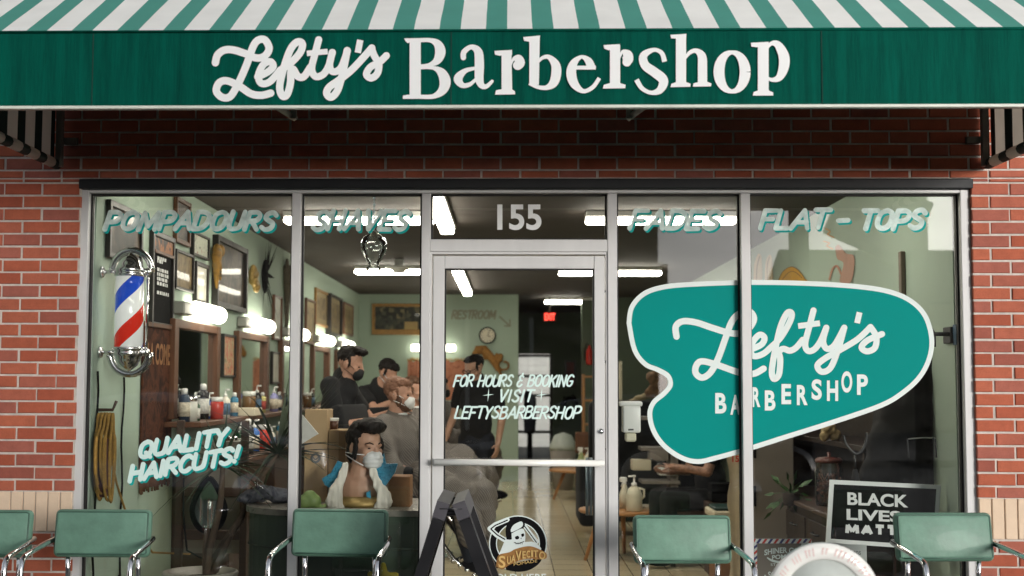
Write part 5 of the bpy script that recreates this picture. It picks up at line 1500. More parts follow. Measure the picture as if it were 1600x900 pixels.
# black price board
t, (y0, y1, z0, z1) = wall_frame(241, 358, 275, 511, BLACKFRAME, NEARBLACK, 'tall black letter board with white price lines and an orange picture on top', .035, name='letter_board')
t['category'] = 'letter board'
zz = z1 - (z1 - z0) * .20
MB().sheet([(WX + .022, y0 + .04, zz), (WX + .022, y1 - .04, zz), (WX + .022, y1 - .04, z1 - .04), (WX + .022, y0 + .04, z1 - .04)]).build('print', PIC_ORANGE, t)
MB().box(WX + .014, WX + .034, y0 + .036, y1 - .036, zz - .02, zz, .002).build('divider', WOOD, t)
i = Ink(lambda u, v: Vector((WX + .018, u, v)), nrm=(1, 0, 0))
for k, (dz, ln) in enumerate(((.09, .5), (.13, .3), (.24, .62), (.30, .64), (.36, .6), (.42, .6), (.54, .7))):
    yy = y0 + .10 * (y1 - y0) + .08; L = (y1 - y0) * ln * .8; rnd = random.Random(k)
    u = yy
    while u < yy + L:
        w = rnd.uniform(.02, .06); i.stroke([(u, zz - (zz - z0) * dz), (min(u + w, yy + L), zz - (zz - z0) * dz)], .022, smooth=False, cap='flat'); u += w + rnd.uniform(.008, .02)
i.mb.build('price_lines', WHITEPAINT, t)

# vanity lamps and mirrors
for k in range(5):
    y0 = 2.1 + 2.1 * k; z = 2.0
    where = ['nearest', 'second', 'third', 'fourth', 'farthest'][k]
    t = thing('vanity_lamp', f'{where} glowing tube lamp on the left wall above the mirrors', 'wall lamp', (WX, y0, z - .06), 'vanity lamps along the left wall')
    MB().box(WX, WX + .08, y0 - .28, y0 + .02, z - .045, z + .045, .01).build('bracket', M('lamp_grey', (150, 150, 144), .4, .5), t)
    l_ = MB(); l_.tube([(WX + .075, y0 + .02, z), (WX + .075, y0 + .05, z), (WX + .075, y0 + .80, z), (WX + .075, y0 + .85, z)], [.058, .066, .066, .05], 16); l_.build('lens', LENS, t)
    yc = y0 + .30; w = .70; zt2, zb2 = 1.92, 1.24
    t = thing('wall_mirror', f'{where} wood framed mirror on the left wall', 'mirror', (WX, yc, zb2), 'station mirrors on the left wall')
    f = MB()
    for yy in (yc - w, yc + w - .11): f.box(WX, WX + .05, yy, yy + .11, zb2, zt2, .004)
    f.box(WX, WX + .048, yc - w + .11, yc + w - .11, zt2 - .06, zt2, .004)
    f.build('frame', WOOD, t)
    MB().sheet([(WX + .012, yc - w + .11, zb2), (WX + .012, yc + w - .11, zb2), (WX + .012, yc + w - .11, zt2 - .06), (WX + .012, yc - w + .11, zt2 - .06)]).build('mirror_glass', MIRROR, t)

# station shelf and counter
t = thing('station_counter', 'dark wood barber station counter along the left wall', 'counter', (XL, 5, 0))
MB().box(WX, WX + .26, 1.6, 12.2, 1.19, 1.225, .004).build('upper_shelf', WOOD, t)
MB().box(WX, WX + .46, 1.7, 12.2, .92, .955, .004).build('worktop', WOOD, t)
bx = MB()
for k in range(6): bx.box(WX, WX + .40, 1.9 + 1.7 * k, 3.2 + 1.7 * k, .0, .918, .004)
bx.build('cabinet', DARKWOOD, t)
BT = [('spray', (40, 56, 74)), ('jar', (210, 210, 200)), ('bottle', (36, 74, 48)), ('spray', (28, 28, 32)), ('bottle', (40, 90, 160)), ('jar', (196, 60, 40)), ('bottle', (220, 214, 200)), ('spray', (60, 120, 150)), ('jar', (120, 90, 60)), ('bottle', (30, 30, 34)), ('spray', (206, 196, 120)), ('bottle', (150, 150, 200))]
def bottle(x, y, z, kind, col, h, label, group, parts=True):
    nm = {'spray': 'spray_can', 'jar': 'storage_jar', 'bottle': 'pump_bottle'}[kind]
    t = thing(nm, label, {'spray': 'spray can', 'jar': 'jar', 'bottle': 'bottle'}[kind], (x, y, z), group)
    r = h * (.17 if kind != 'jar' else .30)
    m = M('bottle_%d_%d_%d' % col, col, .25, var=.05)
    if kind == 'jar':
        MB().lathe([(0, 0), (r, 0), (r, h * .75), (r * .9, h * .8), (0, h * .8)], (x, y, z), 16).build('body', m, t)
        MB().lathe([(0, h * .8), (r * .96, h * .8), (r * .96, h), (0, h)], (x, y, z), 16).build('lid', CHROME if sum(col) > 400 else GLOSSWHITE, t)
    elif kind == 'spray':
        MB().lathe([(0, 0), (r, 0), (r, h * .74), (r * .55, h * .82), (0, h * .82)], (x, y, z), 16).build('body', m, t)
        MB().lathe([(r * 1.03, h * .16), (r * 1.03, h * .58)], (x, y, z), 16).build('paper_label', M('label_%d' % (sum(col) % 5), [(200, 190, 170), (60, 60, 64), (170, 60, 44), (206, 204, 196), (70, 96, 120)][sum(col) % 5], .6, var=.5, scale=60), t)
        MB().lathe([(0, h * .82), (r * .55, h * .82), (r * .55, h * .97), (r * .3, h), (0, h)], (x, y, z), 12).build('cap', GLOSSWHITE, t)
    else:
        MB().lathe([(0, 0), (r, 0), (r, h * .6), (r * .4, h * .72), (0, h * .72)], (x, y, z), 16).build('body', m, t)
        MB().lathe([(r * 1.03, h * .10), (r * 1.03, h * .50)], (x, y, z), 16).build('paper_label', M('label_%d' % (sum(col) % 5), [(200, 190, 170), (60, 60, 64), (170, 60, 44), (206, 204, 196), (70, 96, 120)][sum(col) % 5], .6, var=.5, scale=60), t)
        p = MB(); p.lathe([(0, h * .72), (r * .4, h * .72), (r * .4, h * .8), (r * .12, h * .82), (r * .12, h * .95), (0, h * .95)], (x, y, z), 12); p.tube([(x, y, z + h * .95), (x + r * .9, y, z + h * .96)], r * .2, 6); p.build('pump', GLOSSWHITE, t)
rnd = random.Random(3)
GB = 'bottles and cans on the barber station shelves'
place = [(288, 'upper'), (297, 'upper'), (306, 'upper'), (317, 'upper'), (327, 'upper'), (339, 'upper'), (352, 'upper'), (366, 'upper'), (389, 'upper'), (401, 'upper'), (410, 'upper'), (428, 'upper'), (436, 'upper'),
         (362, 'low'), (377, 'low'), (388, 'low'), (398, 'low'), (412, 'low'), (425, 'low'), (438, 'low'), (480, 'upper'), (487, 'upper')]
cn = {(40, 56, 74): 'slate blue', (210, 210, 200): 'white', (36, 74, 48): 'dark green', (28, 28, 32): 'black', (40, 90, 160): 'bright blue', (196, 60, 40): 'red', (220, 214, 200): 'cream', (60, 120, 150): 'teal blue', (120, 90, 60): 'brown', (30, 30, 34): 'black', (206, 196, 120): 'pale yellow', (150, 150, 200): 'lilac'}
ordn = ['first', 'second', 'third', 'fourth', 'fifth', 'sixth', 'seventh', 'eighth', 'ninth', 'tenth', 'eleventh', 'twelfth', 'thirteenth', 'fourteenth', 'fifteenth']
cnt = {'upper': 0, 'low': 0}
for k, (px, lv) in enumerate(place):
    kind, col = BT[k % len(BT)]
    X_ = WX + (.15 if lv == 'upper' else .33) + rnd.uniform(-.04, .04)
    p = on_x(px, 640, X_)
    kn = {'spray': 'spray can', 'jar': 'jar', 'bottle': 'pump bottle'}[kind]
    bottle(X_, p.y, 1.226 if lv == 'upper' else .956, kind, col, rnd.uniform(.17, .27) if kind != 'jar' else rnd.uniform(.12, .2),
           f'{cn[col]} {kn}, {ordn[cnt[lv]] if cnt[lv] < 15 else "last"} from the window on the {"upper shelf" if lv == "upper" else "worktop"} at left', GB)
    cnt[lv] += 1
# loose things on the worktop
for px, w, col, lab in ((384, .16, CREAM, 'cream box lying at the shelf edge by the second mirror'), (404, .12, WHITEPAINT, 'white carton on the worktop near the first mullion')):
    p = on_x(px, 660, WX + .2); b = MB(); b.box(WX + .06, WX + .3, p.y - w, p.y + w, 1.226 if px < 390 else .956, (1.226 if px < 390 else .956) + .06, .004); b.build('small_carton', col, None, lab, 'box')

# wall hangings: tapestry, cords, mounted figures
a, b2 = on_x(222, 690, WX + .02), on_x(272, 530, WX + .02)
t = thing('wall_tapestry', 'long brown fringed tapestry hanging on the left wall beside the barber pole', 'tapestry', (WX, a.y, .9))
zt2 = on_x(240, 512, WX).z; zb2 = on_x(240, 745, WX).z
MB().box(WX + .002, WX + .016, a.y, b2.y, zb2, zt2, .002).build('cloth', TAPESTRY, t)
fg = MB(); rnd = random.Random(5); yy = a.y
while yy < b2.y:
    fg.tube([(WX + .010, yy, zb2 + .01), (WX + .014, yy + rnd.uniform(-.01, .01), zb2 - rnd.uniform(.05, .09))], .006, 5); yy += .022
fg.build('fringe', M('brown_fringe', (98, 60, 36), .9), t)
rb = MB(); rb.box(WX + .002, WX + .03, a.y - .03, b2.y + .03, zt2, zt2 + .03, .004); rb.build('rail', WOOD, t)
i = Ink(lambda u, v: Vector((WX + .018, u, v)), nrm=(1, 0, 0)); 
m_ = MB(); ln_ = (b2.y - a.y)
type_fit(m_, 'LA COME', lambda u, v: Vector((WX + .018, u, v)), a.y + ln_ * .12, a.y + ln_ * .88, zt2 - .10, zt2 - .24, nrm=(1, 0, 0), bold=.03); m_.build('tapestry_lettering', M('tan_thread', (140, 96, 60), .9), t)

t = thing('rope_coil', 'yellow rope coil hanging on the left wall by the window jamb', 'rope', (WX, .3, 1.0))
ctr_ = on_x(166, 715, WX + .06); zt2 = on_x(164, 645, WX).z; zb2 = on_x(172, 780, WX).z
rnd = random.Random(9); rp_ = MB()
for k in range(13):
    w = rnd.uniform(.04, .14); yc = ctr_.y + rnd.uniform(-.045, .045); xo = WX + .02 + rnd.uniform(0, .08); zl = zb2 + rnd.uniform(0, .12)
    rp_.tube([(xo, yc + w * math.sin(a_) * (1 if math.cos(a_) < .5 else .6), (zt2 + zl) / 2 + (zt2 - zl) / 2 * math.cos(a_)) for a_ in [2 * math.pi * q / 22 for q in range(23)]], .008, 6, caps=False)
rp_.build('rope', YELLOWCORD, t)
tl = MB(); tl.tube([(WX + .02, ctr_.y + .10, 1.25), (WX + .02, ctr_.y + .34, .90), (WX + .02, ctr_.y + .62, .64), (WX + .06, ctr_.y + 1.0, .42), (WX + .2, ctr_.y + 1.4, .36)], .007, 6); tl.build('rope_tail', YELLOWCORD, t)
hk = MB(); hk.tube([(WX, ctr_.y, zt2 + .02), (WX + .09, ctr_.y, zt2 + .02), (WX + .11, ctr_.y, zt2 + .07)], .009, 8); hk.build('hook', DARKWOOD, t)
st_ = MB(); st_.box(WX + .02, WX + .075, ctr_.y - .04, ctr_.y + .05, zt2 - .46, zt2 - .14, .01); st_.build('strap', M('maroon_strap', (84, 40, 36), .7), t)
for px, lab in ((190, 'black power cord hanging down the left wall right of the rope coil'), (149, 'black power cord hanging at the left edge of the window')):
    p = on_x(px, 600, WX); c_ = MB()
    c_.tube([(WX + .012, p.y + .02 * math.sin(q * 1.3), 1.55 - q * .11) for q in range(12)], .006, 6); c_.lathe([(0, 0), (.014, 0), (.014, .06), (.006, .08)], (WX + .014, p.y, .28), 10)
    c_.build('power_cord', NEARBLACK, None, lab, 'cord')

# mounted carved figures
def leaf_cluster(mb, c, n, ln, w, spread, rnd, axis=Vector((1, 0, 0))):
    for k in range(n):
        a_ = spread[0] + (spread[1] - spread[0]) * (k + rnd.uniform(-.3, .3)) / max(n - 1, 1)
        d = (Vector((0, math.cos(a_), math.sin(a_))) + axis * rnd.uniform(.0, .25)).normalized(); L = ln * rnd.uniform(.7, 1.1)
        s_ = d.cross(axis).normalized() * w
        c_ = Vector(c); t_ = Vector((.004, 0, 0))
        mb.add([c_ - s_ * .3, c_ + d * L * .4 - s_, c_ + d * L, c_ + d * L * .4 + s_, c_ + s_ * .3, c_ + d * L * .35 + t_], [[0, 1, 5], [1, 2, 5], [2, 3, 5], [3, 4, 5], [4, 0, 5]])
p = on_x(340, 415, WX + .05); b = MB()
b.ell(p + Vector((0, -.03, .08)), (.04, .06, .09)); b.ell(p + Vector((.01, .05, .12)), (.035, .05, .05)); b.cone(p + Vector((0, -.04, .02)), p + Vector((0, -.02, -.17)), .035, .012); b.cone(p + Vector((0, .02, .02)), p + Vector((.01, .06, -.10)), .03, .012)
remesh(b, .008, 2).build('carved_bird', picture_mat('blue_gold_carving', [(40, 76, 84), (110, 84, 40), (140, 104, 46), (52, 80, 84)], 9, rough=.6), None, 'blue and gold carved bird mounted left of the large dark portrait', 'carving')
p = on_x(396, 440, WX + .05); b = MB()
b.ell(p + Vector((0, 0, .05)), (.04, .09, .10)); b.ell(p + Vector((.02, .03, -.04)), (.03, .06, .06)); b.ell(p + Vector((.02, -.05, .0)), (.03, .03, .05))
remesh(b, .008, 2, wrinkle(.012, 24)).build('carved_mask', GOLDPAINT, None, 'small gold carved mask right of the large dark portrait', 'carving')
p = on_x(414, 432, WX + .04); b = MB(); rnd = random.Random(2)
leaf_cluster(b, p, 9, .42, .018, (R(50), R(130)), rnd); leaf_cluster(b, p, 7, .42, .016, (R(-125), R(-55)), rnd); leaf_cluster(b, p + Vector((.01, 0, .02)), 8, .2, .02, (R(0), R(360)), rnd)
b.ell(p, (.03, .07, .16)); b.build('spiky_wall_ornament', NEARBLACK, None, 'black spiky dried plant ornament on the left wall before the mullion', 'ornament')
p = on_x(448, 460, WX + .03); b = MB()
b.ell(p + Vector((0, 0, .30)), (.02, .07, .07)); b.cone(p + Vector((0, 0, .26)), p + Vector((0, .03, -.1)), .05, .03); b.cone(p + Vector((0, .03, -.1)), p + Vector((0, .05, -.45)), .03, .008); b.cone(p + Vector((0, .0, -.1)), p + Vector((0, -.08, -.40)), .025, .008)
remesh(b, .009, 2).build('carved_figure', M('grey_brown_carving', (92, 84, 70), .7, var=.3, scale=30), None, 'thin grey carved figure hanging beside the first mullion', 'carving')

# framed black stand, teardrop mirror and plant by the window
a = at(282, 770, 1.25)
t = thing('easel_frame', 'dark wooden easel frame standing behind the plant at left', 'easel', (a.x, 1.25, 0))
f = MB()
for px in (281, 382): p = at(px, 770, 1.25); f.box(p.x - .022, p.x + .022, 1.22, 1.27, .0, 1.25, .004)
for py in (768, 835): q_ = at(300, py, 1.25); f.box(at(281, py, 1.25).x + .023, at(382, py, 1.25).x - .023, 1.225, 1.265, q_.z - .03, q_.z + .03, .004)
f.build('frame', DARKWOOD, t)
MB().box(at(281, 770, 1.25).x + .024, at(382, 770, 1.25).x - .024, 1.27, 1.285, at(300, 865, 1.25).z, at(300, 690, 1.25).z).build('backing', M('taupe_board', (126, 116, 104), .8, var=.06), t)
c = at(326, 790, .86)
t = thing('teardrop_mirror', 'black framed teardrop mirror standing behind the yucca trunk', 'mirror', (c.x, .86, c.z - .16))
k_ = (at(327, 790, .86) - at(326, 790, .86)).length
td = []
for q_ in range(30):
    th = 2 * math.pi * q_ / 30; rr_ = 1.0 + (.28 * max(0, math.cos(th)) ** 3)
    td.append((c.x + 26 * k_ * math.sin(th) * (1 - .28 * max(0, math.cos(th))), .86, c.z - 4 * k_ + 36 * k_ * math.cos(th) * rr_))
rm = MB(); rm.tube(td + [td[0]], .017, 8, caps=False); rm.build('frame', NEARBLACK, t)
MB().sheet(td).build('mirror_glass', MIRROR, t)

pc = at(313, 892, .5)
t = thing('potted_yucca', 'tall yucca with long dark leaves in a white pot behind the first window', 'plant', (pc.x, .5, 0))
pz = pc.z; pr_ = .205
MB().lathe([(0, 0), (pr_ * .72, 0), (pr_ * .95, pz * .8), (pr_ * 1.02, pz - .03), (pr_ * 1.06, pz - .01), (pr_ * 1.02, pz), (pr_ * .9, pz), (pr_ * .88, pz - .05), (0, pz - .05)], (pc.x, .5, 0), 36).build('pot', POT, t)
MB().lathe([(0, pz - .045), (pr_ * .87, pz - .045)], (pc.x, .5, 0), 30).build('soil', SOIL, t)
tips = []
tk = MB()
base = Vector((pc.x + .04, .5, pz - .06))
for path in ([(0, 0, 0), (.01, 0, .18), (.06, .02, .42), (.075, .02, .66)], [(.02, .01, 0), (.05, .03, .15), (.16, .10, .34), (.22, .14, .50), (.36, .2, .72)], [(.0, 0, 0), (-.015, .02, .16), (-.01, .03, .30)], [(.04, 0, .06), (.10, -.01, .2), (.14, -.02, .27)]):
    pts = [base + Vector(p) for p in path]; tk.tube(catmull([tuple(p) for p in pts], 5), [.026 - .011 * q_ / (5 * (len(pts) - 1)) for q_ in range(5 * (len(pts) - 1) + 1)], 9); tips.append(pts[-1])
tk.build('trunk', BARK, t)
lf = MB(); rnd = random.Random(12)
def strap(c, d, L, w, droop):
    d = d.normalized(); s_ = d.cross(Vector((0, 0, 1))); s_ = s_.normalized() if s_.length > .1 else Vector((1, 0, 0))
    n = 7; vs = []
    for q_ in range(n + 1):
        u = q_ / n; p = Vector(c) + d * L * u + Vector((0, 0, -droop * L * u * u)); ww = w * (.45 + .55 * math.sin(math.pi * min(1, u * 1.25 + .12))) * (1 - u ** 4) + .0008
        vs += [p - s_ * ww, p + Vector((0, 0, -ww * .5)), p + s_ * ww]
    lf.add(vs, [[3 * q_ + e_, 3 * q_ + e_ + 1, 3 * q_ + e_ + 4, 3 * q_ + e_ + 3] for q_ in range(n) for e_ in (0, 1)], 0, True)
for tip, n, L in ((tips[0], 46, .46), (tips[1], 44, .62)):
    for k in range(n):
        a_ = rnd.uniform(0, 2 * math.pi); el_ = rnd.uniform(-.35, 1.3)
        strap(tip, Vector((math.cos(a_) * math.cos(el_), math.sin(a_) * math.cos(el_), math.sin(el_))), L * rnd.uniform(.6, 1.1), rnd.uniform(.008, .014), rnd.uniform(.1, .45))
for px, py in ((560, 528), (566, 545), (548, 560), (540, 590), (520, 560), (500, 600), (530, 610)):       # the long blades that reach past the mullion
    e_ = at(px, py, .75); strap(tips[1], e_ - tips[1], (e_ - tips[1]).length * 1.03, .011, .03)
lf.build('leaves', LEAF, t)
# black cable down in the corner
cb = MB(); cb.tube([at(288, 700, .9), at(286, 800, .85), at(292, 860, .8), at(330, 880, .7)], .006, 6); cb.build('power_cord', NEARBLACK, None, 'thin black cable running down beside the easel', 'cord')

# ------------------------------------------------ back wall
def back_box(px0, py0, px1, py1, d=.03, Y=YB): 
    a, b2 = at(px0, py1, Y), at(px1, py0, Y); return a.x, b2.x, a.z, b2.z
x0, x1, z0, z1 = back_box(581, 474.5, 667, 523)
t = thing('town_picture', 'wide framed town view on the back wall', 'picture', ((x0 + x1) / 2, YB, z0))
f = MB(); bw = .05
f.box(x0, x0 + bw, YB - .04, YB - .002, z0, z1, .003); f.box(x1 - bw, x1, YB - .04, YB - .002, z0, z1, .003); f.box(x0 + bw, x1 - bw, YB - .039, YB - .002, z1 - bw, z1, .003); f.box(x0 + bw, x1 - bw, YB - .039, YB - .002, z0, z0 + bw * 1.6, .003)
f.build('frame', GOLDWOOD, t)
MB().sheet([(x0 + bw, YB - .02, z0 + bw), (x1 - bw, YB - .02, z0 + bw), (x1 - bw, YB - .02, z1 - bw), (x0 + bw, YB - .02, z1 - bw)]).build('print', PIC_TOWN, t)
MB().box(x0 + (x1 - x0) * .60, x0 + (x1 - x0) * .84, YB - .028, YB - .022, z0 + .06, z0 + .20).build('caption_card', M('yellowed_card', (170, 144, 96), .7), t)
bp2 = pxy(YB - .012)
i = Ink(bp2); write(i, 'RESTROOM', 706, 776, 497.5, 12, 2.6, .22, 0, .02); i.k += 2
i.stroke([(781, 495), (795, 508)], 2.4, smooth=False); i.stroke([(796.5, 500), (797.5, 510), (788.5, 509)], 2.2, smooth=False)
i.mb.build('restroom_sign', M('grey_green_letters', (142, 140, 122), .6), None, 'painted RESTROOM lettering with an arrow on the back wall', 'sign')
c = at(761.5, 524, YB - .03); r_ = .128
t = thing('wall_clock', 'round white clock with black rim on the back wall', 'clock', c)
ry = Matrix.Rotation(R(90), 3, 'X')
MB().lathe([(r_ * .86, 0), (r_ * .9, .026), (r_, .022), (r_, -.02), (r_ * .86, -.02), (r_ * .86, 0)], c, 36, rot=ry).build('rim', NEARBLACK, t)
MB().lathe([(0, .002), (r_ * .87, .002)], c, 36, rot=ry).build('dial', M('cream_dial', (226, 218, 196), .5), t)
i = Ink(lambda u, v: c + Vector((u, -.004, v)))
for k in range(12): i.stroke([(r_ * .62 * math.cos(R(30 * k)), r_ * .62 * math.sin(R(30 * k))), (r_ * .74 * math.cos(R(30 * k)), r_ * .74 * math.sin(R(30 * k)))], .012, smooth=False, cap='flat')
i.mb.build('hour_marks', NEARBLACK, t)
i = Ink(lambda u, v: c + Vector((u, -.006, v))); i.stroke([(0, 0), (.045, -.025)], .010, smooth=False); i.stroke([(0, 0), (.035, .07)], .007, smooth=False); i.mb.build('hands', NEARBLACK, t)
# climbing leopard
t = thing('leopard_wall_sculpture', 'spotted leopard figure climbing down the back wall below the clock', 'sculpture', at(770, 565, YB - .06))
Q = lambda x, y, d=.05: at(680 + x / 5.625, 520 + y / 5.625, YB - d)
b = MB()
body = [Q(355, 190), Q(375, 150), Q(430, 150), Q(470, 190), Q(510, 240), Q(545, 285)]
b.tube(body, [.05, .075, .075, .065, .06, .055], 12); b.ell(Q(350, 190), (.05, .04, .06))
b.ell(Q(560, 225), (.06, .05, .065)); b.ell(Q(575, 205), (.04, .04, .045)); b.ell(Q(540, 190), (.02, .015, .03))
b.cone(Q(540, 280), Q(560, 330), .045, .03); b.cone(Q(560, 330), Q(580, 375), .03, .018); b.cone(Q(500, 240), Q(540, 320), .04, .025); b.cone(Q(430, 180), Q(440, 225), .04, .025)
b.tube(catmull([tuple(Q(*p)) for p in ((545, 290), (590, 325), (635, 315), (645, 275), (620, 255), (600, 258))], 5), .018, 8)
remesh(b, .012, 2).build('body', picture_mat('leopard_spots', [(46, 30, 18), (150, 104, 52), (164, 118, 62), (60, 40, 22)], 22, rough=.6), t)
# back wall lamp, mirror and salmon cloth
x0, x1, z0, z1 = back_box(643, 538.5, 712, 549)
t = thing('vanity_lamp', 'wide glowing lamp on the back wall behind the second mullion', 'wall lamp', ((x0 + x1) / 2, YB, z0))
MB().box(x0 + .02, x1 - .02, YB - .03, YB - .002, z0 - .01, z1 + .01, .004).build('bracket', MATS['lamp_grey'], t)
MB().box(x0, x1, YB - .10, YB - .031, z0, z1, .02, seg=2).build('lens', LENS, t)
for px0, px1, lab in ((637, 657, 'salmon cloth banner on the back wall left of the second mullion'), (690, 727, 'salmon fringed banner on the back wall behind the glasses wearing barber')):
    x0, x1, z0, z1 = back_box(px0, 564, px1, 625); g_ = MB(); NN = 12
    g_.add([(x0 + (x1 - x0) * a_ / NN, YB - .03 - .012 * math.sin(a_ * 2.2), (z1 + .02 * math.sin(a_ * .9) if b_ else z0)) for a_ in range(NN + 1) for b_ in (0, 1)], [[2 * a_, 2 * a_ + 2, 2 * a_ + 3, 2 * a_ + 1] for a_ in range(NN)], 0, True)
    t = thing('salmon_banner', lab, 'banner', ((x0 + x1) / 2, YB, z0)); g_.build('cloth', PINKCLOTH, t)
    fr_ = MB(); rnd = random.Random(int(px0))
    for k in range(22): xx = x0 + (x1 - x0) * k / 21; fr_.tube([(xx, YB - .03, z1), (xx + rnd.uniform(-.01, .01), YB - .035, z1 + rnd.uniform(.02, .05))], .006, 4)
    fr_.build('fringe', M('yellow_fringe', (176, 140, 80), .9), t)

# ------------------------------------------------ passage
x0, x1, z0, z1 = back_box(849, 487.5, 869, 502, Y=YB + .4)
t = thing('exit_sign', 'glowing red EXIT sign hanging in the passage', 'sign', ((x0 + x1) / 2, YB + .4, z0))
MB().box(x0, x1, YB + .40, YB + .46, z0, z1, .006).build('housing', M('exit_red_plastic', (90, 16, 12), .5), t)
mb = MB(); type_fit(mb, 'EXIT', pxy(YB + .4), 851, 867.5, 489.5, 500.5, push=.003, bold=.03); mb.build('lettering', E('exit_red', (255, 40, 24), 2.2), t)
t_ = MB(); t_.tube([((x0 + x1) / 2, YB + .43, z1), ((x0 + x1) / 2, YB + .43, ZC)], .012, 8); t_.build('hanger', GREYMETAL, t)
c = at(828, 640, HY - 1.0)
t = thing('hanging_coat', 'long black coat hanging on a slim stand before the back door', 'coat', (c.x, HY - 1, 0))
b = MB(); zt2 = at(828, 612, HY - 1).z; zb2 = at(828, 682, HY - 1).z
b.prism([at(px, py, HY - 1) for px, py in ((819, 612), (826, 609), (838, 622), (838, 655), (836.5, 678), (819, 678), (818, 650))], (0, .14, 0)); remesh(b, .03, 2).build('cloth', BLACKCLOTH, t)
b = MB(); b.tube([(c.x, HY - .9, zb2 + .1), (c.x, HY - .9, .02)], .05, 10); b.lathe([(0, 0), (.25, 0), (.22, .04), (0, .05)], (c.x, HY - .9, 0), 20); b.build('stand', NEARBLACK, t)
def wallpic(px0, py0, px1, py1, Y, fm, pm, label, name='picture_frame', cat='picture'):
    x0, x1, z0, z1 = back_box(px0, py0, px1, py1, Y=Y); t = thing(name, label, cat, ((x0 + x1) / 2, Y, z0))
    f = MB(); f.box(x0, x1, Y - .03, Y - .002, z0, z0 + .04); f.box(x0, x1, Y - .03, Y - .002, z1 - .04, z1); f.box(x0, x0 + .04, Y - .029, Y - .002, z0 + .04, z1 - .04); f.box(x1 - .04, x1, Y - .029, Y - .002, z0 + .04, z1 - .04); f.build('frame', fm, t)
    MB().sheet([(x0 + .04, Y - .012, z0 + .04), (x1 - .04, Y - .012, z0 + .04), (x1 - .04, Y - .012, z1 - .04), (x0 + .04, Y - .012, z1 - .04)]).build('print', pm, t)
wallpic(882, 563, 900, 606, HY, BLACKFRAME, picture_mat('red_print', [(60, 20, 16), (110, 34, 24), (60, 40, 34)], 9), 'dark red picture on the passage wall right of the back door')
t = thing('fire_extinguisher', 'red fire extinguisher on the passage wall', 'extinguisher', at(921, 565, YB + .5))
c = at(921, 555, YB + .5)
MB().lathe([(0, -.15), (.045, -.15), (.05, -.13), (.05, .07), (.02, .12), (.02, .15), (0, .15)], c, 18).build('cylinder', RED, t)
b = MB(); b.tube([c + Vector((0, 0, .15)), c + Vector((-.04, 0, .19)), c + Vector((-.075, 0, .08)), c + Vector((-.07, 0, -.08))], .009, 8); b.build('hose', NEARBLACK, t)
p = at(891, 633, HY - .05); b = MB(); rnd = random.Random(4)
for k in range(40):
    a_ = rnd.uniform(0, 6.28); b.tube([p + Vector((math.cos(a_) * .11, -.02, math.sin(a_) * .13)), p + Vector((math.cos(a_ + .5) * rnd.uniform(.12, .2), -.06, math.sin(a_ + .5) * rnd.uniform(.14, .24)))], .012, 4)
b.tube([p + Vector((math.cos(a_) * .11, -.02, math.sin(a_) * .13)) for a_ in [2 * math.pi * q_ / 16 for q_ in range(17)]], .03, 8, caps=False)
b.build('dried_wreath', NEARBLACK, None, 'dark dried wreath on the passage wall beside the back door', 'wreath')
x0, x1, z0, z1 = back_box(910, 585, 926, 735, Y=YB - .3)
t = thing('narrow_shelf', 'narrow wooden shelf rack seen at the right edge of the door glass', 'shelf', ((x0 + x1) / 2, YB - .3, 0))
f = MB()
f.box(x0, x0 + .035, YB - .4, YB - .1, 0, z1, .003); f.box(x1 + .16, x1 + .2, YB - .4, YB - .1, 0, z1, .003)
f.build('upright', PALEWOOD, t)
f = MB()
for k in range(5): f.box(x0 + .036, x1 + .158, YB - .39, YB - .11, .15 + k * (z1 - .2) / 4, .18 + k * (z1 - .2) / 4, .002)
f.build('shelf_board', PALEWOOD, t)

# ------------------------------------------------ low round tables with bottles
def round_table(cx, cy_, r_, h, label):
    t = thing('round_side_table', label, 'table', (cx, cy_, 0))
    MB().lathe([(0, h - .03), (r_ * .96, h - .03), (r_, h - .02), (r_, h - .004), (r_ * .985, h), (0, h)], (cx, cy_, 0), 40).build('tabletop', PALEWOOD, t)
    for k in range(3):
        a_ = R(200 + 120 * k); l_ = MB(); l_.tube([(cx + r_ * .55 * math.cos(a_), cy_ + r_ * .55 * math.sin(a_), h - .031), (cx + r_ * .92 * math.cos(a_), cy_ + r_ * .92 * math.sin(a_), .003)], [.024, .015], 10); l_.build('leg', PALEWOOD, t)
def spray_bottle(x, y, z, h, label, liq):
    t = thing('spray_bottle', label, 'spray bottle', (x, y, z))
    MB().lathe([(0, 0), (h * .17, 0), (h * .18, h * .42), (h * .09, h * .66), (h * .06, h * .76), (0, h * .76)], (x, y, z), 18).build('body', liq, t)
    b = MB(); b.box(x - h * .16, x + h * .08, y - h * .045, y + h * .045, z + h * .82, z + h * .98, h * .03); b.tube([(x, y, z + h * .74), (x, y, z + h * .84)], h * .06, 10); b.tube([(x - h * .05, y, z + h * .84), (x - h * .11, y, z + h * .68)], h * .02, 6); b.build('trigger_head', GLOSSWHITE, t)
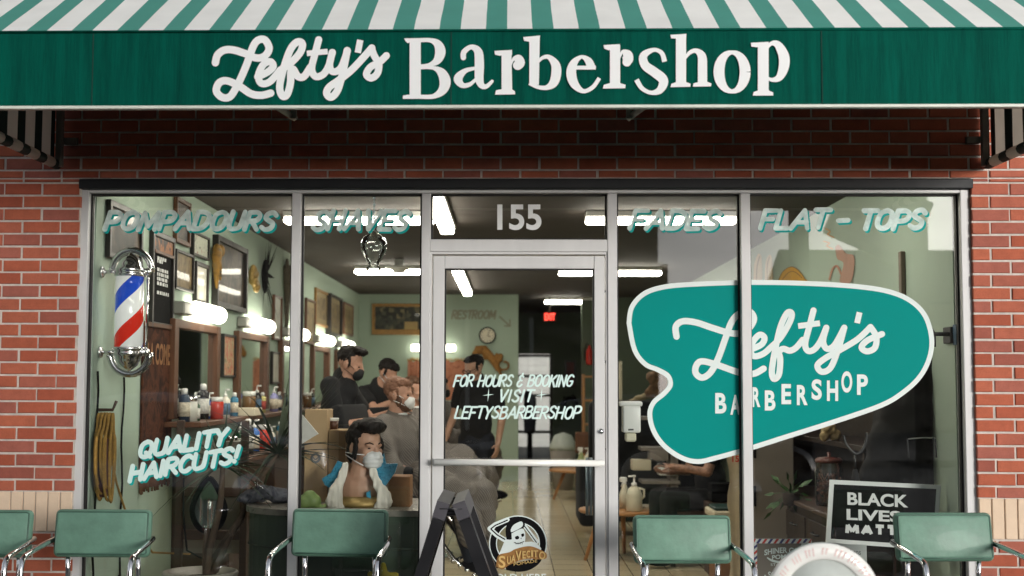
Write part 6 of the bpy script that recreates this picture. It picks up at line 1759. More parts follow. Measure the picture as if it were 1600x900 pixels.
def jug(x, y, z, h, label):
    t = thing('sanitizer_jug', label, 'jug', (x, y, z))
    b = MB(); b.lathe([(0, 0), (h * .21, 0), (h * .225, h * .03), (h * .225, h * .46), (h * .16, h * .62), (h * .07, h * .70), (0, h * .70)], (x, y, z), 20)
    b.tube([(x + h * .12, y - h * .02, z + h * .64), (x + h * .27, y - h * .02, z + h * .60), (x + h * .27, y - h * .02, z + h * .40), (x + h * .20, y - h * .02, z + h * .34)], h * .035, 8); b.build('body', CLEARBOTTLE, t)
    b = MB(); b.lathe([(0, h * .70), (h * .08, h * .70), (h * .08, h * .78), (h * .03, h * .80), (h * .025, h * .94), (h * .05, h * .95), (h * .05, h), (0, h)], (x, y, z), 14); b.tube([(x, y, z + h * .97), (x - h * .16, y, z + h * .96)], h * .025, 8); b.build('pump', GLOSSWHITE, t)
c = at(980, 796, 4.2)
round_table(c.x - .05, 4.25, .36, c.z, 'round oak side table holding sanitizer bottles right of the door')
c2 = at(991, 793, 4.05); jug(c2.x, 4.05, c.z + .001, .30, 'tall clear sanitizer jug with white pump on the round side table')
c2 = at(976, 786, 4.3); spray_bottle(c2.x, 4.3, c.z + .001, .27, 'spray bottle behind the sanitizer jug on the round table', CLEARBOTTLE)
mg = MB(); 
for k in range(3): mg.box(c.x + .02, c.x + .25, 4.22, 4.42, c.z + .001 + k * .008, c.z + .008 + k * .008, rot=Matrix.Rotation(R(8 * k), 3, 'Z'))
mg.build('magazine_stack', picture_mat('magazine_print', [(90, 40, 30), (190, 180, 160), (60, 60, 70)], 20), None, 'short stack of magazines on the round side table', 'magazines')
c = at(896, 733, 10.0)
round_table(c.x + .1, 10.0, .42, c.z, 'far round oak side table seen through the door glass')
c2 = at(908, 721, 9.9); spray_bottle(c2.x, 9.9, c.z + .001, .29, 'spray bottle on the far round table', M('green_liquid', (150, 160, 110), .3))
c2 = at(919, 720, 9.9); jug(c2.x, 9.9, c.z + .001, .28, 'pump jug on the far round table beside the door edge')
# wooden chair behind the far table
x0, x1, z0, z1 = back_box(899, 675, 932, 720, Y=10.6)
t = thing('wooden_chair', 'orange brown wooden chair behind the far round table', 'chair', ((x0 + x1) / 2, 10.7, 0))
MB().box(x0, x1 + .2, 10.6, 10.64, z0 + .1, z1, .015).build('backrest', WOOD, t); MB().box(x0, x1 + .2, 10.3, 10.7, .42, .46, .01).build('seat', WOOD, t)
for xx in (x0 + .02, x1 + .17):
    for yy in (10.33, 10.66): l_ = MB(); l_.tube([(xx, yy, .42), (xx, yy, .0)], .018, 8); l_.build('leg', WOOD, t)
# waste bin by the passage
c = at(880, 712, 11.5)
t = thing('waste_bin', 'grey swing top bin beside the passage', 'bin', (c.x, 11.5, 0))
MB().lathe([(0, 0), (.13, 0), (.19, .55), (0, .55)], (c.x, 11.5, 0), 18).build('body', GREYMETAL, t); MB().lathe([(.195, .55), (.19, .62), (.12, .76), (0, .80)], (c.x, 11.5, 0), 18).build('lid', M('pale_lid', (170, 176, 170), .4), t)

# ------------------------------------------------ right side of the shop
WR = XR - .002
# coat hook bracket and dark coat
c = on_x(1474, 522, WR - .05)
t = thing('coat_hook', 'black metal coat hook bracket on the right wall', 'hook', (WR, c.y, c.z - .05))
b = MB(); b.box(WR - .02, WR, c.y - .02, c.y + .10, c.z - .05, c.z + .04, .004); b.tube([(WR - .01, c.y, c.z), (WR - .10, c.y, c.z), (WR - .16, c.y - .01, c.z + .09)], .012, 8); b.tube([(WR - .10, c.y, c.z), (WR - .10, c.y, c.z - .07)], .010, 8); b.build('bracket', LINTEL, t)
MB().box(WR - .006, WR - .001, c.y - .07, c.y - .022, c.z - .06, c.z + .05, .001).build('blue_plate', M('dull_blue', (50, 90, 120), .5), t)
t = thing('hooded_coat', 'black hooded coat with pale drawstring hanging on the right wall', 'coat', (2.2, .6, .75))
b = MB()
zz = lambda py: at(1440, py, .55).z
for px, py, rx_, rz_ in ((1455, 560, .10, .12), (1440, 600, .17, .16), (1428, 650, .22, .2), (1418, 700, .25, .22), (1412, 745, .27, .2)):
    p = at(px, py, .62); b.ell(p, (rx_, .12, rz_))
b.cone(at(1478, 600, .6), at(1490, 720, .55), .07, .06); b.cone(at(1390, 610, .66), at(1372, 730, .66), .07, .06)
remesh(b, .014, 3, wrinkle(.022, 8, 2, 1, .4)).build('cloth', BLACKCLOTH, t)
b = MB(); b.tube([at(1419, 686, .33), at(1440, 684, .32), at(1461, 684, .33)], .004, 6); b.build('drawstring', M('grey_cord', (150, 150, 146), .7), t)
b = MB()
for px in (1418, 1461): b.tube([at(px, 686, .33), at(px + 2, 715, .33)], .004, 6)
b.build('drawstring_end', M('dark_cord', (50, 50, 54), .7), t)
t = thing('black_umbrella', 'closed black umbrella with curved handle hanging before the dresser', 'umbrella', at(1345, 770, .5))
b = MB(); b.tube(catmull([tuple(at(px, py, .5)) for px, py in ((1318, 680), (1322, 694), (1335, 708), (1345, 706), (1353, 690), (1354, 676))], 5), .008, 8); b.tube([at(1336, 708, .5), at(1336, 735, .5)], .007, 8); b.build('handle', BLACKPLASTIC, t)
b = MB(); b.tube([at(1336, 733, .5), at(1337, 760, .5), at(1338, 840, .5)], [.012, .03, .012], 10); b.build('canopy', BLACKCLOTH, t)
# dresser with hutch
t = thing('wooden_dresser', 'dark wooden dresser with drawers and upper shelf against the right wall', 'dresser', (2.1, 1.3, 0))
x0 = at(1232, 790, 1.9).x; zt2 = at(1260, 783, 1.6).z
MB().box(x0, WR, .75, 1.95, .05, zt2 - .03, .004).build('body', DRESSERWOOD, t)
MB().box(x0 - .02, WR, .73, 1.97, zt2 - .028, zt2, .006).build('top', DARKWOOD, t)
for k in range(3):
    z_ = .10 + k * (zt2 - .16) / 3
    for y_ in (.78, 1.37):
        d = MB(); d.box(x0 - .014, x0 - .002, y_, y_ + .55, z_, z_ + (zt2 - .16) / 3 - .02, .004); o = d.build('drawer', DRESSERWOOD, t)
        h_ = MB(); h_.tube([(x0 - .015, y_ + .2, z_ + .1), (x0 - .035, y_ + .22, z_ + .1), (x0 - .035, y_ + .33, z_ + .1), (x0 - .015, y_ + .35, z_ + .1)], .007, 6); h_.build('handle', LINTEL, o)
zh = at(1290, 687, 1.6).z; YH = 3.35
b = MB(); b.box(WR - .34, WR, .75, YH, zh - .035, zh, .004); b.box(WR - .33, WR - .001, .75, .79, zt2 + .001, zh - .036, .003); b.box(WR - .33, WR - .001, YH - .04, YH - .002, .05, 1.66, .003); b.box(WR - .025, WR - .002, .79, YH - .05, zt2 + .001, zh - .036); b.box(WR - .03, WR - .002, .76, YH - .05, zh + .001, 1.66); b.box(WR - .34, WR, .75, YH, 1.662, 1.70, .004); b.box(WR - .32, WR - .001, 1.96, YH - .05, .05, zt2 - .03, .004); b.build('hutch', DRESSERWOOD, t)
c = at(1296, 781, 1.3); jr = .085
t = thing('shell_jar', 'large glass jar of shells with reddish wooden lid on the dresser', 'jar', (c.x, 1.3, zt2))
MB().lathe([(0, .002), (jr, .002), (jr * 1.02, .02), (jr * 1.02, .22), (jr * .85, .26), (jr * .85, .27)], (c.x, 1.3, zt2), 28).build('glass', GLASS, t)
MB().lathe([(0, .268), (jr * 1.0, .268), (jr * 1.02, .285), (jr * .8, .30), (.01, .305), (.012, .33), (0, .335)], (c.x, 1.3, zt2), 28).build('lid', M('reddish_wood', (96, 44, 30), .3), t)
b = MB(); rnd = random.Random(8)
for k in range(60):
    a_ = rnd.uniform(0, 6.28); r0 = jr * .8 * math.sqrt(rnd.random()); hh = .02 + .13 * rnd.random(); b.ell((c.x + r0 * math.cos(a_), 1.3 + r0 * math.sin(a_), zt2 + hh), (.016, .012, .010), rot=Euler((rnd.random() * 3, rnd.random() * 3, 0)).to_matrix(), u=8, v=6)
for k in range(12):
    a_ = rnd.uniform(0, 6.28); p = Vector((c.x + .04 * math.cos(a_), 1.3 + .04 * math.sin(a_), zt2 + .14)); b.tube([p, p + Vector((rnd.uniform(-.03, .03), rnd.uniform(-.03, .03), .06))], .004, 5)
b.build('shells', M('pink_shells', (178, 122, 104), .6, var=.5, scale=40), t)
c = at(1297, 680, 1.5); b = MB()
for k in range(7): b.ell(c + Vector((.035 * math.cos(k), .02 * math.sin(k * 2), .02 * (k % 3))), (.035, .03, .04))
remesh(b, .008, 2, wrinkle(.008, 40)).build('stuffed_toy', M('sandy_plush', (156, 136, 98), .9), None, 'sandy coloured stuffed toy on the upper dresser shelf', 'toy')
t = thing('trailing_plant', 'small trailing green plant on the near end of the dresser', 'plant', at(1232, 782, 1.7))
b = MB(); rnd = random.Random(6); c = at(1236, 768, 1.7)
for k in range(26):
    a_ = rnd.uniform(0, 6.28); e_ = c + Vector((rnd.uniform(-.14, .12), rnd.uniform(-.12, .1), rnd.uniform(-.16, .10))); d = (e_ - c).normalized(); s_ = d.orthogonal().normalized() * .018
    b.add([e_ - d * .03, e_ + s_, e_ + d * .055, e_ - s_], [[0, 1, 2, 3]]); b.tube([c, e_], .002, 4)
b.build('leaves', LEAFLIGHT, t)
MB().lathe([(0, -.09), (.05, -.09), (.06, -.01), (0, -.01)], c, 18).build('pot', SOIL, t)
# grey cabinet, cream curtain, shelf rack, seated person
a, b2 = at(1179, 860, 2.2), at(1240, 695, 2.2)
t = thing('grey_cabinet', 'tall grey cabinet with hinged side right of the fourth mullion', 'cabinet', ((a.x + b2.x) / 2, 2.4, 0))
MB().box(a.x, b2.x, 2.2, 2.75, .0, at(1200, 640, 2.2).z, .006).build('body', GREYMETAL, t)
for py in (700, 775):
    q_ = at(1180, py, 2.19); MB().box(q_.x - .012, q_.x + .004, 2.17, 2.2, q_.z - .07, q_.z + .07, .003).build('hinge', NEARBLACK, t)
t = thing('cream_banner', 'cream canvas banner with red numerals hanging beside the fourth mullion', 'banner', at(1150, 900, 2.6))
x0, x1, z0, z1 = back_box(1139, 640, 1172, 905, Y=2.6); g_ = MB(); NN, NM = 8, 14; rnd = random.Random(1)
g_.add([(x0 + (x1 - x0) * a_ / NN + (.012 * math.sin(b_ * 1.7) if a_ == 0 else 0), 2.6 - .014 * math.sin(a_ * 1.6 + b_ * .2), z0 + (z1 - z0) * b_ / NM) for a_ in range(NN + 1) for b_ in range(NM + 1)], [[a_ * (NM + 1) + b_, (a_ + 1) * (NM + 1) + b_, (a_ + 1) * (NM + 1) + b_ + 1, a_ * (NM + 1) + b_ + 1] for a_ in range(NN) for b_ in range(NM)], 0, True)
g_.build('cloth', M('cream_canvas', (196, 182, 156), .9, bump=.3, bscale=12), t)
m_ = MB(); type_fit(m_, '15', pxy(2.57), 1144, 1155, 712, 722, bold=.03); m_.build('red_numerals', RED, t)
t = thing('grey_shelf_rack', 'grey open shelf rack with boxes behind the seated customer', 'shelf', at(1045, 905, 5.4))
x0, x1, z0, z1 = back_box(1020, 700, 1062, 870, Y=5.4)
f = MB()
for xx in (x0 + .17, x1 - .06): f.box(xx, xx + .045, 5.4, 5.7, 0, 1.35, .003)
f.build('upright', GREYMETAL, t)
f = MB()
for z_ in (.25, .55, .86, 1.15): f.box(x0 - .1, x1, 5.38, 5.72, z_, z_ + .03, .003)
f.build('shelf_board', GREYMETAL, t)
for px, py, lab, mt in ((1003, 727, 'cream appliance on the shelf rack left of the phone', CREAM), (1045, 735, 'small white box on the shelf rack above the phone', WHITEPAINT), (1030, 712, 'grey box on the upper part of the shelf rack', GREYMETAL)):
    p = at(px, py, 5.35); b = MB(); b.box(p.x - .09, p.x + .09, 5.36, 5.55, p.z - .05, p.z + .05, .012, seg=2); b.build('small_box', mt, None, lab, 'box')
t = thing('storage_tray', 'cream tray with a dark green cushion beside the seated customer', 'tray', at(1127, 803, 3.0))
a, b2 = at(1112, 806, 3.0), at(1142, 792, 3.0)
MB().box(a.x, b2.x + .1, 2.95, 3.35, a.z - .02, b2.z - .03, .01).build('tray', CREAM, t); MB().box(a.x + .02, b2.x + .08, 2.98, 3.3, b2.z - .03, b2.z, .012).build('cushion', M('dark_green_vinyl', (30, 60, 56), .5), t)
b = MB(); b.box(a.x + .02, b2.x + .06, 3.0, 3.3, .0, a.z - .021, .01); b.build('crate', BROWNBOX, t)
for k, (px, py) in enumerate(((1130, 762), (1130, 777))):
    p = at(px, py, 3.45); b = MB(); b.box(p.x - .1, p.x + .12, 3.4, 3.6, p.z - .035, p.z + .035, .004); b.build('black_box', NEARBLACK, None, ['upper', 'lower'][k] + ' black carton stacked beside the cream banner', 'box')
b = MB(); p = at(1130, 790, 3.45); b.box(p.x - .13, p.x + .15, 3.38, 3.62, .0, at(1130, 785, 3.45).z, .004); b.build('low_cabinet', DARKWOOD, None, 'low dark cabinet under the black cartons', 'cabinet')
# dark lounge furniture behind the dispenser
t = thing('black_armchair', 'black leather armchair behind the white dispenser', 'armchair', at(985, 800, 6.2))
p = at(985, 720, 6.2)
MB().box(p.x - .4, p.x + .55, 6.4, 6.65, .35, 1.32, .08, seg=3).build('backrest', BLACKCLOTH, t); MB().box(p.x - .4, p.x + .55, 5.8, 6.4, .15, .48, .06, seg=3).build('seat', BLACKCLOTH, t)
for sg in (-.45, .6): MB().box(p.x + sg - .08, p.x + sg + .08, 5.8, 6.6, .1, .7, .05, seg=3).build('armrest', BLACKCLOTH, t)
x0, x1, z0, z1 = back_box(966, 640, 1040, 662, Y=7.6)
t = thing('cluttered_sideboard', 'dark sideboard cluttered with caps and boxes behind the dispenser', 'sideboard', ((x0 + x1) / 2, 7.8, 0))
MB().box(x0 - .1, x1 + .6, 7.6, 8.1, 0, z0, .005).build('body', DARKWOOD, t)
b = MB(); rnd = random.Random(21)
p = at(1002, 632, 7.7); b.box(p.x - .18, p.x + .2, 7.6, 7.9, z0 + .001, z0 + .2, .01); b.build('black_case', BLACKPLASTIC, t)
b = MB()
for px, py in ((975, 633), (990, 628), (1000, 622), (1012, 618)): b.ell(at(px, py, 7.65), (.07, .06, .035))
remesh(b, .012, 2).build('cap', M('khaki_cloth', (150, 134, 100), .9), t)
b = MB(); 
for px, py in ((1020, 590), (1030, 580), (1027, 605), (1018, 612), (1034, 596)): b.ell(at(px, py, 7.5), (.07, .06, .07))
remesh(b, .012, 2, wrinkle(.03, 16)).build('fur_hat', M('brown_fur', (120, 92, 66), .9, var=.5, scale=30), None, 'shaggy brown fur hat on a stand beside the teal logo', 'hat')
b = MB(); b.box(*[at(966, 600, 8.4).x, at(971, 600, 8.4).x], 8.3, 8.4, .0, at(968, 565, 8.4).z); b.build('pale_post', CREAM, None, 'pale wooden post just right of the door frame', 'post')

# painted figures on the right wall
def rwall(px, py): return on_x(px, py, WR - .004)
def mural(name, label, shapes, mats):
    t = thing(name, label, 'mural', rwall(*shapes[0][1][0]))
    i = Ink(lambda u, v: rwall(u, v), nrm=(-1, 0, 0))
    for kind, pts, mi, w in shapes:
        if kind == 'f': i.fill(pts, smooth=True, mi=mi)
        else: i.stroke(pts, w, mi=mi)
        i.k += 1
    i.mb.build('paint', mats, t)
TANP, LINEP = M('tan_mural_paint', (206, 186, 148), .7), M('brown_mural_line', (120, 84, 50), .8)
mural('wall_mural', 'two cream painted shears shapes on the right wall above the logo',
      [('f', [(1177, 440), (1178, 415), (1183, 399), (1187, 397), (1190, 405), (1190, 440)], 0, 0), ('s', [(1182, 436), (1183, 416), (1187, 400)], 1, .9), ('f', [(1195, 440), (1196, 412), (1201, 399), (1206, 404), (1207, 440)], 0, 0), ('s', [(1199, 436), (1199, 414), (1203, 401)], 1, .9)], [TANP, LINEP])
mural('wall_mural', 'yellow rounded shape painted on the right wall just above the teal logo',
      [('f', [(1214, 445), (1222, 426), (1235, 417), (1246, 421), (1256, 433), (1264, 447)], 0, 0), ('s', [(1220, 440), (1232, 426), (1242, 425), (1253, 434)], 1, 1.0), ('s', [(1214, 445), (1222, 426), (1235, 417), (1246, 421), (1256, 433), (1264, 447)], 1, .9)], [M('ochre_mural_paint', (206, 154, 40), .7), LINEP])
mural('wall_mural', 'painted pink forearm and hand on the right wall under FLAT-TOPS',
      [('f', [(1305, 386), (1311, 383), (1322, 396), (1335, 402), (1330, 440), (1312, 440), (1318, 412), (1308, 404)], 0, 0), ('s', [(1296, 436), (1301, 420), (1308, 416), (1314, 428)], 2, 3.2), ('s', [(1290, 357), (1297, 362), (1293, 366), (1303, 371)], 1, 1.8), ('s', [(1287, 377), (1296, 380), (1292, 384), (1301, 389)], 1, 1.8)],
      [M('pink_mural_paint', (176, 136, 116), .7), M('orange_mural_paint', (206, 156, 100), .7), M('rose_mural_paint', (182, 132, 108), .7)])
a = rwall(1412, 393); b2 = rwall(1418, 440)
b = MB(); b.box(WR - .03, WR, a.y - .02, a.y + .03, b2.z - .1, a.z, .004); b.build('wall_conduit', M('brown_conduit', (110, 96, 80), .6), None, 'brown vertical conduit on the right wall near the front', 'conduit')

# ================================================================== people
TOJ = lambda **k: k
# barber with black mask working on the near customer
c = at(530, 600, 2.6)
figure('person', 'barber in black shirt and black mask with tall dark hair beside the near chair', c.x, 2.6, R(-12), 1.79,
       J=TOJ(neck=(0, .03, 1.495), head=(0, .085, 1.615), elR=(.27, .10, 1.17), wrR=(.16, .36, 1.22), elL=(-.26, .16, 1.20), wrL=(-.10, .42, 1.28)),
       head_pitch=R(-16), skin=SKIN, shirt=BLACKCLOTH, trousers=DENIM, hair=HAIRDARK, mask=MASKBLACK, hairstyle='quiff')
# barber behind, leaning, with pale mask
c = at(598, 575, 4.9)
figure('person', 'barber in black with pale blue mask leaning over behind the near customer', c.x - .22, 5.1, R(-30), 1.78,
       J=TOJ(chest=(0, .10, 1.28), neck=(0, .20, 1.44), head=(0, .30, 1.572), shR=(.185, .15, 1.40), shL=(-.185, .15, 1.40), elR=(.30, .38, 1.25), wrR=(.16, .60, 1.36), elL=(-.30, .40, 1.28), wrL=(-.10, .62, 1.38)),
       head_pitch=R(-30), skin=SKIN, shirt=BLACKCLOTH, trousers=DENIM, hair=HAIRDARK, mask=MASKBLUE, hairstyle='crop')
# barber with glasses
c = at(745, 620, 5.8)
figure('person', 'barber in black t-shirt with glasses and black mask standing behind the door glass', c.x, 5.8, R(-118), 1.79,
       J=TOJ(head=(0, .05, 1.62), elR=(.27, -.02, 1.16), wrR=(.27, .16, .92), elL=(-.28, .0, 1.15), wrL=(-.30, .12, .90)),
       head_pitch=R(-20), head_yaw=R(-25), skin=SKINTAN, shirt=BLACKCLOTH, trousers=DENIM, hair=HAIRDARK, mask=MASKBLACK, glasses=True, hairstyle='slick')

def barber_chair(x, y, heading, seat_z, label):
    f = Vector((math.cos(heading), math.sin(heading), 0)); r = Vector((math.sin(heading), -math.cos(heading), 0)); rot = Matrix((r, f, Vector((0, 0, 1)))).transposed()
    P = lambda a, b, c: Vector((x, y, 0)) + r * a + f * b + Vector((0, 0, c))
    t = thing('barber_chair', label, 'barber chair', (x, y, 0))
    MB().lathe([(0, 0), (.34, 0), (.34, .03), (.12, .07), (.08, .10), (.08, seat_z - .12), (0, seat_z - .12)], (x, y, 0), 30).build('base', CHROME, t)
    def blk(name, cx, cy_, cz, sx, sy, sz, m, tilt=0): 
        rr_ = rot @ Matrix.Rotation(tilt, 3, 'X'); p = P(cx, cy_, cz); b = MB(); b.box(p.x - sx, p.x + sx, p.y - sy, p.y + sy, p.z - sz, p.z + sz, .03, rot=rr_, seg=3); return b.build(name, m, t)
    blk('seat', 0, .02, seat_z - .06, .27, .27, .06, BLACKCLOTH); blk('backrest', 0, -.30, seat_z + .32, .25, .05, .34, BLACKCLOTH, R(14))
    blk('armrest', .31, 0, seat_z + .20, .05, .24, .035, BLACKCLOTH); blk('armrest', -.31, 0, seat_z + .20, .05, .24, .035, BLACKCLOTH)
    b = MB()
    for sg in (-1, 1): b.tube([P(sg * .2, .26, seat_z - .10), P(sg * .19, .50, .28), P(sg * .19, .58, .22)], .018, 8)
    for k in range(4): b.tube([P(-.21, .50 + .05 * k, .27 - .03 * k), P(.21, .50 + .05 * k, .27 - .03 * k)], .014, 8)
    b.build('footrest', CHROME, t)
    return P

def customer(x, y, heading, seat_z, label, hair, beard, maskm, head_yaw=0, hairstyle='crop', cape=CAPE):
    root, W, P = figure('person', label, x, y, heading, 1.78,
        J=TOJ(pelvis=(0, 0, .10), belly=(0, -.02, .26), chest=(0, -.03, .44), neck=(0, -.03, .63), head=(0, .0, .80),
              shR=(.185, -.03, .57), shL=(-.185, -.03, .57), elR=(.27, .06, .30), elL=(-.27, .06, .30), wrR=(.17, .30, .24), wrL=(-.17, .30, .24),
              hiR=(.095, .02, .08), hiL=(-.095, .02, .08), knR=(.12, .47, .10), knL=(-.12, .47, .10), anR=(.11, .58, -.33), anL=(-.11, .58, -.33)),
        skin=SKIN, trousers=DENIM, hair=hair, beard=beard, mask=maskm, hairstyle=hairstyle, base_z=seat_z, head_yaw=head_yaw)
    f = Vector((math.cos(heading), math.sin(heading), 0)); r = Vector((math.sin(heading), -math.cos(heading), 0)); o = Vector((x, y, seat_z)); up = Vector((0, 0, 1))
    q = lambda a, b, c: o + r * a + f * b + up * c
    rot = Matrix((r, f, up)).transposed()
    m = MB()
    m.cone(q(0, -.03, .655), q(0, -.03, .58), .072, .12); m.cone(q(.19, -.03, .57), q(-.19, -.03, .57), .095, .095)
    m.cone(q(.19, -.03, .57), q(.31, .08, .28), .10, .10); m.cone(q(-.19, -.03, .57), q(-.31, .08, .28), .10, .10)
    m.ell(q(0, .0, .38), (.28, .20, .30), rot); m.ell(q(0, .25, .20), (.29, .32, .14), rot)
    m.cone(q(.13, .1, .15), q(.17, .52, .12), .14, .12); m.cone(q(-.13, .1, .15), q(-.17, .52, .12), .14, .12); m.cone(q(.17, .53, .12), q(-.17, .53, .12), .10, .10)
    m.cone(q(.17, .55, .12), q(.19, .60, -.14), .10, .05); m.cone(q(-.17, .55, .12), q(-.19, .60, -.14), .10, .05); m.cone(q(0, .56, .11), q(0, .62, -.12), .11, .05)
    m.cone(q(.30, .1, .28), q(.34, .22, .0), .10, .04); m.cone(q(-.30, .1, .28), q(-.34, .22, .0), .10, .04)
    n0 = q(0, -.03, .62)
    def fold(p):
        v = p - n0; a = math.atan2(v.dot(r), v.dot(f)); d = v.length
        k_ = min(1, max(0, d - .12) / .35)
        return k_ * 1.9 * (.022 * math.sin(a * 9 + 3 * mnoise.noise(p * 3.5) + d * 4) + .020 * mnoise.noise(Vector((a * 2.2, d * 3.0, p.z * 1.5))) + .012 * mnoise.noise(p * 11) + .030 * (.35 - abs(mnoise.noise(p * 5.5 + Vector((3, 1, 0))))))
    remesh(m, .012, 4, fold).build('cape', cape, root)
    k = MB(); k.tube([q(.066 * math.cos(a), -.025 + .070 * math.sin(a), .652 + .012 * math.sin(a)) for a in [2 * math.pi * z / 20 for z in range(21)]], .016, 8, caps=False); k.build('neck_strip', WHITEPAINT, root)
    return root
SEAT = .68
c = at(624, 620, 2.35)
barber_chair(c.x - .02, 2.38, R(-16), SEAT, 'black barber chair with chrome footrest under the caped bearded customer')
customer(c.x, 2.35, R(-16), at(612, 591, 2.35).z - .925, 'seated bearded customer in checked cape and white mask with cropped hair', HAIRFADE, HAIRBROWN, MASKWHITE)
c = at(648, 615, 4.3)
barber_chair(c.x, 4.33, R(-22), .62, 'black barber chair second in the row behind the mullion')
customer(c.x, 4.3, R(-22), at(648, 590, 4.3).z - .925, 'second seated customer in cape behind the bearded customer', HAIRBROWN, None, M('grey_mask_cloth', (150, 140, 130), .8))
c = at(688, 612, 7.6)
barber_chair(c.x, 7.63, R(-20), .62, 'black barber chair farthest back near the salmon banner')
customer(c.x, 7.6, R(-20), at(690, 590, 7.6).z - .925, 'third seated customer at the left edge of the door glass', HAIRDARK, None, MASKBLACK)

# customer with phone at the right, partly behind the logo
c = at(1105, 700, 3.9)
t = thing('waiting_bench', 'dark bench under the customer with the phone', 'bench', (c.x, 4.0, 0))
MB().box(c.x - .35, c.x + .45, 3.75, 4.25, .38, .46, .01).build('seat', DARKWOOD, t)
for xx in (c.x - .32, c.x + .40): MB().box(xx, xx + .04, 3.8, 4.2, 0, .379, .004).build('leg', DARKWOOD, t)
root, W, P = figure('person', 'seated customer in black holding a phone with a tattooed arm below the teal logo', c.x + .06, 3.95, R(-165), 1.78,
       J=TOJ(pelvis=(0, 0, .10), belly=(0, .03, .26), chest=(0, .06, .44), neck=(0, .09, .62), head=(0, .14, .79),
             shR=(.185, .05, .57), shL=(-.185, .05, .57), elR=(.25, .12, .30), elL=(-.24, .16, .32), wrR=(.12, .36, .30), wrL=(-.12, .42, .36),
             hiR=(.095, .02, .08), hiL=(-.095, .02, .08), knR=(.12, .45, .10), knL=(-.12, .45, .10), anR=(.11, .46, -.36), anL=(-.11, .46, -.36)),
       skin=TATTOO, shirt=BLACKCLOTH, trousers=BLACKCLOTH, hair=HAIRDARK, mask=MASKBLACK, hairstyle='crop', base_z=.46, head_pitch=R(-25))
hp = W['wrL'] + (W['wrL'] - W['elL']).normalized() * .10
b = MB(); b.box(hp.x - .075, hp.x + .075, hp.y - .036, hp.y + .036, hp.z + .01, hp.z + .02, .004, rot=Matrix.Rotation(R(24), 3, 'Y')); b.build('smartphone', BLACKPLASTIC, None, 'black phone held by the seated customer below the logo', 'phone')

# ================================================================== across the street (seen mirrored in the glass)
def mir(px, py, d):                      # where something must stand to be mirrored by the panes at that pixel
    p = at(px, py, d + 2 * YG); return Vector((p.x, -d, p.z))
p1 = mir(1029, 345, 24)
fb = thing('brick_building', 'dark brick building with fascia bands across the street mirrored in the panes', 'building', (-6, -26, 0))
DB = M('dark_brown_brick', (62, 50, 44), .9, var=.2, scale=20, bump=.3)
ZT = mir(1029, 318, 24).z
MB().prism([(p1.x, -24, 0), (p1.x, -24, ZT), (-34, -21, ZT + 1.2), (-34, -21, 0)], (0, -10, 0)).build('wall', DB, fb)
fs = MB(); d0 = Vector((-34 - p1.x, 3, 0)).normalized()
def fband(z0, z1, pr):
    a = Vector((p1.x + .2, -24 + pr, 0)); e_ = Vector((-34, -21 + pr, 0)); k0, k1 = 0.0, 1.2
    fs.prism([(a.x, a.y, z0), (a.x, a.y, z1), (e_.x, e_.y, z1 + 1.2), (e_.x, e_.y, z0 + 1.0)], (0, -pr - .02, 0))
fband(ZT - .5, ZT + .25, .5); fband(ZT - 2.2, ZT - 1.5, .35)
fs.build('fascia', M('grey_brown_fascia', (96, 86, 80), .8), fb)
for k in range(5):
    x_ = p1.x - 3 - 6.2 * k; y_ = -24 + (p1.x - x_) / (p1.x + 34) * 3 + .06
    w_ = MB().box(x_ - 4.6, x_, y_ - .02, y_ + .04, .4, 3.0).build('window', M('dark_window', (40, 46, 48), .1), fb)
    f_ = MB()
    for q_ in range(4): f_.box(x_ - 4.6 + q_ * 1.5, x_ - 4.5 + q_ * 1.5, y_ + .041, y_ + .08, .4, 3.0)
    f_.build('frame', ALU, w_)
lt = MB()
for txt, px0, px1, py0, py1 in (('SPECIALTY FOODS', 768, 806, 461, 467), ('CHOCOLATE', 818, 848, 465, 470)):
    a, b2 = mir(px1, py1, 23.0), mir(px0, py0, 23.0)
    type_fit(lt, txt, lambda u, v: Vector((-u, -23.0, v)), -max(a.x, b2.x), -min(a.x, b2.x), max(a.z, b2.z), min(a.z, b2.z), nrm=(0, 1, 0), push=.55, bold=.01)
lt.build('fascia_lettering', M('grey_letters', (150, 146, 140), .6), fb)
q0 = mir(1340, 440, 34)
gh = thing('gabled_house', 'pale house with low roof across the street mirrored at the right', 'house', (q0.x + 4, -38, 0))
ze = mir(1490, 415, 34).z
MB().box(q0.x - .4, q0.x + 4.2, -42, -34, 0, ze - 1.2).build('wall', M('beige_siding', (150, 140, 122), .8), gh)
MB().prism([(q0.x - 1.6, -33.4, ze - 1.25), (q0.x - 1.6, -42.6, ze - 1.25), (q0.x - 1.6, -38, ze + .9)], (6.2, 0, 0)).build('roof', M('dark_shingle', (74, 72, 70), .9), gh)
u_ = mir(1437, 360, 18)
t = thing('utility_pole', 'dark utility pole across the street mirrored in the right pane', 'pole', (u_.x, -18, 0))
b = MB(); b.tube([(u_.x, -18, 0), (u_.x, -18, 9)], [.16, .12], 12); b.build('post', BARK, t)
b = MB(); b.box(u_.x - 1.1, u_.x + 1.1, -18.07, -17.93, 8.2, 8.35); b.build('crossarm', BARK, t)
b = MB()
for k in range(3): b.tube([(u_.x - 26 + 52 * q_ / 20, -18, 8.1 + k * .35 - .9 * (1 - (q_ / 10 - 1) ** 2)) for q_ in range(21)], .02, 5)
b.build('wire', NEARBLACK, t)
v_ = mir(1248, 360, 10.5)
t = thing('sign_post', 'square dark sign post at the kerb mirrored in the right pane', 'post', (v_.x, -10.5, 0))
b = MB(); b.box(v_.x - .11, v_.x + .11, -10.61, -10.39, 0, 5.6, .01); b.build('post', LINTEL, t)
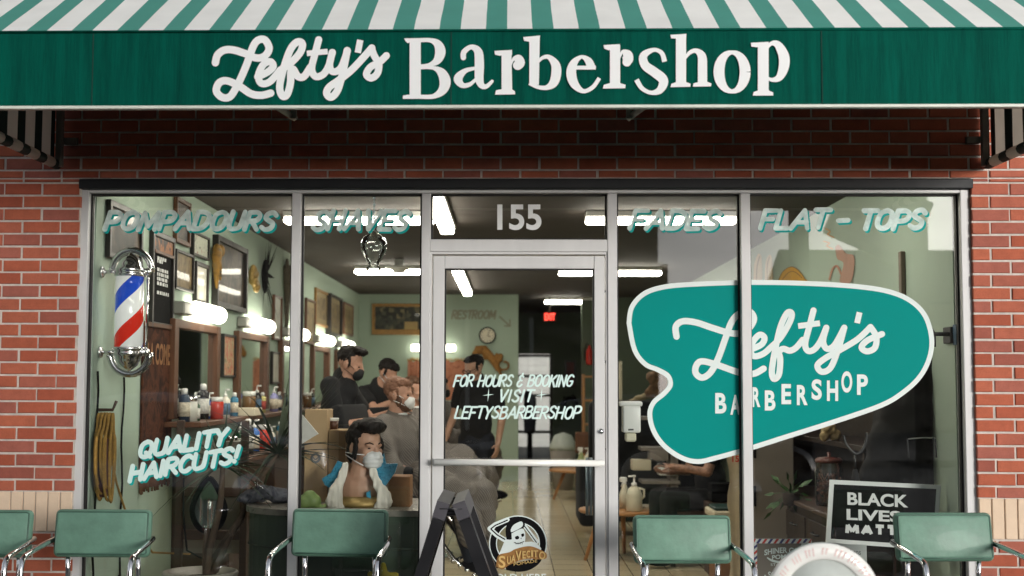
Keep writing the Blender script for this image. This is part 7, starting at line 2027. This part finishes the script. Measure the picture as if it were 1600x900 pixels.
b = MB(); b.box(v_.x + .5, v_.x + 1.6, -10.8, -10.2, 3.3, 4.15, .02, rot=Matrix.Rotation(R(24), 3, 'Y')); b.box(v_.x + .11, v_.x + .7, -10.53, -10.47, 3.9, 4.0); b.build('sign_box', M('grey_sign_box', (110, 106, 104), .6), t)

def parked_car(x, y, label, paint):
    t = thing('parked_car', label, 'car', (x, y, -.13)); z = -.13
    prof = [(-2.2, .35), (-2.25, .62), (-2.1, .85), (-1.5, .95), (-.75, 1.42), (.55, 1.46), (1.35, 1.02), (2.05, .88), (2.22, .65), (2.2, .35)]
    pc_ = catmull(prof, 4); b = MB(); NN = len(pc_)
    secs = []
    for wy, sc_2 in ((-.86, .90), (-.80, .97), (0, 1.0), (.80, .97), (.86, .90)):
        secs.append([(x + px_ * (.97 if abs(wy) > .84 else 1), y + wy * (1 if pz_ < .95 else .80), z + .30 + (pz_ - .30) * sc_2) for px_, pz_ in pc_])
    vs = [p for s_ in secs for p in s_]; fs_ = [[a_ * NN + k, a_ * NN + k + 1, (a_ + 1) * NN + k + 1, (a_ + 1) * NN + k] for a_ in range(4) for k in range(NN - 1)]
    fs_ += [list(range(NN)), [4 * NN + k for k in range(NN)][::-1], [a_ * NN for a_ in range(5)], [a_ * NN + NN - 1 for a_ in range(5)][::-1]]
    b.add(vs, fs_, 0, True); b.build('body', paint, t)
    for sg in (-1, 1):
        g_ = MB(); g_.prism([(x - .95, y + sg * .80, z + 1.0), (x - .62, y + sg * .72, z + 1.34), (x + .5, y + sg * .72, z + 1.37), (x + 1.05, y + sg * .80, z + 1.0)], (0, sg * .012, 0)); g_.build('side_window', MATS['dark_window'], t)
    for px_ in (-1.38, 1.38):
        for sg in (-1, 1):
            w_ = MB(); w_.lathe([(0, -.1), (.30, -.1), (.33, -.06), (.33, .06), (.30, .1), (0, .1)], (x + px_, y + sg * .80, z + .33), 24, rot=Matrix.Rotation(R(90), 3, 'X')); o = w_.build('wheel', NEARBLACK, t)
            r__ = MB(); r__.lathe([(0, -.108), (.19, -.108), (.2, -.10), (.2, .10), (.19, .108), (0, .108)], (x + px_, y + sg * .80, z + .33), 20, rot=Matrix.Rotation(R(90), 3, 'X')); r__.build('rim', CHROME, o)
cp_ = mir(270, 660, 9.0)
parked_car(cp_.x - .3, -9.3, 'silver car parked in the street mirrored in the first window', M('silver_car_paint', (196, 198, 202), .2, .3, coat=1))
parked_car(cp_.x + 5.6, -9.4, 'dark grey car parked in the street mirrored in the door glass', M('dark_car_paint', (52, 54, 58), .2, .5, coat=1))
